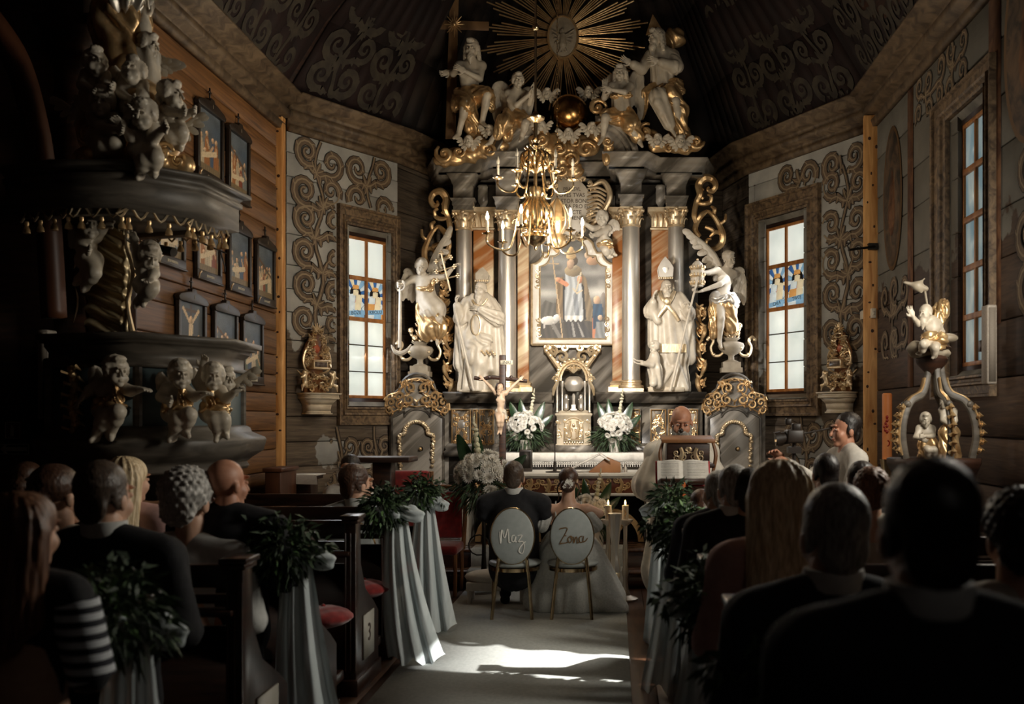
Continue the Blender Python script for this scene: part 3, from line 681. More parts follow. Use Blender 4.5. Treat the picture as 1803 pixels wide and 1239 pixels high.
def torso(k,J,s,bare=True,fat=1.,putto=False):
    """continuous body; J joint dict in world/local metres"""
    q=1.5 if putto else 1.
    g=lambda n:Vector(J[n])
    sh=(g('shL')-g('shR')).normalized(); ax=(g('chest')-g('pelvis')).normalized(); fr=ax.cross(sh).normalized()
    if 'neck' in J: k.cap(g('chest').lerp(g('neck'),.4),g('neck'),.07*s*fat,.052*s*fat,k=.03*s); k.cap(g('neck'),g('head'),.052*s*fat,.05*s,k=.02*s)
    k.cap(g('shL'),g('shR'),.062*s*fat,k=.05*s)
    wd=(g('shL')-g('shR')).length
    M3=Matrix((sh,fr,ax)).transposed()
    k.ell(g('chest')-ax*.05*s,(wd*.46,.105*s*fat*q**.5,.16*s),rot=M3,k=.05*s)
    mid=g('pelvis').lerp(g('chest'),.42); k.ell(mid,(wd*.36*fat,.09*s*fat*q**.6,.15*s),rot=M3,k=.05*s)
    k.ell(g('pelvis'),(wd*.42*fat,.11*s*fat*q**.4,.11*s),rot=M3,k=.05*s)
    if bare:
        for x in (-1,1): k.ell(g('chest')+sh*(x*wd*.2)+fr*(-.075*s*q**.4)-ax*.04*s,(.07*s,.03*s,.055*s),rot=M3,k=.02*s)
    for side in 'LR':
        if 'el'+side in J:
            k.cap(g('sh'+side),g('el'+side),.052*s*q*fat,.040*s*q,k=.03*s); k.cap(g('el'+side),g('wr'+side),.041*s*q,.027*s*q,k=.015*s)
        if 'kn'+side in J:
            k.cap(g('hip'+side),g('kn'+side),.085*s*q*fat,.052*s*q,k=.04*s); k.cap(g('kn'+side),g('an'+side),.053*s*q,.034*s*q,k=.02*s)
            m=g('kn'+side).lerp(g('an'+side),.3); k.ell(m,(.052*s*q,.056*s*q,.09*s),k=.02*s)
            if 'to'+side in J:
                k.cap(g('an'+side)+Vector((0,0,-.02*s)),g('to'+side),.033*s*q,.020*s*q,k=.02*s)
    return k
def hand(mb,wr,d,pn,s=1,curl=.5,vox=None,thumb=1,spread=.12,q=1):
    """d direction of the fingers, pn palm normal (fingers curl towards it)"""
    wr=Vector(wr); d=Vector(d).normalized(); pn=Vector(pn); pn=(pn-d*pn.dot(d)).normalized(); sd=d.cross(pn)*thumb; k=SK()
    M3=Matrix((sd,pn,d)).transposed()
    k.cap(wr-d*.03*s,wr+d*.02*s,.024*s*q,.024*s*q,k=.01*s); k.ell(wr+d*.05*s,(.042*s*q,.017*s*q,.05*s),rot=M3,k=.012*s)
    for i,(o,L) in enumerate(((.030,.072),(.010,.082),(-.010,.076),(-.029,.06))):
        b=wr+d*.085*s+sd*(o*s); r=.0088*s*q; p=b; a=0; dirs=(d+sd*(spread*(1-i)*.5)).normalized()
        for j,f in enumerate((.45,.32,.23)):
            a+=curl*(.6+.35*j); dd=dirs*math.cos(a)+pn*math.sin(a); p2=p+dd*(L*f*s); k.cap(p,p2,r,r*.9,k=.004*s); p=p2; r*=.92
    b=wr+d*.03*s+sd*.034*s; m=b+(d*.6+sd*.7+pn*.3).normalized()*.038*s; t=m+(d*.85+sd*.15+pn*(.2+curl*.5)).normalized()*.032*s
    k.cap(b,m,.014*s*q,.011*s*q,k=.01*s); k.cap(m,t,.0105*s*q,.0085*s*q,k=.004*s)
    k.to(mb,vox or .005*s)
def feather(mb,a,b,w,up,th=.22):
    a=Vector(a);b=Vector(b); pts=[a.lerp(b,t) for t in (0,.25,.55,.85,1)]; mb.tube(pts,[w*.45,w*.9,w,w*.8,w*.25],6,flat=(1,th),up=up)
def wing(mb,edge,d0,d1,l0,l1,n=9,nrm=(0,1,0),w=.035,rows=3):
    """edge: leading-edge points root->tip; feathers point d0 at the root .. d1 at the tip"""
    E=catmull(edge,8); N=Vector(nrm).normalized()
    mb.tube(E,[w*1.1,w*1.2,w*.9,w*.5],8,flat=(1,.7),up=N)
    for r in range(rows):
        f=1-.30*r; m=n-r
        for i in range(m):
            t=(i+.5*(r%2)+.3)/m; t=min(t,1); p=E[min(int(t*(len(E)-1)),len(E)-1)]; d=(Vector(d0).normalized()*(1-t)+Vector(d1).normalized()*t).normalized()
            L=(l0*(1-t)+l1*t)*f; feather(mb,p-N*(.008*r),p+d*L-N*(.012*r),w*(1-.12*r),N)
def joints(Y,d,dy={}):
    """pixel joints -> world: values (u,v) or (u,v,depth offset)"""
    return {k:P(v[0],v[1],Y+(v[2] if len(v)>2 else 0)) for k,v in d.items()}
def loc_all(J,o): return {k:v-o for k,v in J.items()}
M_white=mat('painted_carving',(176,164,146),(196,186,168),scale=8,rough=.42,bump=.08,bscale=60)
M_gold=mat('gilding',(222,190,142),(196,158,110),scale=14,rough=.32,metal=.72,bump=.25,bscale=30)
M_gold2=mat('pale_gilding',(236,216,182),(214,188,148),scale=14,rough=.36,metal=.75,bump=.2,bscale=40)
M_silver=mat('silvered_wood',(206,199,188),(178,169,155),scale=5,stretch=(1,1,.4),rough=.38,metal=.7,bump=.15,bscale=18)
def cherub_head(name,u,v,Y,s,yaw=0,pitch=0,label=None,wingm=None,group=None,cat='cherub',wsp=1.):
    o=P(u,v,Y); t=thing(name,label,cat,tuple(o),0,group)
    mb=MB(); head_sk(HM((0,0,0),s,yaw,pitch),hair='putto',child=True).to(mb,.008); mb.build('head',M_white,t)
    for x in (-1,1):
        w=MB(); wing(w,[(x*.05*s,.03,-.05*s),(x*.15*s*wsp,.03,.02*s),(x*.24*s*wsp,.02,.10*s)],(x*.3,0,-1),(x*.9,0,.2),.12*s,.12*s,n=5,w=.03*s,rows=2); w.build('wing',wingm or M_white,t)
    return t
def swirl(mb,c,r,Y0,sgn=1,a0=0,w=.3,turns=1.3,n=16,flat=.8):
    """gilded cloud curl in the XZ plane"""
    pts=[(c[0]+x,c[1]-.02,c[2]+z) for x,z in spiral((0,0),r,a0,turns,sgn,n,r1=.15)]
    mb.tube(pts,[r*w*.5,r*w,r*w,r*w*.9,r*w*.5],8,flat=(1,flat),up=(0,-1,0)); mb.ball((c[0],c[1]-.02,c[2]),(r*.28,r*.3,r*.28),8,6)
def cloud(name,Y,blobs,parent=None,swirls=(),label=None,cat='cloud',group=None,vox=.02,m=None):
    """blobs (u,v,ru,rv) pixels"""
    k=SK(); s=Y/F; o=P(blobs[0][0],blobs[0][1],Y); mb=MB()
    if parent is not None: o=o*0
    for i,b in enumerate(blobs):
        dy=b[4] if len(b)>4 else 0
        k.ell(P(b[0],b[1],Y+dy)-o,(b[2]*s,min(b[2],b[3])*s*.9,b[3]*s),k=.02,wav=(.012,(math.sin(i*2.1),.2,math.cos(i*1.7)),38,1.2))
    k.to(mb,vox)
    for (u,v,r,sg,a) in swirls:
        c=P(u,v,Y-.12)-o; swirl(mb,c,r*s,Y,sg,a)
    ob=mb.build(name,m or M_gold,parent,smooth='all')
    if parent is None: ob.location=o; tag(ob,label,cat,group)
    return ob
# ================================================================ high altar
def relmat(parent): return Matrix.Translation(-parent.location)
class WB(MB):
    """mesh written in world coordinates for a child of an unrotated thing"""
    def __init__(s,root): super().__init__(); s.root=root; s.M=relmat(root)
    def build(s,name,m,**k): return super().build(name,m,s.root,**k)
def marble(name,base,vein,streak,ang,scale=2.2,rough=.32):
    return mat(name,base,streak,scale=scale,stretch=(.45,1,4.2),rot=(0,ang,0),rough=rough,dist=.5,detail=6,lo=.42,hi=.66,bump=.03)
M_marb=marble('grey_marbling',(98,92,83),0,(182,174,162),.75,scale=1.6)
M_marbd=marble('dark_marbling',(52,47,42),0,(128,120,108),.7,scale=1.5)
M_marbr=marble('grey_marbling_right',(98,92,83),0,(182,174,162),-.75,scale=1.6)
M_orange=marble('amber_marbling',(150,92,46),0,(214,194,158),.6,scale=1.6)
M_ivory=mat('ivory_paint',(206,190,164),(220,206,182),scale=10,rough=.45)
M_framew=mat('white_frame_paint',(224,216,202),(236,230,218),scale=10,rough=.4)
M_redb=mat('red_bole',(96,34,22),rough=.5)
def sq(mb,cx,cy,hx,hy,prof):
    vs=[];fs=[]
    for o,z in prof: vs+=[(cx-hx-o,cy-hy-o,z),(cx+hx+o,cy-hy-o,z),(cx+hx+o,cy+hy+o,z),(cx-hx-o,cy+hy+o,z)]
    for j in range(len(prof)-1):
        for i in range(4): a=j*4+i;b=j*4+(i+1)%4; fs.append((a,b,b+4,a+4))
    n=len(vs); fs+= [(3,2,1,0),(n-4,n-3,n-2,n-1)]; return mb.add(vs,fs)
def relief(mb,S,mapf,h=.9,n=5,k=1.,y=0):
    for pts,W in S:
        p=[mapf(a,b) for a,b in pts]; mb.tube(p,[max(w*k,.002) for w in W],n,flat=(1,h),up=(0,-1,0))
def fret(mb,x0,x1,z0,z1,y,cell,seed,mirror=False,k=1.,h=.8,border=0):
    if mirror:
        S=rinceau(x0,(x0+x1)/2,z0,z1,cell,seed); xm_=(x0+x1)/2
        S+= [([(2*xm_-a,b) for a,b in p],w) for p,w in S]
    else: S=rinceau(x0,x1,z0,z1,cell,seed)
    sc=cell/.36; S=[(p,[q*(sc if q in(.016,.034,.028,.008) or q<=.0301 and len(w)>10 and w[0]<=.0301 and w[0]>.0299 else 1) for q in w]) for p,w in S]
    relief(mb,S,lambda a,b:(a,y,b),h,5,k)
    if border: mb.mould(rect(x0-border,x1+border,z0-border,z1+border,y+.01),[(0,0),(0,.02),(border,.03),(border,0)],up=(0,-1,0),closed=True,flip=-1)
DA=12.2
AO=Vector((X(1005,DA),DA,.35))
A=thing('high_altar','towering baroque high altar of grey and amber marbled wood','altar',tuple(AO))
def px(u,d=DA): return X(u,d)
def pz(v,d=DA): return Z(v,d)
# back boards
b=WB(A); zl=pz(690); zcap=pz(372,12.4); ztop=4.93
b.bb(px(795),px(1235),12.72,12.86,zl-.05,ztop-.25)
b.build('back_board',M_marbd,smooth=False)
b=WB(A); b.bb(X(931,12.66),X(1083,12.66),12.64,12.70,zl-.2,pz(330)); b.build('central_field',M_marb,smooth=False)
# amber pilaster panels
for u0,u1,d in ((833,869,12.6),(911,931,12.5),(1078,1097,12.5),(1147,1180,12.6)):
    b=WB(A); b.bb(X(u0,d),X(u1,d),d,d+.12,zl,Z(405,d)); b.build('pilaster_panel',M_orange,smooth=False,bevel=.01)
    b=WB(A); cx=(X(u0,d)+X(u1,d))/2; hw=(X(u1,d)-X(u0,d))/2; sq(b,cx,d+.06,hw,.07,[(.01,Z(405,d)),(.02,Z(402,d)),(0,Z(400,d)),(.0,Z(382,d)),(.05,Z(374,d)),(.05,Z(366,d))])
    r=random.Random(int(u0))
    for i in range(3):
        x=cx+hw*.6*(i-1); b.tube(catmull([(x,d-.03,Z(400,d)),(x,d-.05,Z(388,d)),(x+.01*(i-1),d-.09,Z(380,d)),(x+.02*(i-1),d-.10,Z(386,d))],4),[.02,.03,.02,.01],6,flat=(1,.5))
    b.build('pilaster_capital',M_gold2)
    b=WB(A); sq(b,cx,d+.06,hw,.08,[(.05,zl),(.05,zl+.07),(.02,zl+.09),(.03,zl+.12),(.0,zl+.15)]); b.build('pilaster_base',M_gold2)
# columns
def capital(b,cx,cy,r,z0,z1):
    h=z1-z0; b.lathe([(r*1.0,z0-.02),(r*1.14,z0-.01),(r*1.14,z0+.01),(r*1.0,z0+.02),(r*1.0,z0+h*.5),(r*1.25,z0+h*.85),(r*1.3,z0+h*.88)],16,(cx,cy,0))
    for row,(n_,zz,o,L) in enumerate(((8,.05,.0,.40),(8,.30,.4,.42))):
        for i in range(n_):
            a=2*PI*(i+o)/n_; dx,dy=math.cos(a),math.sin(a); zb=z0+h*zz
            b.tube(catmull([(cx+dx*r*1.0,cy+dy*r*1.0,zb),(cx+dx*r*1.1,cy+dy*r*1.1,zb+h*L*.7),(cx+dx*r*1.36,cy+dy*r*1.36,zb+h*L),(cx+dx*r*1.5,cy+dy*r*1.5,zb+h*L*.78)],3),[r*.26,r*.3,r*.24,r*.1],5,flat=(1,.4),up=(dx,dy,.01))
    for i in range(4):
        a=PI/4+PI/2*i; dx,dy=math.cos(a),math.sin(a); c=Vector((cx+dx*r*1.55,cy+dy*r*1.55,z0+h*.80)); t=Vector((dx,dy,0))
        pts=[c+t*(x)+Vector((0,0,z)) for x,z in spiral((0,0),r*.34,PI,1.4,-1,12)]
        b.tube([(cx+dx*r*.9,cy+dy*r*.9,z0+h*.55)]+pts,[r*.1]+[r*.14]*len(pts),6)
    for i in range(4):
        a=PI/2*i; b.ball((cx+math.cos(a)*r*1.35,cy+math.sin(a)*r*1.35,z0+h*.9),(r*.28,r*.28,h*.14),8,6)
    q=r*1.62; P_=[]
    for i in range(4):
        a=PI/2*i-PI/4; c0=(q*math.cos(a)*1.18,q*math.sin(a)*1.18); a2=a+PI/4; P_+=[c0,(q*.80*math.cos(a2),q*.80*math.sin(a2))]
    b.prism([(cx+x,cy+y) for x,y in P_],z1-h*.10,z1,'xy')
COLS=[(817,12.5,.105),(893,12.3,.112),(1111,12.3,.113),(1190,12.5,.106)]
for u,d,r in COLS:
    cx=X(u,d); zc=Z(404,d)+(.04 if u>1000 else 0); zt=Z(373,d)+(.04 if u>1000 else 0)
    b=WB(A); b.lathe([(r*1.04,zl+.13),(r*1.0,zl+.2),(r*1.0,zl+1.0),(r*.93,zc-.02),(r*.90,zc)],32,(cx,d,0)); b.build('column_shaft',M_silver)
    b=WB(A); sq(b,cx,d,r*1.35,r*1.35,[(0,zl),(0,zl+.045)]); b.lathe([(r*1.38,zl+.045),(r*1.42,zl+.065),(r*1.36,zl+.085),(r*1.15,zl+.09),(r*1.12,zl+.11),(r*1.22,zl+.12),(r*1.2,zl+.14),(r*1.03,zl+.15)],28,(cx,d,0)); b.build('column_base',M_gold2)
    b=WB(A); capital(b,cx,d,r*.92,zc,zt); b.build('column_capital',M_gold2)
    b=WB(A); z=zt; hz=ztop-.2-zt
    sq(b,cx,d,r*1.12,r*1.12,[(0,z),(0,z+hz*.13),(.012,z+hz*.14),(.012,z+hz*.27),(.03,z+hz*.29),(.035,z+hz*.33),(.0,z+hz*.34),(0,z+hz*.72),(.015,z+hz*.74),(.015,z+hz*.77),(.03,z+hz*.85),(.075,z+hz)])
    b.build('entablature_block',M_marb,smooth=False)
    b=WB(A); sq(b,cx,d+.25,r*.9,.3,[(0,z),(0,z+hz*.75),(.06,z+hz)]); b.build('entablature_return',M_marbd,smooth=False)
# little balusters in the gaps
for u,d in ((851,12.6),(1163,12.6)):
    b=WB(A); sq(b,X(u,d),d,.035,.035,[(0,Z(375,d)),(.0,Z(362,d)),(.02,Z(358,d)),(.025,Z(355,d)),(.025,Z(338,d)),(.02,Z(333,d)),(.03,Z(330,d)),(.01,Z(326,d))]); b.build('baluster_block',M_marb,smooth=False)
# crowning cornice with breaks
cp=[(X(760,12.9),12.95),(X(773,12.42),12.40),(X(846,12.40),12.40),(X(868,12.12),12.12),(X(925,12.12),12.12),(X(925,12.6),12.6),(X(1075,12.6),12.6),(X(1072,12.12),12.12),(X(1134,12.12),12.12),(X(1156,12.40),12.40),(X(1236,12.40),12.40),(X(1250,12.9),12.95)]
cprof=[(-.12,-.24),(.0,-.20),(.0,-.17),(.02,-.165),(.02,-.12),(.035,-.11),(.05,-.07),(.05,-.05),(.075,-.02),(.08,0),(-.12,0)]
b=WB(A); b.mould([(p[0],p[1],ztop) for p in cp],cprof); b.prism(cp,ztop-.20,ztop-.005,'xy'); b.build('crowning_cornice',M_marb,smooth=False)
# broken segmental pediment
def arc_band(b,c,r0,r1,a0,a1,y0,y1,n=14):
    q=[(c[0]+r1*math.cos(a0+(a1-a0)*i/n),c[1]+r1*math.sin(a0+(a1-a0)*i/n)) for i in range(n+1)]+[(c[0]+r0*math.cos(a1+(a0-a1)*i/n),c[1]+r0*math.sin(a1+(a0-a1)*i/n)) for i in range(n+1)]
    b.prism(q,y0,y1)
s=DA/F
for cu,sg in ((946,-1),(1048,1)):
    c=(px(cu),pz(284)); 
    for (r0,r1,y0) in ((.28,.46,12.22),(.40,.48,12.17),(.46,.53,12.12)):
        b=WB(A); a=(PI,PI/2) if sg<0 else (0,PI/2); arc_band(b,c,r0*1.02,r1*1.02,a[0],a[1],y0,12.75); b.build('broken_pediment',M_marb,smooth=False)
b=WB(A); b.prism([(px(870),ztop-.02),(px(1135),ztop-.02),(px(1110),pz(235)),(px(1060),pz(205)),(px(945),pz(205)),(px(890),pz(235))],12.6,12.8); b.build('attic_board',M_marbd,smooth=False)
# predella, pedestals, ledge
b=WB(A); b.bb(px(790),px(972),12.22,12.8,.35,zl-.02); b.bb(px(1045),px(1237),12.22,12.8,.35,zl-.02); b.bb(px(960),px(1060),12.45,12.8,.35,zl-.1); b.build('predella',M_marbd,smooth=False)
led=[(-.1,-.14),(.01,-.13),(.015,-.10),(.04,-.08),(.04,-.05),(.055,-.03),(.06,0),(-.1,0)]
for pts in ([(788,12.5),(788,12.16),(842,12.16),(848,12.08),(930,12.08),(936,12.2),(975,12.2)],[(1042,12.2),(1070,12.2),(1076,12.08),(1140,12.08),(1146,12.14),(1236,12.14),(1236,12.5)]):
    b=WB(A); p=[(X(u,d),d,zl) for u,d in pts]; b.mould(p,led); b.prism([(q[0],q[1]) for q in p]+[(p[-1][0],12.8),(p[0][0],12.8)],zl-.10,zl-.004,'xy'); b.build('ledge',M_marbd,smooth=False)
zb=pz(783)
for pts in ([(788,12.4),(788,12.14),(975,12.14)],[(1042,12.14),(1237,12.14),(1237,12.4)]):
    b=WB(A); p=[(X(u,d),d,zb+.02) for u,d in pts]; b.mould(p,[(-.08,-.16),(.04,-.16),(.045,-.10),(.02,-.08),(.03,-.05),(.0,0),(-.08,0)]); b.build('plinth_moulding',M_marbd,smooth=False)
for i,(u0,u1,d) in enumerate(((796,829,12.2),(833,840,12.16),(845,869,12.13),(888,903,12.13),(1112,1126,12.13),(1146,1172,12.18),(1177,1201,12.18),(1208,1228,12.18))):
    b=WB(A); b.bb(X(u0-2,d),X(u1+2,d),d,d+.1,Z(784,d),Z(719,d)); b.build('pedestal_panel',M_marb,smooth=False)
    b=WB(A); w=X(u1,d)-X(u0,d); fret(b,X(u0,d)+.008,X(u1,d)-.008,Z(780,d),Z(722,d),d-.012,.07 if w>.12 else .05,seed=30+i,mirror=w>.12,border=.012,k=.75); b.build('gilded_fretwork',M_gold,kind='stuff')
# main painting with white and gold frame
def canvas(name,root,x0,x1,z0,z1,y,shapes,nx,nz,bg,seed=0,noise=.06):
    xs=np.linspace(0,1,nx); zs=np.linspace(0,1,nz); Xg,Zg=np.meshgrid(xs,zs,indexing='xy'); asp=(z1-z0)/(x1-x0)
    C=np.zeros((nz,nx,3)); f=np.clip(Zg,0,1)[...,None]; C[:]=np.array(bg[0])*(1-f)+np.array(bg[1])*f
    rg=np.random.RandomState(seed); n=rg.rand(12,10); from_=np.kron(n,np.ones((nz//12+1,nx//10+1)))[:nz,:nx]
    k=np.ones((5,5))/25; 
    for _ in range(2):
        p=np.pad(from_,2,mode='edge'); from_=sum(p[i:i+nz,j:j+nx] for i in range(5) for j in range(5))/25
    C*= (1+(from_-.5)*noise*6)[...,None]
    for sh in shapes:
        c=np.array(sh[-1] if not isinstance(sh[-1],str) else sh[-2],float)
        if sh[0]=='e':
            _,cx,cz,rx,rz=sh[:5]; a=sh[5] if len(sh)>6 else 0; dx=Xg-cx; dz=(Zg-cz)*1; u=dx*math.cos(a)+dz*math.sin(a); v=-dx*math.sin(a)+dz*math.cos(a); m=(u/rx)**2+(v/rz)**2<1
            sh_=1+.35*(-u/rx)*.6+.2*v/rz
        elif sh[0]=='s':
            _,cx,cz,rx,rz=sh[:5]; al=np.exp(-(((Xg-cx)/rx)**2+((Zg-cz)/rz)**2)*1.3)[...,None]*.85; C=C*(1-al)+c*al; continue
        elif sh[0]=='p':
            P_=sh[1]; m=np.zeros(Xg.shape,bool)
            for i in range(len(P_)):
                (ax,az),(bx,bz)=P_[i],P_[(i+1)%len(P_)]
                cond=((az>Zg)!=(bz>Zg))&(Xg<(bx-ax)*(Zg-az)/(bz-az+1e-9)+ax); m^=cond
            sh_=1+.12*np.sin(Xg*70+3*np.sin(Zg*9))
        elif sh[0]=='l':
            _,ax,az,bx,bz,wd=sh[:6]; L=(bx-ax)**2+(bz-az)**2; t=np.clip(((Xg-ax)*(bx-ax)+(Zg-az)*(bz-az))/L,0,1); m=np.hypot(Xg-ax-t*(bx-ax),(Zg-az-t*(bz-az))*asp)<wd; sh_=1
        C[m]=(c[None,:]*(sh_[m][:,None] if not np.isscalar(sh_) else 1))
    C*=1+(rg.rand(nz,nx,1)-.5)*noise; C=np.clip(C,0,255)/255; C=np.where(C<=.04045,C/12.92,((C+.055)/1.055)**2.4)
    V=np.stack([x0+(x1-x0)*Xg,np.full(Xg.shape,y),z0+(z1-z0)*Zg],-1).reshape(-1,3); i=np.arange(nz*nx).reshape(nz,nx); Q=np.stack([i[:-1,:-1],i[:-1,1:],i[1:,1:],i[1:,:-1]],-1).reshape(-1,4)
    mb=MB(); mb.np(V,Q); o=mb.build(name,M_canvas,root,smooth=False)
    a=o.data.color_attributes.new('Col','FLOAT_COLOR','POINT'); a.data.foreach_set('color',np.concatenate([C.reshape(-1,3),np.ones((nz*nx,1))],1).astype(np.float32).ravel()); return o
M_canvas=bpy.data.materials.new('oil_painting'); M_canvas.use_nodes=True
_at=nd(M_canvas.node_tree,'ShaderNodeAttribute',attribute_name='Col'); M_canvas.node_tree.links.new(_at.outputs['Color'],M_canvas.node_tree.nodes['Principled BSDF'].inputs['Base Color']); M_canvas.node_tree.nodes['Principled BSDF'].inputs['Roughness'].default_value=.55
dp=12.58; x0,x1,z0,z1=X(951,dp),X(1067,dp),Z(597,dp),Z(425,dp)
AP=thing('altar_painting','tall oil painting of a bishop saint with staff and anchor, in a gilded frame','painting',(X(1008,dp),dp,Z(610,dp)))
g=lambda r,g_,b_:(r,g_,b_)
SH=[('p',[(0,.33),(.08,.40),(.2,.37),(.35,.39),(.6,.33),(1,.36),(1,0),(0,0)],(88,84,76)),('s',.2,.8,.4,.05,(160,158,152)),('s',.8,.68,.4,.05,(170,166,158)),('s',.88,.48,.25,.07,(220,216,206)),('s',.1,.47,.3,.06,(206,202,192)),('s',.5,.95,.3,.08,(96,92,84)),('s',.15,.64,.3,.03,(96,94,88)),
('p',[(0,0),(1,0),(1,.25),(.7,.28),(.3,.16),(0,.2)],(70,64,56)),
('e',.14,.19,.13,.045,(206,200,190)),('e',.26,.22,.06,.035,(210,204,196)),('l',.06,.17,.06,.12,.014,(190,184,176)),('l',.2,.17,.2,.11,.014,(190,184,176)),('l',.2,.14,.3,.02,.03,(120,114,106)),
('p',[(.26,.62),(.35,.64),(.34,.2),(.24,.28)],(128,104,72)),('p',[(.6,.7),(.70,.62),(.80,.3),(.78,.18),(.64,.2)],(126,108,82)),('p',[(.34,.62),(.40,.60),(.42,.15),(.34,.2)],(46,44,42)),('p',[(.58,.6),(.66,.55),(.70,.2),(.62,.2)],(44,42,40)),
('p',[(.38,.70),(.62,.70),(.66,.2),(.37,.2)],(176,178,178)),('p',[(.50,.45),(.56,.52),(.60,.22),(.53,.22)],(136,140,144)),
('p',[(.37,.21),(.40,.17),(.43,.21),(.47,.17),(.5,.21),(.54,.17),(.58,.21),(.62,.17),(.66,.21),(.66,.24),(.37,.24)],(222,218,210)),
('p',[(.39,.18),(.65,.18),(.80,.02),(.42,.02)],(58,54,52)),('p',[(.47,.17),(.5,.17),(.54,.02),(.5,.02)],(150,146,140)),('p',[(.56,.17),(.58,.17),(.68,.02),(.64,.02)],(140,136,130)),
('e',.5,.70,.13,.06,(150,132,104)),('e',.5,.735,.07,.03,(176,160,132)),('e',.46,.77,.055,.055,(176,146,120)),('e',.5,.80,.075,.05,(96,82,66)),('e',.47,.775,.045,.05,(186,156,130)),
('e',.47,.85,.075,.035,(216,180,130)),('e',.47,.88,.068,.04,(222,190,142)),('e',.47,.915,.04,.03,(214,176,128)),
('l',.30,.60,.4,.56,.035,(206,140,104)),('e',.27,.61,.04,.025,(214,150,114)),('e',.60,.61,.04,.04,(206,140,104)),('l',.62,.68,.55,.5,.012,(206,190,160)),('l',.50,.52,.56,.47,.012,(206,190,160)),('l',.56,.47,.64,.50,.012,(206,190,160)),
('l',.18,.88,.34,.01,.009,(196,168,130)),('l',.08,.775,.28,.772,.008,(196,168,130)),('l',.12,.855,.22,.86,.007,(196,168,130)),
('e',.72,.86,.045,.035,(206,178,150)),('e',.80,.80,.10,.045,(176,140,110)),('e',.80,.86,.03,.03,(60,52,48)),
('e',.86,.40,.05,.045,(196,160,130)),('e',.96,.40,.04,.08,(120,112,104)),('p',[(.80,.36),(.94,.36),(.96,.24),(.90,.2),(.80,.2)],(40,70,96)),('l',.82,.2,.82,.03,.03,(190,120,84)),('p',[(.80,.24),(.92,.24),(.9,.12),(.8,.1)],(38,62,86)),('e',.91,.22,.035,.03,(190,160,132)),('p',[(.85,.18),(.97,.18),(.99,.01),(.83,.01)],(126,128,128))]
arch=[('e',.5,.965,.0,.0,(0,0,0))]
o_=canvas('painted_canvas',AP,x0-AP.location.x,x1-AP.location.x,z0-AP.location.z,z1-AP.location.z,0,SH,110,160,((120,114,104),(118,116,112)),seed=3)
# frame: mixtilinear head
def fr(u,v): return (X(u,dp),Z(v,dp))
inner=[fr(951,597),fr(1067,597),fr(1067,470)]+[fr(1067-18*math.sin(PI/2*i/5),470-18*(1-math.cos(PI/2*i/5))) for i in range(1,6)]+[fr(1040,452),fr(1034,450)]+[fr(1009+25*math.cos(PI*i/10),448-27*math.sin(PI*i/10)) for i in range(11)]+[fr(978,452),fr(969,452)]+[fr(969-18*(1-math.cos(PI/2*i/5)),452+18*math.sin(PI/2*i/5)) for i in range(1,6)]
outer=[fr(937,607),fr(1081,607),fr(1081,466)]+[fr(1081-20*math.sin(PI/2*i/5),466-20*(1-math.cos(PI/2*i/5))) for i in range(1,6)]+[fr(1051,446),fr(1046,437)]+[fr(1009+36*math.cos(PI*i/10),434-18*math.sin(PI*i/10)) for i in range(11)]+[fr(966,446),fr(957,446)]+[fr(957-20*(1-math.cos(PI/2*i/5)),446+20*math.sin(PI/2*i/5)) for i in range(1,6)]
def ringsolid(b,I,O,yf,yb,yi=None):
    n=len(I); yi=yf if yi is None else yi; vs=[(p[0],yi,p[1]) for p in I]+[(p[0],yf,p[1]) for p in O]+[(p[0],yb,p[1]) for p in I]+[(p[0],yb,p[1]) for p in O]
    for i in range(n):
        j=(i+1)%n; b.add([],[])
    fs=[]
    for i in range(n):
        j=(i+1)%n; fs+=[(i,j,n+j,n+i),(n+i,n+j,3*n+j,3*n+i),(i,2*n+i,2*n+j,j)]
    b.add(vs,fs)
b=WB(AP); ringsolid(b,inner,outer,dp-.05,dp+.05,dp-.035); b.build('frame',M_framew,smooth=False)
for ring_,w in ((inner,.012),(outer,.016)):
    b=WB(AP); b.tube([(p[0],dp-.05,p[1]) for p in ring_]+[(ring_[0][0],dp-.05,ring_[0][1])],w,6); b.build('gilded_bead',M_gold2)
b=WB(AP)
for u,v,sx,sy in ((957,590,1,1),(1061,590,-1,1),(955,478,1,-1),(1063,478,-1,-1)):
    for q in range(4):
        cu=u-7*sx*0; c=(X(u-8*sx,dp)+.0,Z(v-q*9*sy,dp)); b.tube([(c[0]+x,dp-.06,c[1]+z) for x,z in spiral((0,0),.035,q,1.2,sx*(1 if q%2 else -1),10)],[.005,.011,.006],5)
b.build('gilded_corner_scrolls',M_gold2,kind='stuff')
# grey spandrels above the painting
b=WB(A); b.bb(X(934,12.6),X(1084,12.6),12.62,12.66,Z(470,12.6),Z(400,12.6)); b.build('spandrel_field',M_marb,smooth=False)
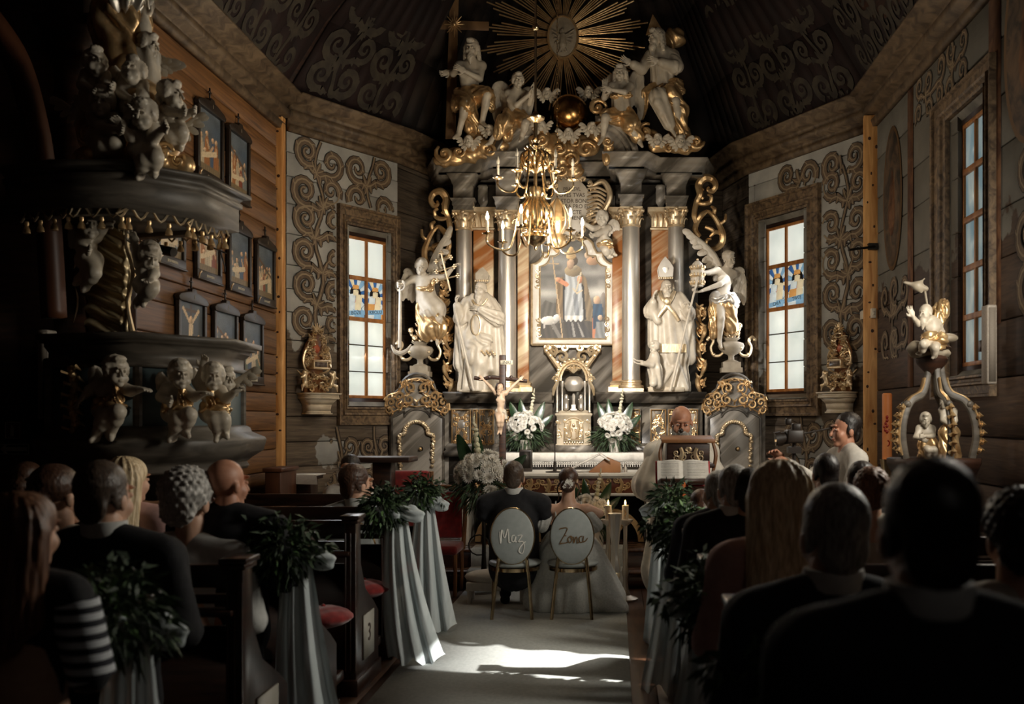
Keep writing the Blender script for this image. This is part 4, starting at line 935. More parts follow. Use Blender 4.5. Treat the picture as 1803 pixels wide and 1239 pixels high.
# carved bracket under the painting
b=WB(A); d=12.5
for sg in (-1,1):
    for (u,v,r,a,t) in ((18,628,13,0,1.3),(34,618,9,1,1.4),(10,645,8,2,1.2),(26,640,6,3,1.3),(42,612,5,0,1.2),(14,612,7,2.5,1.2)):
        b.tube([(X(1008+sg*u,d)+sg*x,d-.03,Z(v,d)+z) for x,z in spiral((0,0),r*d/F,a,t,1,14)],[.01,.026,.022,.012],6)
    b.tube(catmull([(X(1008+sg*50,d),d,Z(613,d)),(X(1008+sg*38,d),d-.02,Z(628,d)),(X(1008+sg*26,d),d-.04,Z(645,d)),(X(1008+sg*22,d),d-.04,Z(655,d))],5),[.012,.03,.03,.012],6)
    for q in range(4): b.ball((X(1008+sg*(46-7*q),d),d-.03,Z(617+9*q,d)),(.028,.02,.036),8,6)
b.ball((X(1008,d),d-.05,Z(650,d)),(.05,.04,.06),10,7); b.bb(X(958,d),X(1058,d),d-.02,d+.05,Z(612,d),Z(608,d))
b.build('carved_bracket',M_gold2)
# openwork scroll ears and pendant acanthus strips
def ear(name,pts,d,mirror,root,seed=0):
    """pts: strokes as lists of (u,v,halfwidth px)"""
    b=WB(root)
    for st in pts:
        q=catmull([(X(u,d),d-.02*(i%2),Z(v,d)) for i,(u,v,w) in enumerate(st)],5); ws=[w*d/F for _,_,w in st]; b.tube(q,ws,7,flat=(1,.8),up=(0,-1,0))
    return b.build(name,M_gold)
def earL(m):   # m maps (du,dv) offsets from the ear's spine
    S=[[(14,90,2),(20,70,5),(16,45,5),(10,30,6),(12,12,7),(2,0,7),(-12,2,6),(-18,14,5),(-12,24,5),(-4,22,3),(-6,16,2)],
       [(14,45,3),(4,48,4),(-8,44,4),(-10,34,3),(-4,30,2)],[(-4,60,3),(-14,70,4),(-24,86,5),(-30,104,6),(-28,122,6),(-14,132,5),(-2,128,4),(-2,116,3),(-10,112,2)],
       [(-4,60,3),(6,68,5),(14,80,5),(18,96,5),(10,108,4)],[(-24,86,3),(-34,78,3),(-36,66,2)],[(-14,70,3),(-16,58,4),(-10,52,2)],[(0,90,3),(-12,96,4),(-16,104,2)],[(18,96,3),(16,112,4),(6,122,4),(8,134,3)],[(4,20,3),(12,28,3),(4,38,3)],[(-28,104,3),(-18,100,4),(-8,108,2)]]
    return [[m(u,v)+(w,) for u,v,w in st] for st in S]
ear('openwork_scroll',earL(lambda a,b_:(775+a*.9,338+b_*1.0)),12.55,0,A); ear('openwork_scroll',earL(lambda a,b_:(1242-a*1.0,314+b_*.95)),12.55,1,A)
def strip(u0,v0,v1,d,sg):
    b=WB(A); n=5; h=(v1-v0)/n
    for i in range(n):
        v=v0+h*(i+.5); s_=sg*(1 if i%2 else -1); r=h*.40*(1-.08*i)*d/F; c=(X(u0+s_*1.5,d),Z(v,d))
        b.tube([(c[0]+x*.62,d-.03,c[1]+z) for x,z in spiral((0,0),r,-PI/2,1.5,s_,16)],[r*.12,r*.3,r*.26,r*.14],6,up=(0,-1,0))
        b.tube(catmull([(X(u0,d),d-.02,Z(v+h*.6,d)),(X(u0-s_*5,d),d-.05,Z(v+h*.2,d)),(X(u0-s_*6,d),d-.03,Z(v-h*.2,d)),(X(u0+s_*4,d),d-.02,Z(v-h*.5,d))],4),[.012,.03,.028,.01],6,up=(0,-1,0))
        for q in range(4): b.tube(catmull([(X(u0,d),d-.02,Z(v,d)),(X(u0+(6 if q%2 else -6),d),d-.05,Z(v+(q-2)*h*.18,d)),(X(u0+(9 if q%2 else -9),d),d-.02,Z(v+(q-2)*h*.25-3,d))],3),[.01,.018,.004],5)
    b.build('pendant_acanthus',M_gold)
strip(790,556,690,12.35,1); strip(1234,536,690,12.35,-1); strip(783,480,556,12.5,-1)
# cartouche with inscription
CT=thing('inscription_cartouche','carved white cartouche with Latin inscription in a gilded shell frame','cartouche',tuple(P(1008,405,12.4)))
d=12.38
def el(n,f): return [f(2*PI*i/n) for i in range(n)]
oc=[(X(1005+40*math.cos(a)*(1+.12*math.cos(3*a)),d),Z(362-48*math.sin(a)*(1-.1*math.cos(2*a)),d)) for a in [2*PI*i/30 for i in range(30)]]
b=WB(CT); b.prism(oc,d,d+.05); b.build('tablet',M_white,smooth=False,bevel=.01)
b=WB(CT)
for i in range(26):
    a=2*PI*i/26; r1=44+5*math.sin(3*a); c=(X(1002+r1*math.cos(a),d),Z(362-(r1+10)*math.sin(a),d)); b.tube([(c[0]+x,d-.03,c[1]+z) for x,z in spiral((0,0),.04,a+PI,1.1,1 if i%2 else -1,9)],[.012,.022,.010],6)
for q in range(9):
    f=q/8; b.tube(catmull([P(1035-3*f,332+60*f,d-.03),P(1052,330+55*f,d-.08),P(1068-10*f,338+56*f,d-.05)],4),[.012,.018,.012],6)
b.tube(catmull([P(1040,330,d),P(1062,320,d-.05),P(1074,345,d-.05),P(1060,375,d-.04),P(1038,400,d)],6),[.02,.035,.04,.035,.02],8)
b.tube(catmull([P(962,330,d),P(950,345,d-.05),P(955,372,d-.05),P(968,398,d)],6),[.02,.035,.03,.02],8)
b.build('shell_frame',M_gold2)
for i,(t_,v) in enumerate((('PRAESVL',333),('OVES TVAS',343.5),('PASTOR BONE',354),('ET ORA PRO EIS',363.5),('SANCTE',374),('CLEMENS',384))):
    text('inscription_line',t_,.070 if i else .062,mat('letter_paint',(84,72,58),rough=.7),CT,P(1007,v,d-.004)-CT.location,extrude=.001,bold=.0008,sx=.92)
# ---------------------------------------------------------------- side portals of the altar
def make_portal(cu):
    t=thing('altar_side_portal','marbled doorway with gilded arch left of the high altar','doorway',(px(cu),DA,.35))
    U=lambda u:px(u)  # portal drawn at the left position (u 678..790)
    b=WB(t); s=DA/F
    top=[(790,697)]+[(768,694),(768,686)]+[(735+31*math.cos(a),690-32*math.sin(a)) for a in [PI*i/14 for i in range(15)]][::1]+[(702,686),(697,690),(696,697),(684,700)]
    poly=[(px(684),.35),(px(790),.35)]+[(px(u),pz(v)) for u,v in top]
    b.prism(poly,DA+.03,DA+.16); b.build('portal_body',M_marb,smooth=False)
    b=WB(t); edge=[(px(u),DA+.0,pz(v)) for u,v in top[::-1]]; b.tube(edge,.022,6); b.tube([(q[0],q[1]+.01,q[2]-.06) for q in edge[:]],.012,6); b.build('portal_edge_moulding',M_marbd)
    pn_=[(690,1000),(690,736),(700,730),(712,724)]+[(735+22*math.cos(a),734-14*math.sin(a)) for a in [PI-PI*i/10 for i in range(11)]]+[(760,724),(772,730),(781,736),(781,1000)]
    b=WB(t); P_=[(px(u),max(pz(v),.36)) for u,v in pn_]; b.prism(P_,DA-.0,DA+.05); b.build('door_panel',M_marb,smooth=False,bevel=.008)
    b=WB(t); b.tube([(q[0],DA-.005,q[1]) for q in P_],.016,6); b.build('panel_moulding',M_marbd)
    # gilded garland arch
    ga=[(706,905),(706,860),(706,820),(705,790),(704,768),(711,764)]+[(734+21*math.cos(a),762-20*math.sin(a)) for a in [PI-PI*i/8 for i in range(9)]]+[(757,764),(764,768),(763,790),(762,820),(762,905)]
    G=[(px(u),DA-.02,max(pz(v),.4)) for u,v in ga]; pts=catmull(G,6); b=WB(t)
    for i,p in enumerate(pts):
        b.ball(p+Vector((.008*math.sin(i*2.3),-.01,.0)),(.026,.022,.024),6,5,rot=Euler((i,i*.7,0)).to_matrix())
    b.build('gilded_garland',M_gold2,kind='stuff')
    # gilded openwork pediment
    b=WB(t); S=[]
    for sg in (-1,1):
        for (u,v,r,a,tn,dr) in ((12,683,12,-1.5,1.5,1),(14,703,11,1.5,1.4,-1),(30,697,10,-2,1.4,1),(30,712,8,1,1.3,-1),(46,708,9,-1.5,1.4,1),(48,722,7,.5,1.2,-1),(22,676,6,0,1.2,1)):
            c=(px(735+sg*u),pz(v)); b.tube([(c[0]+sg*x,DA-.02,c[1]+z) for x,z in spiral((0,0),r*s,a,tn,dr,14)],[.008,.018,.016,.009],6,up=(0,-1,0))
            for q in range(3): aa=a+q*1.6; b.tube([(c[0]+sg*r*s*.9*math.cos(aa),DA-.02,c[1]+r*s*.9*math.sin(aa)),(c[0]+sg*r*s*1.3*math.cos(aa+.3),DA-.045,c[1]+r*s*1.3*math.sin(aa+.3)),(c[0]+sg*r*s*1.5*math.cos(aa+.7),DA-.02,c[1]+r*s*1.5*math.sin(aa+.7))],[.007,.012,.004],5)
        b.tube(catmull([(px(735+sg*u),DA-.01,pz(v)) for u,v in ((0,666),(20,672),(34,690),(52,698),(57,722))],5),[.012,.016,.014,.016,.012],6)
        b.tube(catmull([(px(735+sg*u),DA-.01,pz(v)) for u,v in ((0,716),(20,714),(36,722),(50,730))],5),[.008,.013,.008],6)
    b.build('gilded_pediment_scrolls',M_gold)
    b=WB(t); b.ball((px(741),DA-.03,pz(790)),.022,10,7); b.lathe([(.03,0),(.03,.01),(.01,.012)],10,(px(741),DA-.0,pz(790)),axis='y'); b.build('door_knob',M_gold)
    return t
pl_=make_portal(735)
pr2=dup(pl_,loc=(px(1293),DA,.35),label='marbled doorway with gilded arch right of the high altar, behind the priest\'s lectern')
# ---------------------------------------------------------------- urns with gilded flowers
M_stonep=mat('stone_paint',(136,124,106),(160,148,128),scale=9,rough=.5,bump=.05)
def make_urn(cu):
    t=thing('flower_urn','two-handled grey urn of gilded flowers on the left altar doorway','urn',(px(cu),DA+.1,pz(658)))
    b=MB(); b.box((0,0,.0),(.26,.2,.06)); b.box((0,0,.06),(.22,.18,.08)); b.lathe([(.085,.10),(.09,.11),(.04,.13),(.035,.17),(.05,.19),(.10,.21),(.15,.26),(.165,.30),(.15,.335),(.10,.35),(.07,.36),(.10,.385),(.115,.40),(.09,.40),(.05,.39)],24,sy=.75); b.build('urn_body',M_stonep,t)
    for sg in (-1,1):
        h=MB(); h.tube(catmull([(sg*.10,0,.22),(sg*.15,0,.18),(sg*.22,0,.19),(sg*.25,0,.28),(sg*.22,0,.36),(sg*.26,0,.41),(sg*.30,0,.37)],5),[.014,.02,.018,.016,.018,.024,.014],7); h.ball((sg*.29,0,.38),.022,8,6); h.ball((sg*.21,0,.19),.024,8,6); h.build('handle',M_gold2,t)
    h=MB()
    for i in range(7): a=-.9+.3*i; h.ball((.13*math.sin(a*1.2),-.10+.03*abs(a),.27+.02*(i%2)),(.022,.016,.018),7,5)
    h.build('gilded_festoon',M_gold2,t)
    r=random.Random(3)
    for i,(x,z,q) in enumerate(((0,.66,.05),(-.11,.54,.038),(.10,.55,.036),(0,.50,.045),(-.06,.45,.04),(.07,.46,.04),(.0,.58,.03))):
        f=MB(); f.rod((x*.3,0,.39),(x,-.0,z-.02),.007,n=5)
        for k in range(12):
            a=2*PI*k/12; f.tube([(x,-.03,z),(x+q*.6*math.cos(a),-.035,z+q*.6*math.sin(a)),(x+q*math.cos(a),-.02,z+q*math.sin(a))],[q*.1,q*.2,q*.08],5)
        f.ball((x,-.035,z),(q*.3,q*.2,q*.3),8,5)
        for k in (-1,1): f.tube([(x*.6,0,z-.1),(x*.6+k*.04,-.02,z-.06),(x*.6+k*.06,-.01,z-.03)],[.006,.014,.004],5)
        f.build('gilded_flower',M_gold2,t)
    return t
u1=make_urn(737); u2=dup(u1,loc=(px(1289),DA+.1,pz(651)),label='two-handled grey urn of gilded flowers on the right altar doorway')
# ---------------------------------------------------------------- tabernacle
TB=thing('tabernacle','ivory and gold tabernacle with an open columned canopy on the altar','tabernacle',(px(1010,12.05),12.05,pz(795,12.05)))
d=12.0; q=lambda u,v,dy=0:P(u,v,d+dy)
b=WB(TB); sq(b,X(1010,d),d+.18,X(1042,d)-X(1010,d),.16,[(.03,Z(796,d)),(.03,Z(785,d)),(.0,Z(783,d))]); b.build('plinth',M_marb,smooth=False)
b=WB(TB); hw=X(1040,d)-X(1010,d); sq(b,X(1010,d),d+.18,hw,.15,[(.015,Z(785,d)),(.015,Z(783,d)),(0,Z(781,d)),(0,Z(733,d)),(.015,Z(731,d)),(.02,Z(728,d)),(.0,Z(727,d)),(-.05,Z(722,d))]); b.build('cabinet',M_ivory,smooth=False)
b=WB(TB); b.prism([(X(u,d),Z(v,d)) for u,v in ((992,777),(1028,777),(1028,742),(1022,738),(1016,735),(1010,734),(1004,735),(998,738),(992,742))],d+.0,d+.03); b.build('door',M_ivory,smooth=False)
b=WB(TB); fret(b,X(995,d),X(1025,d),Z(770,d),Z(740,d),d-.006,.06,seed=44,mirror=True,k=.9); b.tube([(X(u,d),d-.0,Z(v,d)) for u,v in ((994,773),(1026,773),(1026,744),(1018,738),(1010,736),(1002,738),(994,744),(994,773))],.007,5)
for u in (984,1036): fret(b,X(u-3,d),X(u+3,d),Z(772,d),Z(742,d),d+.02,.045,seed=u)
for i in range(8): b.ball(q(994+4.5*i,779,-.0),(.012,.008,.012),6,4)
b.ball(q(1010,748,-.02),(.02,.01,.02),8,5); b.build('gilded_door_relief',M_gold2)
for u,dy in ((981,.02),(990,.12),(1030,.12),(1038,.02)):
    b=WB(TB); b.lathe([(.020,Z(726,d)),(.022,Z(724,d)),(.014,Z(722,d)),(.014,Z(682,d)),(.024,Z(676,d)),(.024,Z(670,d))],12,(X(u,d+dy),d+dy,0)); b.build('column',M_silver)
b=WB(TB); b.bb(X(985,d),X(1035,d),d+.25,d+.28,Z(722,d),Z(664,d)); b.build('niche_back',mat('niche_silver',(110,106,98),rough=.35,metal=.8),smooth=False)
b=WB(TB)
for r_,w in ((24,.024),(18,.014)):
    b.tube([P(1010+(r_+5)*math.cos(a),670-(r_+12)*math.sin(a),d+.02) for a in [PI*i/12 for i in range(13)]],w,7)
for i in range(13):
    a=PI*i/12; b.ball(P(1010+31*math.cos(a),670-38*math.sin(a),d),(.022,.02,.022),7,5)
for sg in (-1,1):
    b.tube([(X(1010+sg*30,d)+sg*x,d,Z(668,d)+z) for x,z in spiral((0,0),.05,0,1.4,1,12)],.014,6); b.tube(catmull([P(1010+sg*28,672,d),P(1010+sg*34,684,d),P(1010+sg*36,696,d)],4),[.02,.024,.01],6)
for k in range(5): b.tube([P(1010,656,d-.02),P(1010+(k-2)*4,650-abs(k-2),d-.04),P(1010+(k-2)*6,642+abs(k-2)*3,d-.02)],[.01,.018,.006],6)
b.build('canopy_arch',M_gold2)
b=WB(TB); b.lathe([(.01,Z(690,d)),(.08,Z(688,d)),(.115,Z(680,d)),(.12,Z(674,d)),(.10,Z(666,d)),(.06,Z(662,d))],22,(X(1010,d),d+.12,0),sy=.8); b.build('shell_dome',M_silver)
b=WB(TB); b.box(tuple(q(1010,721,.06)),(.08,.06,.02)); b.box(tuple(q(1010,716,.06)),(.05,.05,.05)); b.lathe([(.022,0),(.018,.05),(.022,.11),(.01,.14)],8,tuple(q(1010,713,.06))); b.build('central_pedestal',M_silver)
for u in (997,1023):
    k=SK(relmat(TB)); k.cap(q(u,718,.05),q(u,706,.05),.035,.025); k.cap(q(u,706,.05),q(u,700,.05),.025,.02); k.ell(q(u,697,.05),(.02,.02,.024)); k.cap(q(u,706,.05),q(u+(4 if u<1010 else -4),703,.0),.012,.01)
    b=WB(TB); k.to(b,.008); b.build('kneeling_figure',M_silver)
# ---------------------------------------------------------------- mensa with lace cloth
ME=thing('altar_table','old altar table with amber marbled front below the tabernacle','table',(px(995,11.9),11.9,.35))
zt=Z(797,11.9); x0,x1=X(846,11.9),X(1150,11.9)
b=WB(ME); b.bb(x0+.05,x1-.05,11.7,12.06,.35,zt-.02); b.build('body',M_marbd,smooth=False)
b=WB(ME); b.bb(x0+.08,x1-.08,11.66,11.70,.45,zt-.28); b.build('amber_frame',M_orange,smooth=False,bevel=.01)
b=WB(ME); b.bb(x0+.2,x1-.2,11.65,11.67,.55,zt-.36); b.build('front_panel',M_marb,smooth=False)
b=WB(ME); b.bb(x0,x1,11.62,12.07,zt-.03,zt); b.build('table_top',M_marbd,smooth=False)
M_cloth=mat('white_linen',(206,200,190),(216,211,202),scale=30,rough=.9,bump=.1,bscale=150)
# cloth with a lace hem
n=110; mb=MB(); vs=[]; fs=[]
rows=[(12.06,zt+.006),(11.61,zt+.006),(11.595,zt-.01),(11.585,zt-.09)]
for j,(y,z) in enumerate(rows):
    for i in range(n+1):
        t=i/n; w=.006*math.sin(t*60)+.004*math.sin(t*23) if j==3 else 0; vs.append((x0-.02+(x1-x0+.04)*t,y+w,z))
for j in range(3):
    for i in range(n): a=j*(n+1)+i; fs.append((a,a+1,a+n+2,a+n+1))
cl=MB().add(vs,fs).build('altar_cloth',M_cloth,label='long white altar cloth with a scalloped lace hem under the tabernacle',cat='cloth')
md=cl.modifiers.new('t','SOLIDIFY'); md.thickness=.004
lc=MB()
for i in range(0,76):
    xx=x0-.01+(x1-x0+.02)*(i+.5)/76; ww=(x1-x0)/76*.5
    for k in range(2): lc.tube([(xx-ww,11.585,zt-.09-.02*k),(xx-ww*.5,11.583,zt-.105-.022*k),(xx+ww*.5,11.583,zt-.105-.022*k),(xx+ww,11.585,zt-.09-.02*k)],.0035,4)
    lc.tube([(xx,11.585,zt-.09),(xx,11.583,zt-.145)],.004,4); lc.ball((xx,11.583,zt-.145),.008,5,4)
lc.build('lace_hem',M_cloth,cl,kind='stuff')
# ---------------------------------------------------------------- free-standing altar in front
FT=thing('front_altar','free-standing altar table with white top and gilded fretwork apron','altar',(X(982,10.7),10.9,.35))
d=10.55; x0,x1=X(808,d),X(1154,d); zt=Z(833,d); M_wt=mat('pale_stone_top',(196,190,178),(206,200,188),scale=12,rough=.4); M_dk=mat('altar_dark_green',(44,42,36),(60,56,48),scale=6,rough=.5)
b=WB(FT); b.bb(x0,x1,d,d+.75,zt-.035,zt); b.build('table_top',M_wt,smooth=False,bevel=.006)
b=WB(FT); za=Z(866,d); b.bb(x0+.05,x1-.05,d+.05,d+.70,za-.03,zt-.03); b.build('apron',mat('apron_red',(84,40,24),(110,60,36),scale=8,rough=.5),smooth=False)
b=WB(FT); b.bb(x0+.02,x1-.02,d+.03,d+.06,za-.045,za-.015); b.bb(x0+.02,x1-.02,d+.03,d+.06,zt-.055,zt-.035); b.build('apron_rails',M_wt,smooth=False)
b=WB(FT); fret(b,x0+.08,x1-.08,za+.0,zt-.06,d+.04,.085,seed=51,mirror=True,h=.6,k=.9); b.build('gilded_fretwork',M_gold,kind='stuff')
for xx in (x0+.05,x1-.05,):
    b=WB(FT); b.bb(xx-.045,xx+.045,d+.04,d+.12,.35,za-.02); b.bb(xx-.045,xx+.045,d+.60,d+.68,.35,za-.02); b.bb(xx-.03,xx+.03,d+.12,d+.6,.35,za-.02); b.build('leg_panel',M_wt,smooth=False,bevel=.005)
b=WB(FT); 
for sg,cu in ((-1,930),(1,1060)):
    b=WB(FT); arc_band(b,(X(1075,d) if sg>0 else X(890,d),.36),.30,.36,0,PI,d+.25,d+.3); b.build('arched_support',M_gold)
b=WB(FT); b.bb(x0+.1,x1-.1,d+.55,d+.6,.35,za-.02); b.build('back_panel',M_dk,smooth=False)
b=WB(FT); c=(X(1078,d),.36)
for k in range(5): b.tube([(c[0]+x,d+.22,c[1]+.18+z) for x,z in spiral((0,0),.2-.03*k,PI-.4*k,1.1,-1,14)],.014,6)
b.build('gilded_scroll',M_gold)
# ================================================================ altar statues
def drape(k,pts,rs,s=1,n=7,tw=5,amp=.014,kk=.03,flat=None):
    for i in range(len(pts)-1): k.cap(pts[i],pts[i+1],rs[i],rs[i+1],k=kk*s,fold=(amp*s,n,tw),flat=flat)
def statue(name,label,cat,Y,px_,group=None):
    o=P(px_[0],px_[1],Y); return thing(name,label,cat,tuple(o),0,group)
def world_sk(root): return SK(relmat(root))

def mitre(b,u,v,Y,s,tilt=0,w=13,h=26):
    # two pointed horns
    T=Matrix.Translation(P(u,v,Y))@Matrix.Rotation(R(tilt),4,'Y'); M0=b.M; b.M=M0@T; q=Y/F*s
    poly=[(-w*.85,0),(w*.85,0),(w,h*.45),(w*.55,h*.75),(0,h),(-w*.55,h*.75),(-w,h*.45)]
    P_=[(x*q,z*q) for x,z in poly]
    for y,ty in ((-.085*s,.02),(.085*s,-.02)):
        vs=[(x,y+ty*(z/(h*q))*.5,z) for x,z in P_]+[(x,y+ty*(z/(h*q))*.5+.02,z) for x,z in P_]; n=len(P_)
        b.add(vs,[tuple(range(n)),tuple(reversed(range(n,2*n)))]+[(i,i+n,(i+1)%n+n,(i+1)%n) for i in range(n)])
    b.lathe([(w*.8*q,-.02),(w*.9*q,.04),(w*q*1.0,h*.45*q)],16,sy=.95); b.M=M0
def bishop_left():
    Y=12.12; t=statue('bishop_statue','carved white bishop statue with hand on chest, left of the altar painting','statue',Y,(842,690))
    k=world_sk(t); k.zmin=0.004; D=lambda u,v,dy=0:P(u,v,Y+dy)
    drape(k,[D(846,560),D(842,686)],[.15,.23],n=9,tw=1.2,amp=.028,flat=((0,1,0),.75))
    k.ell(D(846,545),(.19,.13,.22),k=.05,wav=(.014,(1,0,.3),60,1))
    k.cap(D(868,545,.05),D(872,648,.04),.10,.12,k=.03,fold=(.022,8,2)); k.cap(D(815,560,.05),D(818,640,.03),.09,.12,k=.03,fold=(.022,8,2))
    k.cap(D(862,533),D(874,560,-.05),.085,.10,k=.03,fold=(.014,9,4)); k.cap(D(874,560,-.06),D(848,545,-.18),.10,.055,k=.02,fold=(.014,9,4))
    k.cap(D(824,533),D(812,560,-.03),.08,.09,k=.03,fold=(.014,9,4)); k.cap(D(812,560,-.03),D(805,538,-.14),.085,.05,k=.02)
    k.ell(D(846,603,-.12),(.17,.06,.10),rot=(0,-.5,0),k=.01,wav=(.012,(1,0,.4),70,1)); k.ell(D(840,625,-.13),(.12,.06,.14),rot=(0,.7,0),k=.01,wav=(.01,(1,0,.4),60,1)); k.ell(D(856,615,-.15),(.07,.04,.05),rot=(0,-.6,0),k=.01)
    k.cap(D(830,590),D(846,640,-.08),.12,.11,k=.05); k.cap(D(855,560,-.02),D(842,525),.07,.06,k=.02); k.ell(D(832,686,-.05),(.12,.12,.05),k=.03); k.cap(D(852,640),D(862,686,-.08),.09,.05,k=.03)
    b=WB(t); k.to(b,.013); h=head_sk(relmat(t)@HM(D(846,510,-.04),.92,-12,-8,0),beard=1.6); h.cap((0,0,-.1),(0,.03,-.2),.06,k=.02); h.to(b,.008)
    L=relmat(t); hand(b,L@D(850,545,-.17),(-1,-.2,.25),(0,1,-.2),.9,.35); hand(b,L@D(805,536,-.13),(-.2,-.3,1),(1,.2,0),.9,1.0); b.build('figure',M_white)
    b=WB(t); mitre(b,849,495,Y-.04,.92,6); b.build('mitre',M_stonep)
    b=WB(t); b.rod(D(801,545,-.2),D(834,688,-.25),.014,.016,8); b.build('crosier',M_white)
    b=WB(t); b.tube([D(838+9*math.cos(a)*.9,572-18*math.sin(a),-.15) for a in [2*PI*i/16 for i in range(17)]],.008,5); b.tube(catmull([D(832,528,-.13),D(838,536,-.15),D(848,538,-.15),D(858,526,-.12)],4),.012,6)
    for i in range(9): b.ball(D(848+3*i,618+ (i%3)*3,-.19),(.014,.01,.018),6,4)
    for i in range(8): b.ball(D(860+2.4*i,624,-.06+.01*i),(.016,.02,.02),6,4)
    for i in range(7): b.ball(D(837+3.6*i,494,-.13),(.012,.01,.014),6,4)
    b.build('gilded_trim',M_gold2,kind='stuff')
    b=WB(t); b.box(D(842,688.5,0),(.42,.3,.03)); b.build('plinth',M_ivory,smooth=False)
bishop_left()
def bishop_right():
    Y=12.12; t=statue('bishop_statue','carved white bishop statue holding a long staff, right of the altar painting','statue',Y,(1180,690))
    k=world_sk(t); k.zmin=0.004; D=lambda u,v,dy=0:P(u,v,Y+dy)
    drape(k,[D(1178,560),D(1182,622)],[.16,.21],n=9,tw=.8,amp=.024,flat=((0,1,0),.8)); drape(k,[D(1182,620,.02),D(1180,684,0)],[.17,.22],n=11,tw=.6,amp=.03,flat=((0,1,0),.75))
    k.ell(D(1178,540),(.20,.13,.20),k=.05)
    k.cap(D(1155,548,.05),D(1152,605,.05),.09,.08,k=.03,fold=(.012,8,2)); k.cap(D(1203,550,.05),D(1212,630,.05),.11,.09,k=.03,fold=(.022,8,2)); k.cap(D(1212,630,.05),D(1214,615,.05),.06,.02,k=.02)
    k.cap(D(1160,525),D(1148,548,-.05),.08,.10,k=.03,fold=(.014,8,3)); k.cap(D(1148,548,-.05),D(1150,532,-.18),.095,.045,k=.02); k.cap(D(1150,548,-.1),D(1158,565,-.12),.06,.05,k=.03)
    k.cap(D(1196,525),D(1210,552,-.05),.08,.10,k=.03,fold=(.014,8,3)); k.cap(D(1210,552,-.05),D(1213,545,-.2),.09,.05,k=.02)
    k.cap(D(1190,640,-.1),D(1160,678,-.16),.04,.07,k=.03,fold=(.01,6,3)); k.cap(D(1195,650,-.1),D(1205,684,-.12),.05,.06,k=.03)
    b=WB(t); k.to(b,.013); h=head_sk(relmat(t)@HM(D(1174,508,-.04),.92,5,-6,0),beard=1.8); h.cap((0,0,-.1),(0,.03,-.2),.06,k=.02); h.to(b,.008)
    L=relmat(t); hand(b,L@D(1150,530,-.19),(.1,-.2,1),(1,0,0),.9,.4); hand(b,L@D(1213,545,-.22),(-.3,-.4,.9),(-.6,-.2,-.3),.9,1.1); b.build('figure',M_white)
    b=WB(t); mitre(b,1172,489,Y-.04,1.0,-2,w=14,h=36); b.build('mitre',M_silver)
    b=WB(t); b.rod(D(1229,487,-.26),D(1180,688,-.3),.012,.017,8); b.ball(D(1221,510,-.27),.022,8,6); b.build('crosier',M_white)
    b=WB(t)
    for i in range(12): b.box(D(1159+4.3*i,613,-.20+.002*(i-6)**2),(.028,.03,.10))
    for sg in (-1,1): b.tube(catmull([D(1174+sg*14,512,-.1),D(1174+sg*8,525,-.15),D(1175,535,-.17),D(1175+sg*12,552,-.16),D(1175+sg*20,565,-.14)],4),[.02,.026,.03,.022,.02],6,flat=(1,.4),up=(0,-1,0))
    b.ball(D(1175,530,-.18),(.05,.02,.05),8,6)
    for i in range(7): b.ball(D(1161+3.8*i,489,-.14),(.012,.01,.014),6,4)
    b.build('gilded_trim',M_gold2,kind='stuff'); b=WB(t); b.bb(X(1141,Y),X(1203,Y),Y-.2,Y+.2,Z(690,Y),Z(682,Y)); b.build('plinth',M_ivory,smooth=False)
    # kneeling child
    c=statue('kneeling_child_statue','small white carved child kneeling at the right bishop statue\'s feet','statue',Y,(1150,683)); k=world_sk(c); D2=lambda u,v,dy=-.3:P(u,v,Y+dy)
    k.cap(D2(1152,625),D2(1153,650),.055,.07,fold=(.006,7,2)); k.cap(D2(1153,650),D2(1157,676),.08,.06,fold=(.014,7,2)); k.cap(D2(1150,655),D2(1150,675,-.38),.05,.045); k.cap(D2(1148,630),D2(1138,640,-.4),.03,.025); k.cap(D2(1138,640,-.4),D2(1128,636,-.46),.022,.018); k.cap(D2(1156,630),D2(1148,643,-.38),.03,.025); k.cap(D2(1148,643,-.38),D2(1132,641,-.45),.022,.018)
    b=WB(c); k.to(b,.009); head_sk(relmat(c)@HM(D2(1152,612),.62,-40,10,0),hair='putto',child=True).to(b,.007)
    for v in (636,641): hand(b,relmat(c)@D2(1129,v,-.46),(-1,-.2,.1),(0,0,1),.6,.4,.004)
    b.build('figure',M_white)
bishop_right()
def fig(t,J,s,yaw=0,pitch=0,roll=0,hair='curly',beard=0,fat=1.,hs=1.,putto=False,m=None,vox=.012,hands=True,clothed=None,hd={}):
    """one continuous body mesh from pixel joints already in world space"""
    L=relmat(t); Jl={k_:L@v for k_,v in J.items()}; k=torso(SK(),Jl,s,bare=not clothed,fat=fat,putto=putto)
    if clothed: clothed(k,Jl)
    b=MB(); k.to(b,vox); head_sk(HM(Jl['head'],s*hs,yaw,pitch,roll),hair=hair,beard=beard,child=putto).to(b,.008)
    if hands:
        for sd in 'LR':
            if 'wr'+sd in Jl:
                d=(Jl['wr'+sd]-Jl['el'+sd]).normalized(); q=hd.get(sd,(.5,(0,-1,0))); hand(b,Jl['wr'+sd],d if len(q)<3 else q[2],q[1],s*(1.1 if putto else 1),q[0],.006,thumb=1 if sd=='L' else -1,q=1.3 if putto else 1)
    return b.build('figure',m or M_white,t,smooth='all')
def wings(t,specs,m=None):
    for sp in specs:
        edge,d0,d1,l0,l1,n,nrm,w=sp; b=MB(); L=relmat(t); wing(b,[L@Vector(e) for e in edge],d0,d1,l0,l1,n,nrm,w); b.build('wing',m or M_white,t)
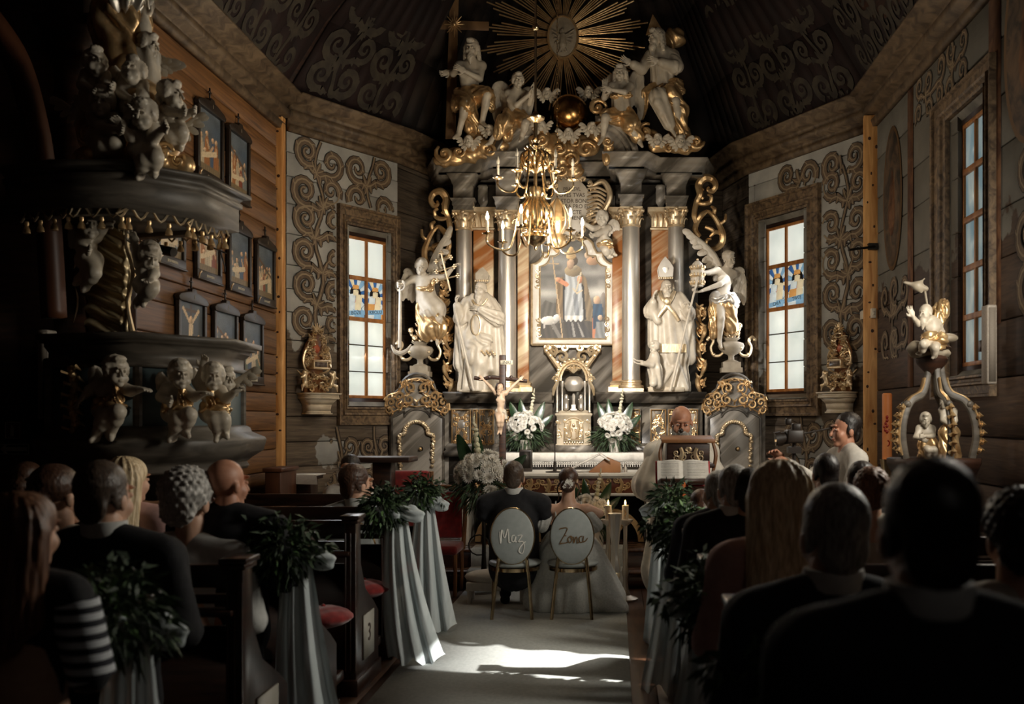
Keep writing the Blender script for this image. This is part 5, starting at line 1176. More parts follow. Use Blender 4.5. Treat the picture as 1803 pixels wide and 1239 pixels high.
def gold_drape(t,segs,name='drapery',m=None,ells=(),vox=.013):
    k=world_sk(t)
    for a,b_,ra,rb in segs: k.cap(a,b_,ra,rb,k=.02,fold=(.019,6,7),nz=(.006,38))
    for c,r,rot in ells: k.ell(c,r,rot=rot,k=.02,wav=(.013,(.8,.1,.6),48,1.3))
    b=WB(t); k.to(b,vox); return b.build(name,m or M_gold,smooth='all')
# ---- flying angels beside the columns
def angel_left():
    Y=12.2; t=statue('angel_statue','white flying angel statue holding a large anchor, left of the altar','statue',Y,(755,606)); D=lambda u,v,dy=0:P(u,v,Y+dy)
    J=dict(head=D(741,470,-.06),neck=D(744,484,-.02),chest=D(747,500),pelvis=D(755,535),shR=D(729,491),shL=D(764,490),elR=D(714,499,-.08),wrR=D(707,500,-.14),elL=D(784,487,-.03),wrL=D(797,472,-.06),hipR=D(750,540),hipL=D(762,540),knR=D(758,568,-.06),anR=D(757,594,.03),toR=D(760,600,-.04),knL=D(773,562,-.1),anL=D(769,593,.0),toL=D(770,607,-.06))
    def cl(k,Jl):
        L=relmat(t); k.cap(L@D(748,505),L@D(752,528),.105,.12,k=.03,fold=(.008,8,2)); k.cap(L@D(752,528),L@D(760,545),.13,.17,k=.02,fold=(.012,9,3))
    fig(t,J,.84,15,18,12,clothed=cl,hd={'L':(.9,(1,0,0)),'R':(1.1,(1,0,0))})
    gold_drape(t,[(D(760,545),D(765,575),.13,.16),(D(750,545),D(752,585),.12,.11),(D(752,585),D(752,598),.06,.03)]); gold_drape(t,[(D(765,492,-.09),D(758,508,-.12),.02,.03),(D(758,508,-.12),D(735,508,-.12),.03,.02)],name='sash')
    wings(t,[([D(757,480,.1),D(765,455,.12),D(780,425,.1),D(789,412,.08)],(.6,0,-1),(.35,0,.9),.16,.12,9,(.3,1,0),.04),([D(730,490,.1),D(718,478,.1),D(713,482,.08)],(-.1,0,-1),(-.1,0,-1),.3,.36,5,(0,1,0),.045)])
    a=thing('carved_anchor','tall white carved anchor held by the left angel','anchor',tuple(D(705,622,-.18))); b=WB(a); q=-.16
    b.tube([D(705+8*math.cos(x),503-9*math.sin(x),q) for x in [2*PI*i/16 for i in range(17)]],.014,7); b.rod(D(705,511,q),D(704,612,q),.018,.024,8); b.tube(catmull([D(689,607,q),D(695,618,q),D(705,622,q),D(716,617,q),D(724,606,q)],5),[.006,.024,.034,.024,.006],7); b.build('anchor_body',M_white)
    c=thing('papal_cross','gilded triple-barred cross held by the left angel','cross',tuple(D(792,510,-.12))); b=WB(c); q=-.12
    b.rod(D(777,446,q),D(793,512,q),.012,n=8)
    for (u0,v0,u1,v1) in ((768,460,794,453),(769,478,800,469),(770,494,806,485)):
        b.rod(D(u0,v0,q),D(u1,v1,q),.010,n=7)
        for e in ((u0,v0),(u1,v1)):
            for dx,dz in ((-2,0),(2,0),(0,-3),(0,3)): b.ball(D(e[0]+dx,e[1]+dz,q),.014,7,5)
    for dx,dz in ((-3,0),(3,0),(0,-3)): b.ball(D(777+dx,446+dz,q),.014,7,5)
    b.build('cross_body',M_gold2)
angel_left()
def angel_right():
    Y=12.2; t=statue('angel_statue','white bare-chested angel statue holding a papal tiara, right of the altar','statue',Y,(1270,612)); D=lambda u,v,dy=0:P(u,v,Y+dy)
    J=dict(head=D(1284,457,-.06),neck=D(1281,470,-.02),chest=D(1277,490),pelvis=D(1271,522),shR=D(1263,476),shL=D(1291,482),elR=D(1247,480,-.08),wrR=D(1237,480,-.16),elL=D(1268,500,-.16),wrL=D(1238,511,-.2),hipR=D(1268,528),hipL=D(1278,528),knR=D(1270,560,-.12),anR=D(1267,598,.0),toR=D(1270,612,-.06),knL=D(1283,560,-.02),anL=D(1290,585,.1),toL=D(1294,592,.1))
    fig(t,J,.84,30,12,-8,hair='short',hd={'L':(.6,(0,0,1)),'R':(.7,(0,0,1))})
    gold_drape(t,[(D(1262,525,-.02),D(1288,530,-.02),.09,.10),(D(1286,530,-.05),D(1290,545,0),.09,.05)],name='silver_drapery',m=M_silver); gold_drape(t,[(D(1266,535),D(1256,590,.02),.10,.05),(D(1280,540),D(1288,575,.05),.12,.09),(D(1258,545),D(1254,575),.07,.05)])
    wings(t,[([D(1268,475,.1),D(1255,450,.12),D(1235,428,.1),D(1216,412,.08)],(-.5,0,-1),(-.7,0,.5),.16,.14,9,(.2,1,0),.042),([D(1293,478,.08),D(1304,476,.1),D(1309,482,.1)],(.1,0,-1),(.02,0,-1),.3,.42,5,(0,1,0),.042)])
    c=thing('papal_tiara','white and gold papal tiara held up by the right angel','tiara',tuple(D(1228,506,-.2))); b=WB(c); o=D(1228,505,-.2); b.lathe([(.07,0),(.082,.05),(.084,.15),(.08,.22),(.06,.28),(.03,.31),(.005,.32)],20,tuple(o)); b.build('cap',M_white)
    b=WB(c)
    for z in (.03,.12,.21):
        b.lathe([(.084,z-.012),(.092,z),(.084,z+.012)],20,tuple(o))
        for i in range(12): a=2*PI*i/12; b.ball(o+Vector((.088*math.cos(a),.088*math.sin(a),z+.028)),(.014,.014,.02),6,4)
    b.ball(o+Vector((0,0,.33)),.015,8,6); b.build('crown_band',M_gold2)
angel_right()
# ---- attic group
def christ():
    Y=12.25; t=statue('seated_christ_statue','white and gold statue of a seated bare-chested bearded man beside the tall cross','statue',Y,(826,262)); D=lambda u,v,dy=0:P(u,v,Y+dy)
    J=dict(head=D(830,86,-.05),neck=D(830,106,-.02),chest=D(827,128),pelvis=D(826,168),shR=D(809,116),shL=D(848,116),elR=D(798,130,.08),wrR=D(792,126,.10),elL=D(845,139,-.1),wrL=D(820,126,-.18),hipR=D(818,172),hipL=D(838,172),knR=D(820,183,-.30),anR=D(808,233,-.2),toR=D(799,243,-.30),knL=D(858,167,-.28),anL=D(849,214,-.16),toL=D(857,222,-.26))
    fig(t,J,.98,-6,8,0,hair='long',beard=1.2,hd={'L':(.3,(0,1,0)),'R':(.5,(0,-1,0),(-1,-.3,-.4))})
    gold_drape(t,[(D(818,172,-.05),D(822,186,-.26),.13,.10),(D(836,170,-.05),D(858,166,-.24),.13,.09),(D(812,170),D(802,188,-.05),.10,.07),(D(826,190,-.15),D(832,225,-.1),.09,.10),(D(862,172,-.15),D(866,190,-.1),.06,.05)])
    c=thing('wooden_cross','tall dark wooden cross with a gilt star behind the seated statue','cross',tuple(P(787,262,12.55))); b=WB(c)
    b.add([P(792,-12,12.5),P(808,-12,12.5),P(802,245,12.5),P(784,245,12.5),P(792,-12,12.58),P(808,-12,12.58),P(802,245,12.58),P(784,245,12.58)],[(0,3,2,1),(4,5,6,7),(0,4,7,3),(1,2,6,5),(2,3,7,6),(0,1,5,4)]); b.add([P(741,34,12.49),P(861,38,12.49),P(861,54,12.49),P(741,51,12.49),P(741,34,12.57),P(861,38,12.57),P(861,54,12.57),P(741,51,12.57)],[(0,3,2,1),(4,5,6,7),(0,4,7,3),(1,2,6,5),(2,3,7,6),(0,1,5,4)]); b.build('beams',mat('cross_wood',(112,84,56),(140,108,74),scale=5,stretch=(1,1,.2),rough=.5),smooth=False,bevel=.006)
    b=WB(c)
    for i in range(16): a=2*PI*i/16; r=(22 if i%2==0 else 15)*(1.15 if i%8==4 else 1); b.tube([P(800,43,12.44),P(800+r*.8*math.cos(a),43-r*math.sin(a)*.9,12.44)],[.014,.005],5)
    b.ball(P(800,43,12.43),.03,10,7); b.build('gilt_star',M_gold)
christ()
def god():
    Y=12.25; t=statue('seated_elder_statue','white and gold statue of a bearded elder with a triangle behind his head','statue',Y,(1175,260)); D=lambda u,v,dy=0:P(u,v,Y+dy)
    J=dict(head=D(1155,68,-.08),neck=D(1160,86,-.02),chest=D(1164,108),pelvis=D(1166,155),shR=D(1145,98),shL=D(1184,96),elR=D(1130,122,-.08),wrR=D(1112,112,-.16),elL=D(1188,118,-.1),wrL=D(1160,108,-.2),hipR=D(1158,160),hipL=D(1178,160),knR=D(1158,180,-.28),anR=D(1180,222,-.14),toR=D(1190,240,-.2),knL=D(1190,178,-.22),anL=D(1200,230,-.1),toL=D(1205,240,-.15))
    def cl(k,Jl):
        L=relmat(t); k.cap(L@D(1165,100),L@D(1167,150),.14,.14,k=.04,fold=(.012,10,1)); k.cap(L@D(1184,98),L@D(1190,118,-.1),.085,.09,k=.02,fold=(.01,4,14)); k.cap(L@D(1190,118,-.1),L@D(1166,110,-.2),.08,.055,k=.02); k.cap(L@D(1145,98),L@D(1130,122,-.08),.07,.07,k=.02); k.cap(L@D(1130,122,-.08),L@D(1116,114,-.15),.06,.055,k=.02); k.cap(L@D(1160,172,-.2),L@D(1178,218,-.16),.12,.08,k=.02,fold=(.01,8,2))
    fig(t,J,.98,-55,5,0,hair='long',beard=2.6,clothed=cl,hd={'L':(.5,(0,1,0)),'R':(.3,(0,-1,0),(-1,-.2,.5))})
    gold_drape(t,[(D(1150,160,-.05),D(1190,152,-.05),.09,.09),(D(1180,165,-.15),D(1195,195,-.1),.12,.12),(D(1195,195,-.1),D(1195,235,-.05),.11,.12),(D(1140,165,0),D(1128,205,.1),.08,.05),(D(1190,148,-.1),D(1200,160,-.05),.06,.05)])
    k=world_sk(t); k.ell(D(1186,68,.12),(.15,.10,.13),k=.02,wav=(.015,(.7,.2,.5),50,1.5)); b=WB(t); k.to(b,.014); b.build('billowing_mantle',M_gold,smooth='all')
    b=WB(t); b.prism([(X(u,12.35),Z(v,12.35)) for u,v in ((1137,62),(1168,56),(1149,25))],12.33,12.37); b.build('triangular_halo',M_gold,smooth=False,bevel=.006)
god()
def seated_angel_left():
    Y=12.12; t=statue('seated_angel_statue','white angel statue in gold skirt praying, seated on the left pediment','statue',Y,(895,256)); D=lambda u,v,dy=0:P(u,v,Y+dy)
    J=dict(head=D(912,143,-.05),neck=D(910,157,-.02),chest=D(907,174),pelvis=D(906,205),shR=D(895,165),shL=D(924,166),elR=D(910,185,-.12),wrR=D(932,166,-.18),elL=D(932,182,-.06),wrL=D(937,166,-.16),hipR=D(900,208),hipL=D(914,208),knR=D(888,216,-.22),anR=D(864,248,-.2),toR=D(856,255,-.26),knL=D(926,216,-.24),anL=D(919,240,-.14),toL=D(914,249,-.22))
    fig(t,J,.84,14,4,0,hd={'L':(.25,(-1,0,0),(.3,-.2,1)),'R':(.25,(1,0,0),(.3,-.2,1))})
    gold_drape(t,[(D(900,208),D(888,216,-.2),.12,.10),(D(888,216,-.2),D(876,238,-.2),.10,.06),(D(912,208),D(924,213,-.18),.11,.07),(D(896,212),D(893,240,-.05),.10,.07)])
    wings(t,[([D(897,165,.1),D(884,150,.14),D(872,152,.12),D(868,165,.1)],(.1,0,-1),(.1,0,-1),.24,.42,7,(0,1,0),.045),([D(920,165,.1),D(930,158,.14),D(940,160,.12)],(.0,0,-1),(-.2,0,-1),.3,.34,6,(0,1,0),.04)])
seated_angel_left()
def seated_angel_right():
    Y=12.12; t=statue('seated_angel_statue','white angel statue with crossed arms, seated on the right pediment','statue',Y,(1098,260)); D=lambda u,v,dy=0:P(u,v,Y+dy)
    J=dict(head=D(1092,130,-.05),neck=D(1094,146,-.02),chest=D(1093,165),pelvis=D(1094,203),shR=D(1077,152),shL=D(1109,152),elR=D(1064,172,-.1),wrR=D(1065,158,-.18),elL=D(1100,162,-.18),wrL=D(1078,158,-.22),hipR=D(1086,206),hipL=D(1102,206),knR=D(1066,206,-.24),anR=D(1062,240,-.14),toR=D(1054,254,-.22),knL=D(1112,222,-.18),anL=D(1126,248,-.12),toL=D(1131,258,-.18))
    def cl(k,Jl):
        L=relmat(t); k.cap(L@D(1093,166),L@D(1094,200),.11,.12,k=.03,fold=(.010,9,1))
    fig(t,J,.88,-8,4,0,clothed=cl,hair='long',hd={'L':(.3,(0,1,0)),'R':(.3,(0,1,0),(0,-.2,1))})
    gold_drape(t,[(D(1090,206),D(1068,203,-.18),.11,.08),(D(1102,206),D(1112,220,-.15),.12,.11),(D(1112,222,-.12),D(1122,240,-.1),.10,.08),(D(1078,170,-.1),D(1108,168,-.1),.03,.03)])
    wings(t,[([D(1108,155,.1),D(1118,132,.14),D(1128,134,.12),D(1131,148,.1)],(-.05,0,-1),(-.05,0,-1),.3,.5,8,(0,1,0),.045),([D(1082,152,.1),D(1076,135,.12),D(1068,145,.1)],(0,0,-1),(0,0,-1),.2,.24,5,(0,1,0),.035)])
seated_angel_right()
# globe, sunburst, clouds, cherubs
b=thing('golden_globe','large polished golden globe above the altar cornice','globe',tuple(P(1003,200,12.3))); m=MB(); m.ball((0,0,0),.232,36,24); m.build('sphere',mat('globe_gold',(214,166,104),(186,140,84),scale=3,rough=.22,metal=1,bump=.06,bscale=8),b,smooth='all')
SB=thing('gilded_sunburst','huge gilded sunburst of rays around an oval dove medallion','sunburst',tuple(P(991,65,12.75))); b=None
d=12.75; r_=random.Random(5)
for i in range(20):
    a=2*PI*(i+.5)/20+.02; b=WB(SB)
    for k in range(-2,3):
        aa=a+k*.012; L=(142 if i%2 else 150)-abs(k)*14+r_.uniform(-4,4); 
        o1=P(991+27*math.cos(aa),65-38*math.sin(aa),d); o2=P(991+L*math.cos(aa),65-L*math.sin(aa)*.95,d-.01)
        off=Vector((-math.sin(a),0,math.cos(a)))*(k*.029); b.tube([o1+off*.35,o2+off],[.007,.0105],5)
    b.build('ray_cluster',M_gold)
b=WB(SB); b.prism([(X(991+26*math.cos(a),d),Z(65-37*math.sin(a),d)) for a in [2*PI*i/32 for i in range(32)]],d-.06,d+.04); b.build('medallion',M_stonep,smooth=False,bevel=.01)
b=WB(SB); b.tube([P(991+26*math.cos(a),65-37*math.sin(a),d-.06) for a in [2*PI*i/32 for i in range(33)]],.014,6); b.build('medallion_rim',M_gold)
k=world_sk(SB); q=lambda u,v:P(u,v,d-.08); k.cap(q(991,62),q(991,78),.035,.05); k.ell(q(990,54),(.022,.02,.026)); k.cap(q(990,53),q(986,56),.01,.005)
for sg in (-1,1): 
    for z in range(4): k.cap(q(991+sg*3,64+z*2),q(991+sg*(20-z*2),52+z*8),.018,.010,k=.008)
for z in (-1,0,1): k.cap(q(991,78),q(991+z*6,90),.018,.014,k=.006)
b=WB(SB); k.to(b,.008); b.build('dove',M_stonep)
M_chain=mat('dark_iron',(48,44,40),rough=.5,metal=.8)
CL='gilded clouds on the altar cornice'
cloud('gilded_cloud',12.2,[(800,275,22,16),(780,282,16,12),(826,272,22,16),(850,262,20,18),(836,245,18,20),(868,272,22,12),(880,255,16,12)],swirls=[(783,272,17,1,2.2),(808,268,12,-1,1),(832,258,14,1,0),(862,266,12,-1,2)],label='billowing gilded cloud on the left end of the altar cornice',group=CL)
cloud('gilded_cloud',12.2,[(950,250,20,15),(975,262,22,16),(1005,262,24,16),(1035,262,22,15),(955,235,14,13),(985,245,18,12),(1020,248,18,12),(1048,245,14,14),(1060,215,12,14),(945,215,10,18),(985,283,24,14),(1010,300,18,14)],swirls=[(955,246,15,1,2),(985,262,13,-1,1),(1032,264,17,1,0),(1008,282,14,-1,3),(1052,190,16,1,0),(1012,250,10,-1,1),(990,300,14,1,2)],label='gilded cloud heaped below the golden globe',group=CL)
cloud('gilded_cloud',12.2,[(1160,260,20,10),(1185,255,22,14),(1205,262,18,10),(1222,256,16,13),(1200,235,18,14),(1150,240,12,12),(1130,235,14,13)],swirls=[(1226,250,14,-1,0),(1178,262,9,1,1),(1206,262,9,-1,2),(1136,232,15,1,1)],label='gilded cloud heaped on the right end of the altar cornice',group=CL)
cloud('gilded_ribbon_cloud',12.1,[(1072,262,8,14),(1066,278,8,14)],swirls=[(1070,250,10,-1,0)],label='curling gilded ribbon hanging right of the small cherubs',group=CL)
for (u,v,s_,yw,lb) in ((963,166,.62,12,'white winged cherub head left of the golden globe'),(1037,163,.62,-8,'white winged cherub head right of the golden globe'),(1001,237,.62,0,'white winged cherub head directly below the golden globe'),(1042,226,.6,18,'white winged cherub head below right of the globe'),(953,222,.55,-20,'white winged cherub head below left of the globe, behind the chandelier'),(825,250,.62,10,'white cherub head in the left gilded cloud'),(862,230,.55,-15,'white cherub head at the seated angel\'s foot on the left'),(1198,250,.66,6,'white winged cherub head in the right gilded cloud'),(1158,246,.58,-14,'small white cherub head left of its twin in the right cloud')):
    cherub_head('cherub_head',u,v,12.0 if v>200 else 12.35,s_,yw,6,wsp=.7,label=lb,group='cherub heads of the altar crown')
# putto touching the cartouche + white legs behind the chandelier
def putto(name,label,Y,J,s=.62,yaw=0,pitch=0,roll=0,m=None,wsp=(),sash=True,hd={},group=None,base=None,hair='putto'):
    t=statue(name,label,'putto',Y,base or (J['pelvis'][0],J['pelvis'][1]),group); JW=joints(Y,J); fig(t,JW,s,yaw,pitch,roll,hair=hair,hs=1.38,putto=True,m=m,vox=.010,hd=hd)
    if wsp: wings(t,[([P(u,v,Y+dy) for u,v,dy in e],d0,d1,l0,l1,5,(0,1,0),.028) for e,d0,d1,l0,l1 in wsp],m)
    return t
putto('putto_statue','white putto beside the inscription cartouche, pointing left',12.15,dict(head=(1060,385,-.1),neck=(1061,397,-.06),chest=(1063,406),pelvis=(1064,425),shR=(1055,402),shL=(1071,402),elR=(1043,402,-.1),wrR=(1030,394,-.16),elL=(1052,412,-.12),wrL=(1045,414,-.18),hipR=(1060,428),hipL=(1068,428),knR=(1066,440,-.12),anR=(1072,450,-.05),toR=(1078,452,-.1),knL=(1072,438,-.08),anL=(1080,446,0),toL=(1085,449,-.05)),.6,-10,5,wsp=[([(1070,402,.05),(1078,390,.06),(1084,388,.05)],(.2,0,-1),(.5,0,-1),.10,.14)])
gt=bpy.data.objects['putto_statue']; gold_drape(gt,[(P(1058,430,12.1),P(1070,432,12.05),.05,.06)],vox=.01)
# ---------------------------------------------------------------- standing crucifix
M_flesh=mat('painted_flesh',(178,150,124),(196,170,144),scale=12,rough=.5)
def crucifix():
    Y=11.35; D=lambda u,v,dy=0:P(u,v,Y+dy); t=thing('standing_crucifix','tall dark standing crucifix with a pale figure, left of the flowers','crucifix',(X(885,Y),Y,.35)); b=WB(t)
    b.box((X(885,Y),Y,(Z(625,Y)+.35)/2),(.075,.05,Z(625,Y)-.35)); b.build('upright',M_dark,smooth=False,bevel=.008)
    b=WB(t); b.tube(catmull([D(835,665),D(850,667),D(865,664),D(885,666),D(905,668),D(928,671)],3),[.024,.02,.024,.022,.024,.02],8)
    for u in (845,862,900,918): b.ball(D(u,664,-.01),.022,7,5)
    b.build('crossbar',M_dark); b=WB(t); b.box(tuple(D(892,638,-.03)),(.14,.008,.05)); b.build('title_plate',mat('plate_cream',(206,196,172),rough=.6),smooth=False); text('lettering','INRI',.045,M_ltr,t,D(892,638,-.036)-t.location,sx=1.1)
    b=WB(t); b.box((X(885,Y),Y,.37),(.4,.3,.04)); b.box((X(885,Y),Y,.41),(.28,.2,.04)); b.build('foot',M_dark,smooth=False,bevel=.006)
    J=dict(head=D(880,684,-.12),neck=D(882,691,-.07),chest=D(882,701,-.07),pelvis=D(881,724,-.06),shR=D(874,692,-.06),shL=D(890,692,-.06),elR=D(863,680,-.05),wrR=D(851,668,-.04),elL=D(902,680,-.05),wrL=D(914,669,-.04),hipR=D(877,727,-.06),hipL=D(885,727,-.06),knR=D(878,741,-.11),anR=D(879,757,-.05),toR=D(876,764,-.1),knL=D(884,741,-.11),anL=D(882,757,-.06),toL=D(882,764,-.11))
    fig(t,J,.47,-15,22,12,hair=None,beard=.8,m=M_flesh,vox=.007,hd={'L':(.4,(0,-1,0)),'R':(.4,(0,-1,0))})
    k=world_sk(t); k.ell(D(880,681,-.09),(.05,.055,.05),nz=(.004,90)); k.cap(D(876,684,-.08),D(875,692,-.08),.02,.014); b=WB(t); k.to(b,.007); b.build('hair_and_thorns',M_dark,smooth='all')
    k=world_sk(t); k.cap(D(877,724,-.07),D(886,725,-.07),.033,.033,fold=(.004,6,6)); k.cap(D(888,725,-.08),D(891,736,-.08),.014,.018,fold=(.004,6,6)); b=WB(t); k.to(b,.007); b.build('loincloth',M_white,smooth='all')
crucifix()
# ================================================================ stations of the cross on the left wall
M_black=mat('black_frame',(30,23,18),(44,34,26),scale=8,rough=.45)
M_cream=mat('cream_lettering',(196,186,164),rough=.7)
def station(Y0,Y1,z0,z1,num,words,label,kind,seed):
    w=Y1-Y0-.03; h=z1-z0; t=thing('station_picture',label,'picture',(XL+.012,(Y0+Y1)/2,z0),PI/2,'framed pictures on the plank wall')
    # local x to the right along the wall, -y into the room
    ph=.095; lb=.085; fw=.045
    b=MB(); b.bb(-w/2,w/2,-.035,0,0,lb); b.bb(-w/2-.012,w/2+.012,-.045,0,-.004,.012); b.bb(-w/2,-w/2+fw,-.035,0,lb,h-ph); b.bb(w/2-fw,w/2,-.035,0,lb,h-ph)
    b.prism([(-w/2,h-ph),(w/2,h-ph),(w/2+.02,h-ph+.03),(w/2-.02,h-ph+.06),(w*.2,h-.005),(.05,h),(.04,h+.03),(-.04,h+.03),(-.05,h),(-w*.2,h-.005),(-w/2+.02,h-ph+.06),(-w/2-.02,h-ph+.03)],-.045,0)
    b.build('frame',M_black,t,smooth=False,bevel=.004)
    b=MB(); b.bb(-.006,.006,-.02,-.008,h+.02,h+.13); b.bb(-.028,.028,-.02,-.008,h+.085,h+.098); b.build('small_cross',M_black,t,smooth=False)
    text('numeral',num,.05,M_cream,t,(0,-.047,h-ph*.45),extrude=.001); text('caption',words,.028,M_cream,t,(0,-.037,lb*.5),extrude=.001,bold=.001,sx=1.0 if len(words)<14 else .8)
    b=MB(); b.tube(catmull([(-w/2+.01,-.04,.0),(-w/2-.01,-.06,.04),(-w/2+.02,-.06,.06)],4),.008,5); b.build('sconce_hook',M_gold2,t)
    r=random.Random(seed); c=lambda a,b_:tuple(r.uniform(x,y) for x,y in zip(a,b_))
    S=[('s',.3,.85,.5,.15,(96,104,110)),('s',.8,.7,.4,.2,(70,84,100)),('p',[(0,0),(1,0),(1,.22),(0,.28)],(116,98,70))]
    if kind=='cross':
        S=[('s',.5,.6,.8,.5,(52,58,64)),('p',[(0,0),(1,0),(1,.1),(0,.1)],(70,50,36)),('l',.5,.02,.5,.95,.03,(70,48,30)),('l',.15,.88,.85,.88,.025,(78,54,34)),('l',.18,.9,.48,.68,.035,(206,176,136)),('l',.82,.9,.52,.68,.035,(206,176,136)),('e',.5,.74,.07,.06,(196,160,120)),('p',[(.40,.68),(.60,.68),(.56,.42),(.60,.30),(.52,.02),(.44,.02),(.42,.3),(.42,.45)],(210,182,142)),('p',[(.12,0),(.3,0),(.28,.3),(.2,.34),(.12,.3)],(140,60,36)),('e',.2,.38,.06,.04,(180,140,100)),('p',[(.74,0),(.92,0),(.9,.42),(.8,.44)],(60,66,76)),('e',.83,.48,.06,.045,(190,154,116))]
    else:
        n=5 if kind=='group' else 4
        for i in range(n):
            x=.15+.7*i/(n-1)+r.uniform(-.05,.05); hh=r.uniform(.45,.72) if kind=='group' else r.uniform(.4,.65); col=r.choice([(150,96,52),(70,84,104),(176,160,132),(108,112,110),(126,66,44),(92,100,84),(196,178,146)])
            S+=[('p',[(x-.13,.12),(x+.13,.12),(x+.09,hh-.1),(x+.05,hh-.03),(x-.06,hh-.03),(x-.10,hh-.12)],col),('l',x,hh-.1,x+r.uniform(-.16,.16),hh-.2,.03,(190,156,120)),('e',x,hh+.01,.055,.045,(196,160,122))]
        S+=[('l',.2,.25,.8,.32+r.uniform(-.05,.1),.05,(206,186,152)),('e',.3,.35,.06,.04,(204,170,134))]
        if kind=='group': S+=[('l',.1,.75,.9,.45,.025,(96,66,40))]
    canvas('painted_panel',t,-w/2+fw,w/2-fw,lb,h-ph,-.012,S,34,70,((92,86,72),(84,92,98)),seed=seed,noise=.12)
    return t
ST=[(8.72,9.33,3.83,4.56,'I','JEZUS Z KRZYŻEM','framed picture with an orange-robed figure, upper row, directly above the pulpit canopy end','few'),
(9.42,10.0,3.81,4.54,'I','JEZUS UPADA','framed picture of a crowded figure scene under blue sky, upper row, right-hand one','group'),
(7.95,8.5,2.95,3.62,'I','JEZUS I WERONIKA','framed picture half hidden by the canopy tassels, middle row, leftmost','few'),
(8.70,9.28,2.93,3.61,'I','JEZUS POCIESZA','framed picture with orange-clad soldiers, middle row, second from the left','group'),
(9.43,10.03,2.92,3.60,'I','JEZUS Z SZAT','framed picture of a tall pale standing figure, middle row, third from the left','few'),
(10.16,10.74,2.88,3.58,'I','JEZUS NA KRZYŻ','framed picture with a pale group below grey sky, middle row beside the pine post','group'),
(8.33,8.93,2.05,2.79,'I','JEZUS UMIERA','framed crucifixion picture behind the pulpit rail, lower row, leftmost','cross'),
(9.08,9.68,2.05,2.78,'I','ZDJĘTY Z KRZYŻA','framed picture of a white body being lowered, lower row, middle one','group'),
(9.78,10.38,2.04,2.76,'I','JEZUS DO GROBU','framed dark burial picture with an open book, lower row, nearest the pine post','few')]
for i,(a,b_,z0,z1,n_,wd,lb,kd) in enumerate(ST): station(a,b_,z0,z1,n_,wd,lb,kd,60+i)
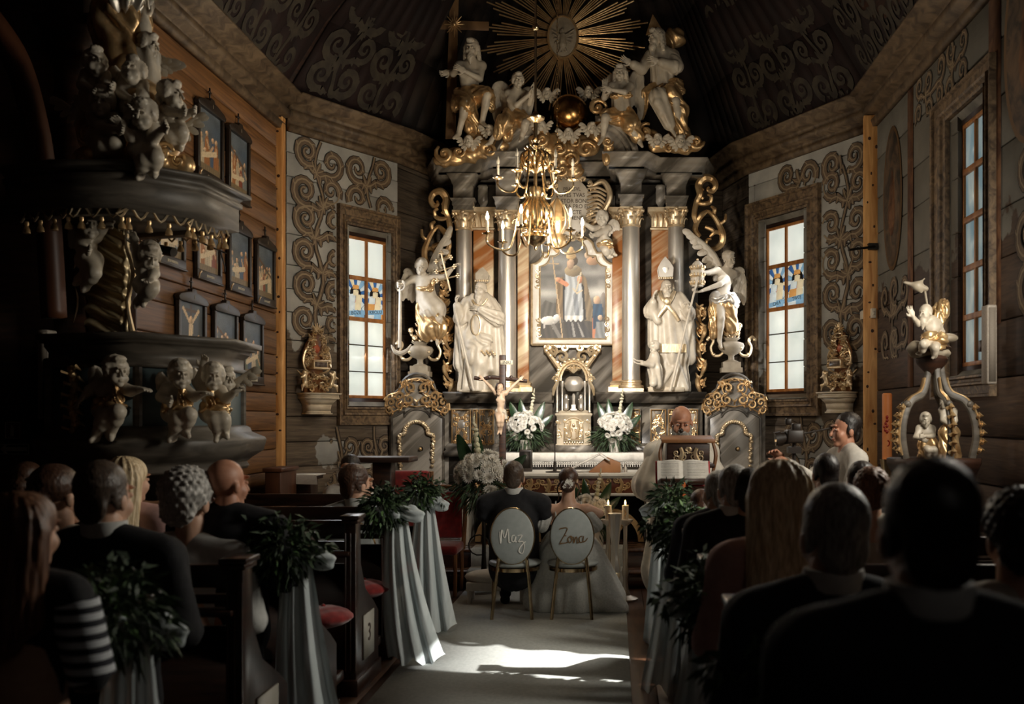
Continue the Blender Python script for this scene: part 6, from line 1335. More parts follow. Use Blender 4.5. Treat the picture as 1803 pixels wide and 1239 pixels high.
# ================================================================ reliquaries on ivory brackets
def reliquary(name,label,wall,xl,z0,seed,flip):
    M=Matrix.Translation(wall.location)@Matrix.Rotation(wall.rotation_euler.z,4,'Z'); p=M@Vector((xl,-.01,z0)); t=thing(name,label,'reliquary',tuple(p),wall.rotation_euler.z)
    b=MB(); prof=[(-.14,-.24),(.14,-.24),(.145,-.235),(.135,-.21),(.13,-.15),(.16,-.08),(.185,-.05),(.20,-.04),(.20,-.015),(.205,0),(-.205,0)]
    for (z0_,z1_,w0,w1) in ((-.24,-.225,.15,.15),(-.225,-.20,.14,.135),(-.20,-.13,.135,.145),(-.13,-.07,.145,.185),(-.07,-.05,.2,.205),(-.05,-.02,.2,.2),(-.02,0,.215,.22)):
        b.add([(-w0,0,z0_),(w0,0,z0_),(w0,-w0*1.1,z0_),(-w0,-w0*1.1,z0_),(-w1,0,z1_),(w1,0,z1_),(w1,-w1*1.1,z1_),(-w1,-w1*1.1,z1_)],[(0,1,2,3),(7,6,5,4),(0,4,5,1),(1,5,6,2),(2,6,7,3),(3,7,4,0)])
    b.build('bracket_shelf',M_ivory,t,smooth=False)
    b=MB(); b.prism([(-.15,0),(.15,0),(.16,.12),(.10,.26),(.15,.36),(.16,.46),(.10,.58),(.04,.68),(-.04,.68),(-.10,.58),(-.16,.46),(-.15,.36),(-.10,.26),(-.16,.12)],-.06,-.03); b.build('core',mat('reliquary_core',(130,82,48),(160,110,66),scale=12,rough=.5),t,smooth=False)
    b=MB(); r=random.Random(seed)
    for sg in (-1,1):
        for (x,z,q,a,dr) in ((.10,.05,.05,0,1),(.05,.10,.045,1,-1),(.14,.09,.04,2,1),(.07,.19,.04,0,-1),(.15,.40,.05,1,1),(.15,.32,.045,3,-1),(.10,.46,.05,2,1),(.13,.50,.04,4,-1),(.08,.55,.045,0,1),(.05,.62,.04,2,-1),(.10,.60,.035,1,1),(.04,.69,.035,3,1),(.02,.18,.035,4,-1),(.09,.38,.035,5,1),(.05,.44,.03,2,-1),(.12,.16,.03,2,-1)):
            b.tube([(sg*(x+u),-.075-.02*(k%3),z+v) for k,(u,v) in enumerate(spiral((0,0),q*1.1,a+r.uniform(-.3,.3),1.3,dr,11))],[.005,.014,.012,.006],5)
            aa=r.uniform(0,6); b.tube([(sg*x,-.08,z),(sg*(x+.04*math.cos(aa)),-.11,z+.04*math.sin(aa)),(sg*(x+.065*math.cos(aa+.4)),-.08,z+.065*math.sin(aa+.4))],[.006,.013,.004],5)
        b.tube(catmull([(sg*.05,-.06,.22),(sg*.16,-.08,.26),(sg*.19,-.08,.38),(sg*.15,-.08,.48),(sg*.07,-.07,.52)],5),[.008,.014,.014,.008],6)
    for i in range(9): a=PI*i/8; b.tube([(0,-.08,.70),(.09*math.cos(a),-.085,.70+.09*math.sin(a))],[.012,.005],5)
    b.build('gilded_scrollwork',M_gold2,t)
    b=MB(); b.bb(-.10,.10,-.15,-.05,.28,.36); b.bb(-.115,.115,-.165,-.05,.265,.285); b.bb(-.115,.115,-.165,-.05,.355,.37); b.build('relic_case',M_gold2,t,smooth=False,bevel=.006)
    b=MB(); b.bb(-.085,.085,-.153,-.15,.292,.348); b.build('case_glass',mat('case_glass',(60,30,24),(130,120,110),scale=20,rough=.15),t,smooth=False)
    b=MB(); b.ball((0,-.07,.50),(.055,.02,.05),12,8); b.build('red_medallion',mat('red_enamel',(150,62,36),(176,92,56),scale=30,rough=.3),t)
    for sg in (-1,1):
        k=SK(); k.cap((sg*.18,-.1,.10),(sg*.20,-.11,.17),.026,.03); k.ell((sg*.205,-.12,.225),(.026,.026,.03)); k.cap((sg*.20,-.11,.19),(sg*.26,-.13,.17),.012,.009); k.cap((sg*.20,-.11,.19),(sg*.15,-.12,.23),.012,.009); k.cap((sg*.18,-.1,.10),(sg*.24,-.13,.08),.018,.012); k.cap((sg*.24,-.13,.08),(sg*.25,-.13,.02),.012,.008); k.cap((sg*.19,-.08,.18),(sg*.25,-.05,.25),.014,.006); b=MB(); k.to(b,.006); b.build('gilded_putto',M_gold2,t,smooth='all')
reliquary('shelf_reliquary','ornate gilded reliquary on an ivory wall bracket left of the left apse window',wld,.345,1.7+.38*0+ (736-692)*11.29/1753+.0,5,1)
reliquary('shelf_reliquary','ornate gilded reliquary on an ivory wall bracket right of the right apse window',wrd,LR-.43,1.7+(736-690)*11.38/1753,6,-1)
# ================================================================ chandelier
M_brass=mat('polished_brass',(240,220,184),(222,192,144),scale=10,rough=.24,metal=1)
M_bulb=mat('lit_flame_bulb',(255,232,200),rough=.3,emit=14); M_bulb0=mat('unlit_flame_bulb',(214,206,190),rough=.25); M_cand=mat('white_candle_sleeve',(226,216,198),rough=.5)
def chandelier():
    Y=9.6; c=P(943,400,Y); t=thing('brass_chandelier','two-tier gilded brass chandelier with flame bulbs hanging in front of the altar','chandelier',(c.x,Y,c.z)); zz=lambda v:Z(v,Y)-c.z
    b=MB(); b.rod((0,0,zz(205)),(0,0,4.3),.012,n=8); b.ball((0,0,zz(48)),.035,10,7); b.rod((0,0,zz(215)),(0,0,zz(440)),.018,n=8)
    b.lathe([(.01,zz(217)),(.04,zz(214)),(.085,zz(210)),(.09,zz(207)),(.05,zz(205)),(.03,zz(200)),(.015,zz(196))],20); b.build('suspension_rod',M_brass,t)
    b=MB(); b.lathe([(.02,zz(262)),(.04,zz(258)),(.028,zz(252)),(.045,zz(248)),(.02,zz(243)),(.02,zz(240))],16); b.lathe([(.02,zz(305)),(.05,zz(300)),(.055,zz(285)),(.04,zz(275)),(.06,zz(270)),(.02,zz(263))],16)
    b.lathe([(.02,zz(335)),(.06,zz(330)),(.065,zz(340)),(.05,zz(348)),(.065,zz(356)),(.075,zz(370)),(.10,zz(385)),(.11,zz(400)),(.075,zz(412)),(.05,zz(416))][::-1],22,flute=(.05,8)); b.lathe([(.005,zz(441)),(.02,zz(437)),(.02,zz(434)),(.06,zz(430)),(.10,zz(424)),(.115,zz(418)),(.09,zz(414)),(.04,zz(412))],22); b.build('baluster_body',M_brass,t)
    b=MB()
    for i in range(16):
        a=2*PI*i/16; dx,dy=math.cos(a),math.sin(a)
        b.tube(catmull([(dx*.07,dy*.07,zz(405)),(dx*.15,dy*.15,zz(395)),(dx*.16,dy*.16,zz(370)),(dx*.09,dy*.09,zz(352)),(dx*.11,dy*.11,zz(342))],4),[.008,.015,.014,.01,.006],5)
        b.tube(catmull([(dx*.04,dy*.04,zz(300)),(dx*.12,dy*.12,zz(292)),(dx*.14,dy*.14,zz(275)),(dx*.08,dy*.08,zz(266)),(dx*.11,dy*.11,zz(260))],4),[.006,.013,.012,.005],5)
        b.ball((dx*.12,dy*.12,zz(412)),.016,6,5)
    b.build('leafy_ornament',M_brass,t,kind='stuff')
    pos=[]
    for tier,(n,r,va,vp,vl,ph,lit) in enumerate(((6,.36,300,316,338,.10,()),(6,.47,400,417,442,.32,(0,1,2,3,4,5)))):
        for i in range(n):
            a=2*PI*i/n+ph; dx,dy=math.cos(a),math.sin(a); q=lambda rr,v:(dx*rr,dy*rr,zz(v))
            b=MB(); b.tube(catmull([q(.05,va-8),q(r*.35,va-18),q(r*.42,va+10),q(r*.55,vl-2),q(r*.8,vl),q(r,vl-10),q(r,vp)],6),[.011,.012,.010,.011,.011,.01],7)
            b.tube([q(r*.42+.03*math.cos(x),va-4-8*math.sin(x)) for x in [k*.6 for k in range(9)]],.007,5)
            b.lathe([(.01,zz(vp)-.01),(.045,zz(vp)),(.052,zz(vp)+.008),(.02,zz(vp)+.006),(.018,zz(vp)+.03)],14,(dx*r,dy*r,0)); arm=b.build('candle_arm',M_brass,t)
            b=MB(); b.lathe([(.013,zz(vp)+.02),(.013,zz(vp)+.13)],10,(dx*r,dy*r,0)); b.build('candle_sleeve',M_cand,arm)
            b=MB(); b.lathe([(.004,zz(vp)+.13),(.014,zz(vp)+.145),(.017,zz(vp)+.165),(.011,zz(vp)+.19),(.003,zz(vp)+.215)],10,(dx*r,dy*r,0)); b.build('flame_bulb',M_bulb if i in lit else M_bulb0,arm)
            if i in lit: pos.append(Vector((c.x+dx*r,Y+dy*r,c.z+zz(vp)+.17)))
    for p in pos: lamp('POINT','chandelier_bulb',p+Vector((0,0,.06)),None,CH_W,(1,.84,.62),radius=.03)
CH_W=17
chandelier()
def sanct_lamp():
    Y=10.6; c=P(981,400,Y); t=thing('sanctuary_lamp','gilded hanging sanctuary lamp on a thin chain, just right of the chandelier','lamp',(c.x,Y,c.z)); zz=lambda v:Z(v,Y)-c.z
    b=MB(); 
    for i in range(60): z=zz(350)+i*.045; b.tube([(.008*math.cos(x),.0,z+.026*math.sin(x)) if i%2 else (0,.008*math.cos(x),z+.026*math.sin(x)) for x in [k*PI/4 for k in range(9)]],.003,4)
    b.build('chain',M_brass,t,kind='stuff'); b=MB(); b.lathe([(.01,zz(445)),(.05,zz(438)),(.085,zz(430)),(.09,zz(422)),(.06,zz(412)),(.075,zz(405)),(.09,zz(385)),(.075,zz(365)),(.03,zz(352)),(.01,zz(348))],20,flute=(.06,6)); b.build('lamp_body',M_gold,t)
    b=MB()
    for i in range(6):
        a=PI*i/3+.3; dx,dy=math.cos(a),math.sin(a); b.tube(catmull([(dx*.05,dy*.05,zz(412)),(dx*.13,dy*.13,zz(395)),(dx*.11,dy*.11,zz(370)),(dx*.03,dy*.03,zz(352))],5),[.008,.014,.008],6); b.tube([(dx*(.095+x),dy*(.095+x),zz(388)+z) for x,z in spiral((0,0),.03,0,1.3,1,9)],.006,5)
    b.build('openwork_strap',M_gold2,t)
sanct_lamp()
# ================================================================ pulpit
M_pgrey=mat('pulpit_grey_paint',(66,60,52),(100,92,82),scale=3,stretch=(1,1,5),rough=.5,bump=.08,dist=.8)
M_pblue=mat('pulpit_blue_panel',(58,74,78),(86,98,98),scale=4,rough=.5,bump=.05)
PL=[(-3.86,6.72),(-3.72,6.55),(-3.07,6.40),(-2.74,6.9),(-2.78,7.42),(-3.68,7.62)]
pu=thing('pulpit','grey-blue polygonal pulpit body with moulded rail on the left','pulpit',(-3.2,7.0,1.3))
b=WB(pu); pc=[(p[0],p[1]) for p in PL]; b.prism(pc,1.36,2.1,'xy'); b.build('body',M_pblue,smooth=False)
def ring(b,prof,path,z): b.mould([(p[0],p[1],z) for p in path],prof)
path=PL[1:5]+[(-3.68,7.62)]
b=WB(pu); ring(b,[(-.1,0),(.03,0),(.03,.025),(.01,.03),(.01,.10),(.05,.135),(.05,.155),(.09,.16),(.09,.175),(.12,.18),(.12,.215),(-.1,.215)],path,2.03); b.build('rail',M_pgrey,smooth=False)
b=WB(pu); ring(b,[(-.1,-.27),(.03,-.27),(.045,-.25),(.03,-.22),(.06,-.19),(.13,-.14),(.15,-.06),(.14,-.04),(.06,.0),(.05,.03),(.02,.05),(-.1,.05)],path,1.60); b.prism([(p[0]+(.0),p[1]) for p in PL],1.33,1.38,'xy'); b.build('base_moulding',M_pgrey,smooth=False)
for p in path[:4]: b=WB(pu); b.tube([(p[0],p[1],1.6),(p[0],p[1],2.05)],.03,8); b.build('corner_strip',M_pgrey)
b=WB(pu); b.lathe([(.03,1.12),(.12,1.14),(.30,1.22),(.52,1.34)],12,(-3.25,7.0,0)); b.build('underside',M_pgrey)
for i,(v0,v1,off) in enumerate(((640,745,.1),)):
    b=WB(pu)
    for k in range(12): z=1.62+.036*k; x=X(135+3*math.sin(k),6.5); b.ball((x,6.46,z),(.03,.03,.03),7,5,rot=Euler((k,k,0)).to_matrix()); b.tube([(x,6.46,z),(x+(.05 if k%2 else -.05),6.42,z+.02),(x+(.07 if k%2 else -.07),6.45,z-.01)],[.008,.014,.004],5)
    b.build('gilded_festoon',M_gold)
# canopy
cn=thing('pulpit_canopy','dark moulded sounding board with a scalloped gilded fringe above the pulpit','canopy',(-3.2,7.0,3.05))
CP=[(-3.95,6.45),(-3.50,6.26),(-3.11,6.26),(-2.76,6.64),(-2.72,7.2),(-3.68,7.5)]
b=WB(cn); ring(b,[(-.2,-.30),(-.10,-.30),(-.10,-.255),(-.06,-.25),(-.06,-.20),(-.09,-.19),(-.03,-.12),(.02,-.10),(.02,-.065),(-.0,-.06),(.03,-.03),(.07,-.025),(.07,0),(-.2,0)],CP,3.31); b.prism(CP,3.04,3.28,'xy'); b.build('sounding_board',M_pgrey,smooth=False)
b=WB(cn); 
def along(path,n,off=0):
    L=[(Vector(path[i+1])-Vector(path[i])).length for i in range(len(path)-1)]; T=sum(L); out=[]
    for k in range(n):
        s_=T*(k+.5)/n; i=0
        while s_>L[i]: s_-=L[i]; i+=1
        a=Vector(path[i]);c_=Vector(path[i+1]); d=(c_-a).normalized(); nn=Vector((d.y,-d.x)); out.append((a+d*s_+nn*off,d))
    return out
pts=[]; n=23
for k,(p,d) in enumerate(along(CP,n*6,-.10)): pts.append((p.x,p.y,3.02-.035*math.cos(k/6*2*PI)))
b.tube(pts,.008,5); b.build('scalloped_cord',M_gold2)
for p,d in along(CP,n,-.10):
    b=WB(cn); b.lathe([(.012,2.985),(.014,2.965),(.01,2.955),(.022,2.93),(.024,2.91),(.004,2.905)],9,(p.x,p.y,0),flute=(.1,6)); b.build('tassel',M_gold)
# curtain behind the preacher
def curtain():
    t=thing('carved_curtain','silvered and gilded carved curtain gathered behind the pulpit','curtain',(-3.5,7.05,2.1)); nx,nz=60,80; V=[];Fc=[]; Y=7.06
    for j in range(nz+1):
        tz=j/nz; v=368+217*tz
        for i in range(nx+1):
            tx=i/nx; ul=140-8*tz if tz<.5 else 130+2*(tz-.5); ur=228+6*math.sin(tz*3); u=ul+(ur-ul)*tx
            sag=abs(tx-.5)*2; f=math.sin((v+34*(1-(2*tx-1)**2)+8*math.sin(tx*7))*.24+.8*math.sin(tz*9))*(1 if tz>.08 else tz/.08); e=(max(0,sag-.72)/.28)
            y=Y-.06-.028*f*(1-e*.8)-.02*math.sin(tx*PI)-.02*e*math.sin(tx*60+tz*4); p=P(u,v,Y); V.append((p.x,y,p.z))
    for j in range(nz):
        for i in range(nx): a=j*(nx+1)+i; Fc.append((a,a+nx+1,a+nx+2,a+1))
    b=WB(t); b.add(V,Fc); o=b.build('drapery',mat('silver_gilt_cloth',(200,184,150),(170,148,108),scale=6,rough=.38,metal=.6,bump=.05),smooth='all'); md=o.modifiers.new('s','SOLIDIFY'); md.thickness=.02
    for u0,u1 in ((137,130),(229,233)):
        b=WB(t); b.tube(catmull([P(u0,380,6.95),P(u0+(6 if u0<200 else -6),430,6.93),P(u1+3,480,6.95),P(u1+(8 if u0<200 else -8),530,6.94),P(u1,583,6.95)],8),[.02,.015,.02,.012,.02],7); b.build('gilded_hem',M_gold2)
    b=WB(t); b.bb(X(126,7.1),X(236,7.1),7.10,7.14,Z(590,7.1),Z(350,7.1)); b.build('backboard',M_dark,smooth=False)
curtain()
# pillar at the arch, far left
pil=thing('arch_pillar','dark wooden pillar with moulded capital behind the pulpit at far left','pillar',(X(122,6.95),6.95,0)); b=WB(pil); cx=X(122,6.95)
sq(b,cx,7.03,.10,.10,[(0,.0),(0,4.15),(.02,4.17),(.02,4.2),(.0,4.22),(.0,4.3),(.03,4.33),(.05,4.38),(.09,4.42),(.10,4.48),(.02,4.5),(.0,5.2)]); b.build('shaft',M_dark,smooth=False)
M_wood2=mat('reddish_arch_wood',(60,34,20),(92,54,32),scale=3,stretch=(3,3,.5),rough=.5)
ab=thing('arch_brace','curved dark timber brace of the chancel arch at the far left edge','brace',(X(60,6.7),6.7,2)); b=WB(ab); b.tube(catmull([P(95,560,6.7),P(84,380,6.7),P(66,240,6.7),P(30,110,6.7),P(-30,20,6.7)],8),.09,4,flat=(1,.7),up=(0,1,0)); b.build('timber',M_wood2,smooth=False)
# pulpit putti (body front)
gp='carved putti on the pulpit'
def pj(h,body): return body
putto('pulpit_putto','white winged putto with gold sash on the pulpit\'s dark front panel, leftmost',6.3,dict(head=(205,655,-.06),neck=(200,670,-.02),chest=(192,684),pelvis=(187,716),shR=(178,677),shL=(208,680),elR=(158,688,-.02),wrR=(150,696,-.04),elL=(230,688,-.08),wrL=(244,686,-.12),hipR=(183,720),hipL=(194,720),knR=(184,735,-.14),anR=(168,768,-.06),toR=(160,776,-.12),knL=(208,725,-.16),anL=(194,764,-.06),toL=(195,773,-.12)),.60,50,0,wsp=[([(183,672,.05),(170,652,.08),(163,645,.06)],(-.1,0,-1),(-.1,0,-.9),.12,.12)],group=gp,hd={'L':(.3,(0,0,-1)),'R':(.3,(0,0,-1))})
putto('pulpit_putto','white putto on the pulpit\'s lit side panel with bent left arm, between two others',6.42,dict(head=(318,660,-.1),neck=(312,676,-.05),chest=(308,690,-.02),pelvis=(308,722,-.02),shR=(296,684,-.02),shL=(324,686,-.04),elR=(284,698,-.04),wrR=(296,706,-.12),elL=(342,698,-.1),wrL=(354,694,-.14),hipR=(304,726),hipL=(316,726),knR=(312,738,-.16),anR=(304,768,-.08),toR=(298,776,-.14),knL=(334,730,-.16),anL=(326,758,-.08),toL=(332,768,-.14)),.58,35,0,wsp=[([(298,682,.05),(288,668,.08),(282,655,.06)],(-.1,0,-1),(-.1,0,-.9),.10,.12)],group=gp,hd={'L':(.3,(0,0,-1))})
putto('pulpit_putto','white putto raising one arm at the right edge of the pulpit',6.55,dict(head=(376,664,-.12),neck=(374,679,-.06),chest=(374,692,-.04),pelvis=(374,722,-.02),shR=(362,686,-.04),shL=(388,688,-.04),elR=(350,672,-.02),wrR=(356,650,-.02),elL=(398,702,-.1),wrL=(412,690,-.16),hipR=(369,726),hipL=(380,726),knR=(378,740,-.18),anR=(384,764,-.1),toR=(380,776,-.16),knL=(394,738,-.16),anL=(396,760,-.08),toL=(400,770,-.14)),.56,25,0,wsp=[([(360,684,.05),(346,660,.08),(340,648,.06)],(.1,0,-1),(.1,0,-.9),.10,.12)],group=gp,hd={'R':(.3,(0,-1,0)),'L':(.2,(0,0,-1))})
cherub_head('pulpit_cherub_head',398,668,6.9,.72,50,0,label='white cherub head peeking behind the rightmost pulpit putto',group=gp)
for i,(pu_,Y) in enumerate((('pulpit_putto',6.3),('pulpit_putto.001',6.42),('pulpit_putto.002',6.55))):
    t=bpy.data.objects[pu_]; c={0:(187,205,716),1:(308,322,722),2:(374,372,722)}[i]; gold_drape(t,[(P(c[0]-9,c[2],Y-.06),P(c[0]+14,c[2]-2,Y-.08),.055,.06)],name='gilded_loincloth',vox=.01); gold_drape(t,[(P(c[1]-2,682,Y-.10),P(c[1],712,Y-.12),.016,.02)],name='gilded_sash',vox=.008)
# putti beside the curtain
putto('curtain_putto','shadowed putto holding the carved curtain on its left side',6.85,dict(head=(160,398,-.04),neck=(158,410),chest=(155,422),pelvis=(156,455),shR=(144,415),shL=(168,416),elR=(142,435,-.05),wrR=(152,440,-.1),elL=(178,405,-.04),wrL=(186,398,-.05),hipR=(152,458),hipL=(162,458),knR=(160,476,-.06),anR=(138,492,0),toR=(132,500,-.03),knL=(166,480,-.1),anL=(150,504,-.02),toL=(146,512,-.06)),.6,30,0,wsp=[([(146,412,.05),(134,400,.08),(128,398,.06)],(-.1,0,-1),(-.1,0,-.9),.14,.16)])
putto('curtain_putto','putto with gilded sash holding the carved curtain on its right side',6.85,dict(head=(264,452,-.04),neck=(260,464),chest=(258,474),pelvis=(256,498),shR=(248,466),shL=(268,470),elR=(242,448,-.02),wrR=(238,430,-.03),elL=(272,482,-.05),wrL=(266,490,-.1),hipR=(253,502),hipL=(262,502),knR=(262,512,-.1),anR=(242,532,0),toR=(238,540,-.05),knL=(268,508,-.1),anL=(252,528,-.02),toL=(252,538,-.06)),.58,40,25)
# ---- group on the canopy
cloud('gilded_cloud',6.55,[(190,275,60,20,0),(250,280,50,18,-.1),(300,290,40,20,0),(160,240,26,34,.1),(230,235,50,36,.1),(290,240,36,40,.1),(185,190,30,36,.15),(250,180,36,40,.15),(225,120,26,50,.2),(325,290,14,18,0),(200,215,18,14,-.15),(235,165,12,10,-.1),(252,185,14,10,-.12)],swirls=[(160,240,22,1,1),(240,262,22,-1,2),(290,268,18,1,0),(210,250,18,1,3),(185,280,14,-1,0),(316,285,10,1,2),(262,255,12,-1,1),(140,280,12,1,0),(228,225,12,1,2)],label='mass of gilded clouds on top of the pulpit canopy',vox=.022)
gc='white putti on the canopy clouds'
T=lambda cx,cy,s,mir=1,**o:{k:((cx+mir*v[0]*s),(cy+v[1]*s))+((v[2],) if len(v)>2 else ()) for k,v in {**dict(head=(0,0,-.08),neck=(0,15,-.02),chest=(0,29),pelvis=(-2,58),shR=(-15,22),shL=(15,22),elR=(-24,40,-.08),wrR=(-6,50,-.18),elL=(24,38,-.08),wrL=(40,32,-.16),hipR=(-8,62),hipL=(8,62),knR=(0,76,-.16),anR=(-8,102,-.05),toR=(-12,110,-.1),knL=(20,72,-.16),anL=(16,98,-.05),toL=(18,106,-.1)),**o}.items()}
putto('canopy_putto','putto with curly hair at the upper left of the canopy group, looking right',6.5,T(168,112,.95,1,wrL=(30,44,-.2),elL=(20,46,-.1)),.6,40,-10,group=gc)
putto('canopy_putto','putto leaning back with face turned up at the centre of the canopy group',6.5,T(235,128,.95,1,elL=(18,44,-.08),wrL=(4,56,-.16)),.6,5,-18,wsp=[([(222,146,.05),(208,130,.08),(200,116,.06)],(-.1,0,-1),(-.1,0,-.9),.10,.12)],group=gc)
putto('canopy_putto','putto seen in profile reaching right at the right end of the canopy group',6.55,T(302,168,.9,1,wrR=(18,34,-.2),elR=(-6,34,-.12),anR=(4,96,-.05)),.56,80,0,wsp=[([(292,184,.05),(282,172,.08),(280,164,.06)],(-.1,0,-1),(-.1,0,-.9),.09,.10)],group=gc)
putto('canopy_putto','shadowed putto with outstretched hands at the lower left of the canopy group',6.4,T(180,182,1.0,1,wrR=(26,46,-.2),elR=(-2,44,-.12),wrL=(44,24,-.15),elL=(34,44,-.1)),.62,15,0,wsp=[([(196,200,.05),(206,190,.08),(214,186,.06)],(.2,0,-1),(.6,0,-.4),.10,.12)],group=gc)
putto('canopy_putto','shadowed putto holding out its arms at the lower centre of the canopy group',6.35,T(254,204,1.0,1,wrR=(-34,24,-.12),elR=(-22,38,-.1),wrL=(32,24,-.18),elL=(16,40,-.1)),.62,0,5,wsp=[([(268,222,.05),(280,208,.08),(286,202,.06)],(.2,0,-1),(.6,0,-.4),.09,.12)],group=gc)
cherub_head('canopy_cherub_head',298,222,6.5,.75,20,20,label='cherub head below the profile putto on the canopy',group=gc); cherub_head('canopy_cherub_head',145,192,6.6,.7,-50,0,label='cherub head at the extreme left of the canopy group',group=gc)
# robed saint at the top and the angel with raised hand
sn=statue('canopy_saint_statue','towering gold-robed saint statue on the canopy, cut off by the top of the photo','statue',6.8,(215,110)); k=world_sk(sn); D=lambda u,v,dy=0:P(u,v,6.8+dy)
k.cap(D(215,90),D(212,40),.16,.18,fold=(.03,7,5)); k.cap(D(212,40),D(222,-20),.18,.17,fold=(.03,6,5)); k.cap(D(232,95,-.05),D(262,150,-.05),.10,.05,fold=(.012,6,3)); b=WB(sn); k.to(b,.015); b.build('robe',M_gold,smooth='all')
k=world_sk(sn); k.cap(D(220,-5,-.05),D(222,-60),.17,.15,fold=(.02,10,2)); k.cap(D(222,-60),D(224,-95),.07,.06); k.ell(D(225,-112),(.09,.10,.12)); b=WB(sn); k.to(b,.015); b.build('upper_body',M_silver,smooth='all')
an=statue('canopy_angel_statue','white angel statue raising an arm straight up, right of the gold-robed saint','statue',6.75,(262,150)); k=world_sk(an); D=lambda u,v,dy=0:P(u,v,6.75+dy)
k.cap(D(252,98),D(252,48),.06,.05); k.cap(D(252,48),D(254,30),.045,.03); k.cap(D(258,100),D(262,135),.085,.07,fold=(.01,7,3)); k.cap(D(262,135),D(280,150),.06,.03)
b=WB(an); k.to(b,.011); head_sk(relmat(an)@HM(D(262,82,-.02),.72,75,5),hair='curly').to(b,.008); hand(b,relmat(an)@D(254,30),(.1,-.2,1),(0,-1,0),.85,.3); b.build('figure',M_white,smooth='all')
wings(an,[([D(262,110,.05),D(280,104,.08),D(296,108,.06)],(.3,0,-1),(1,0,-.2),.14,.14,7,(0,1,0),.03)])
b=WB(an); b.tube([D(246,105,-.05),D(240,60,-.05),D(243,10,-.05)],[.03,.035,.008],8,flat=(1,.3)); b.build('gilded_flame',M_gold)
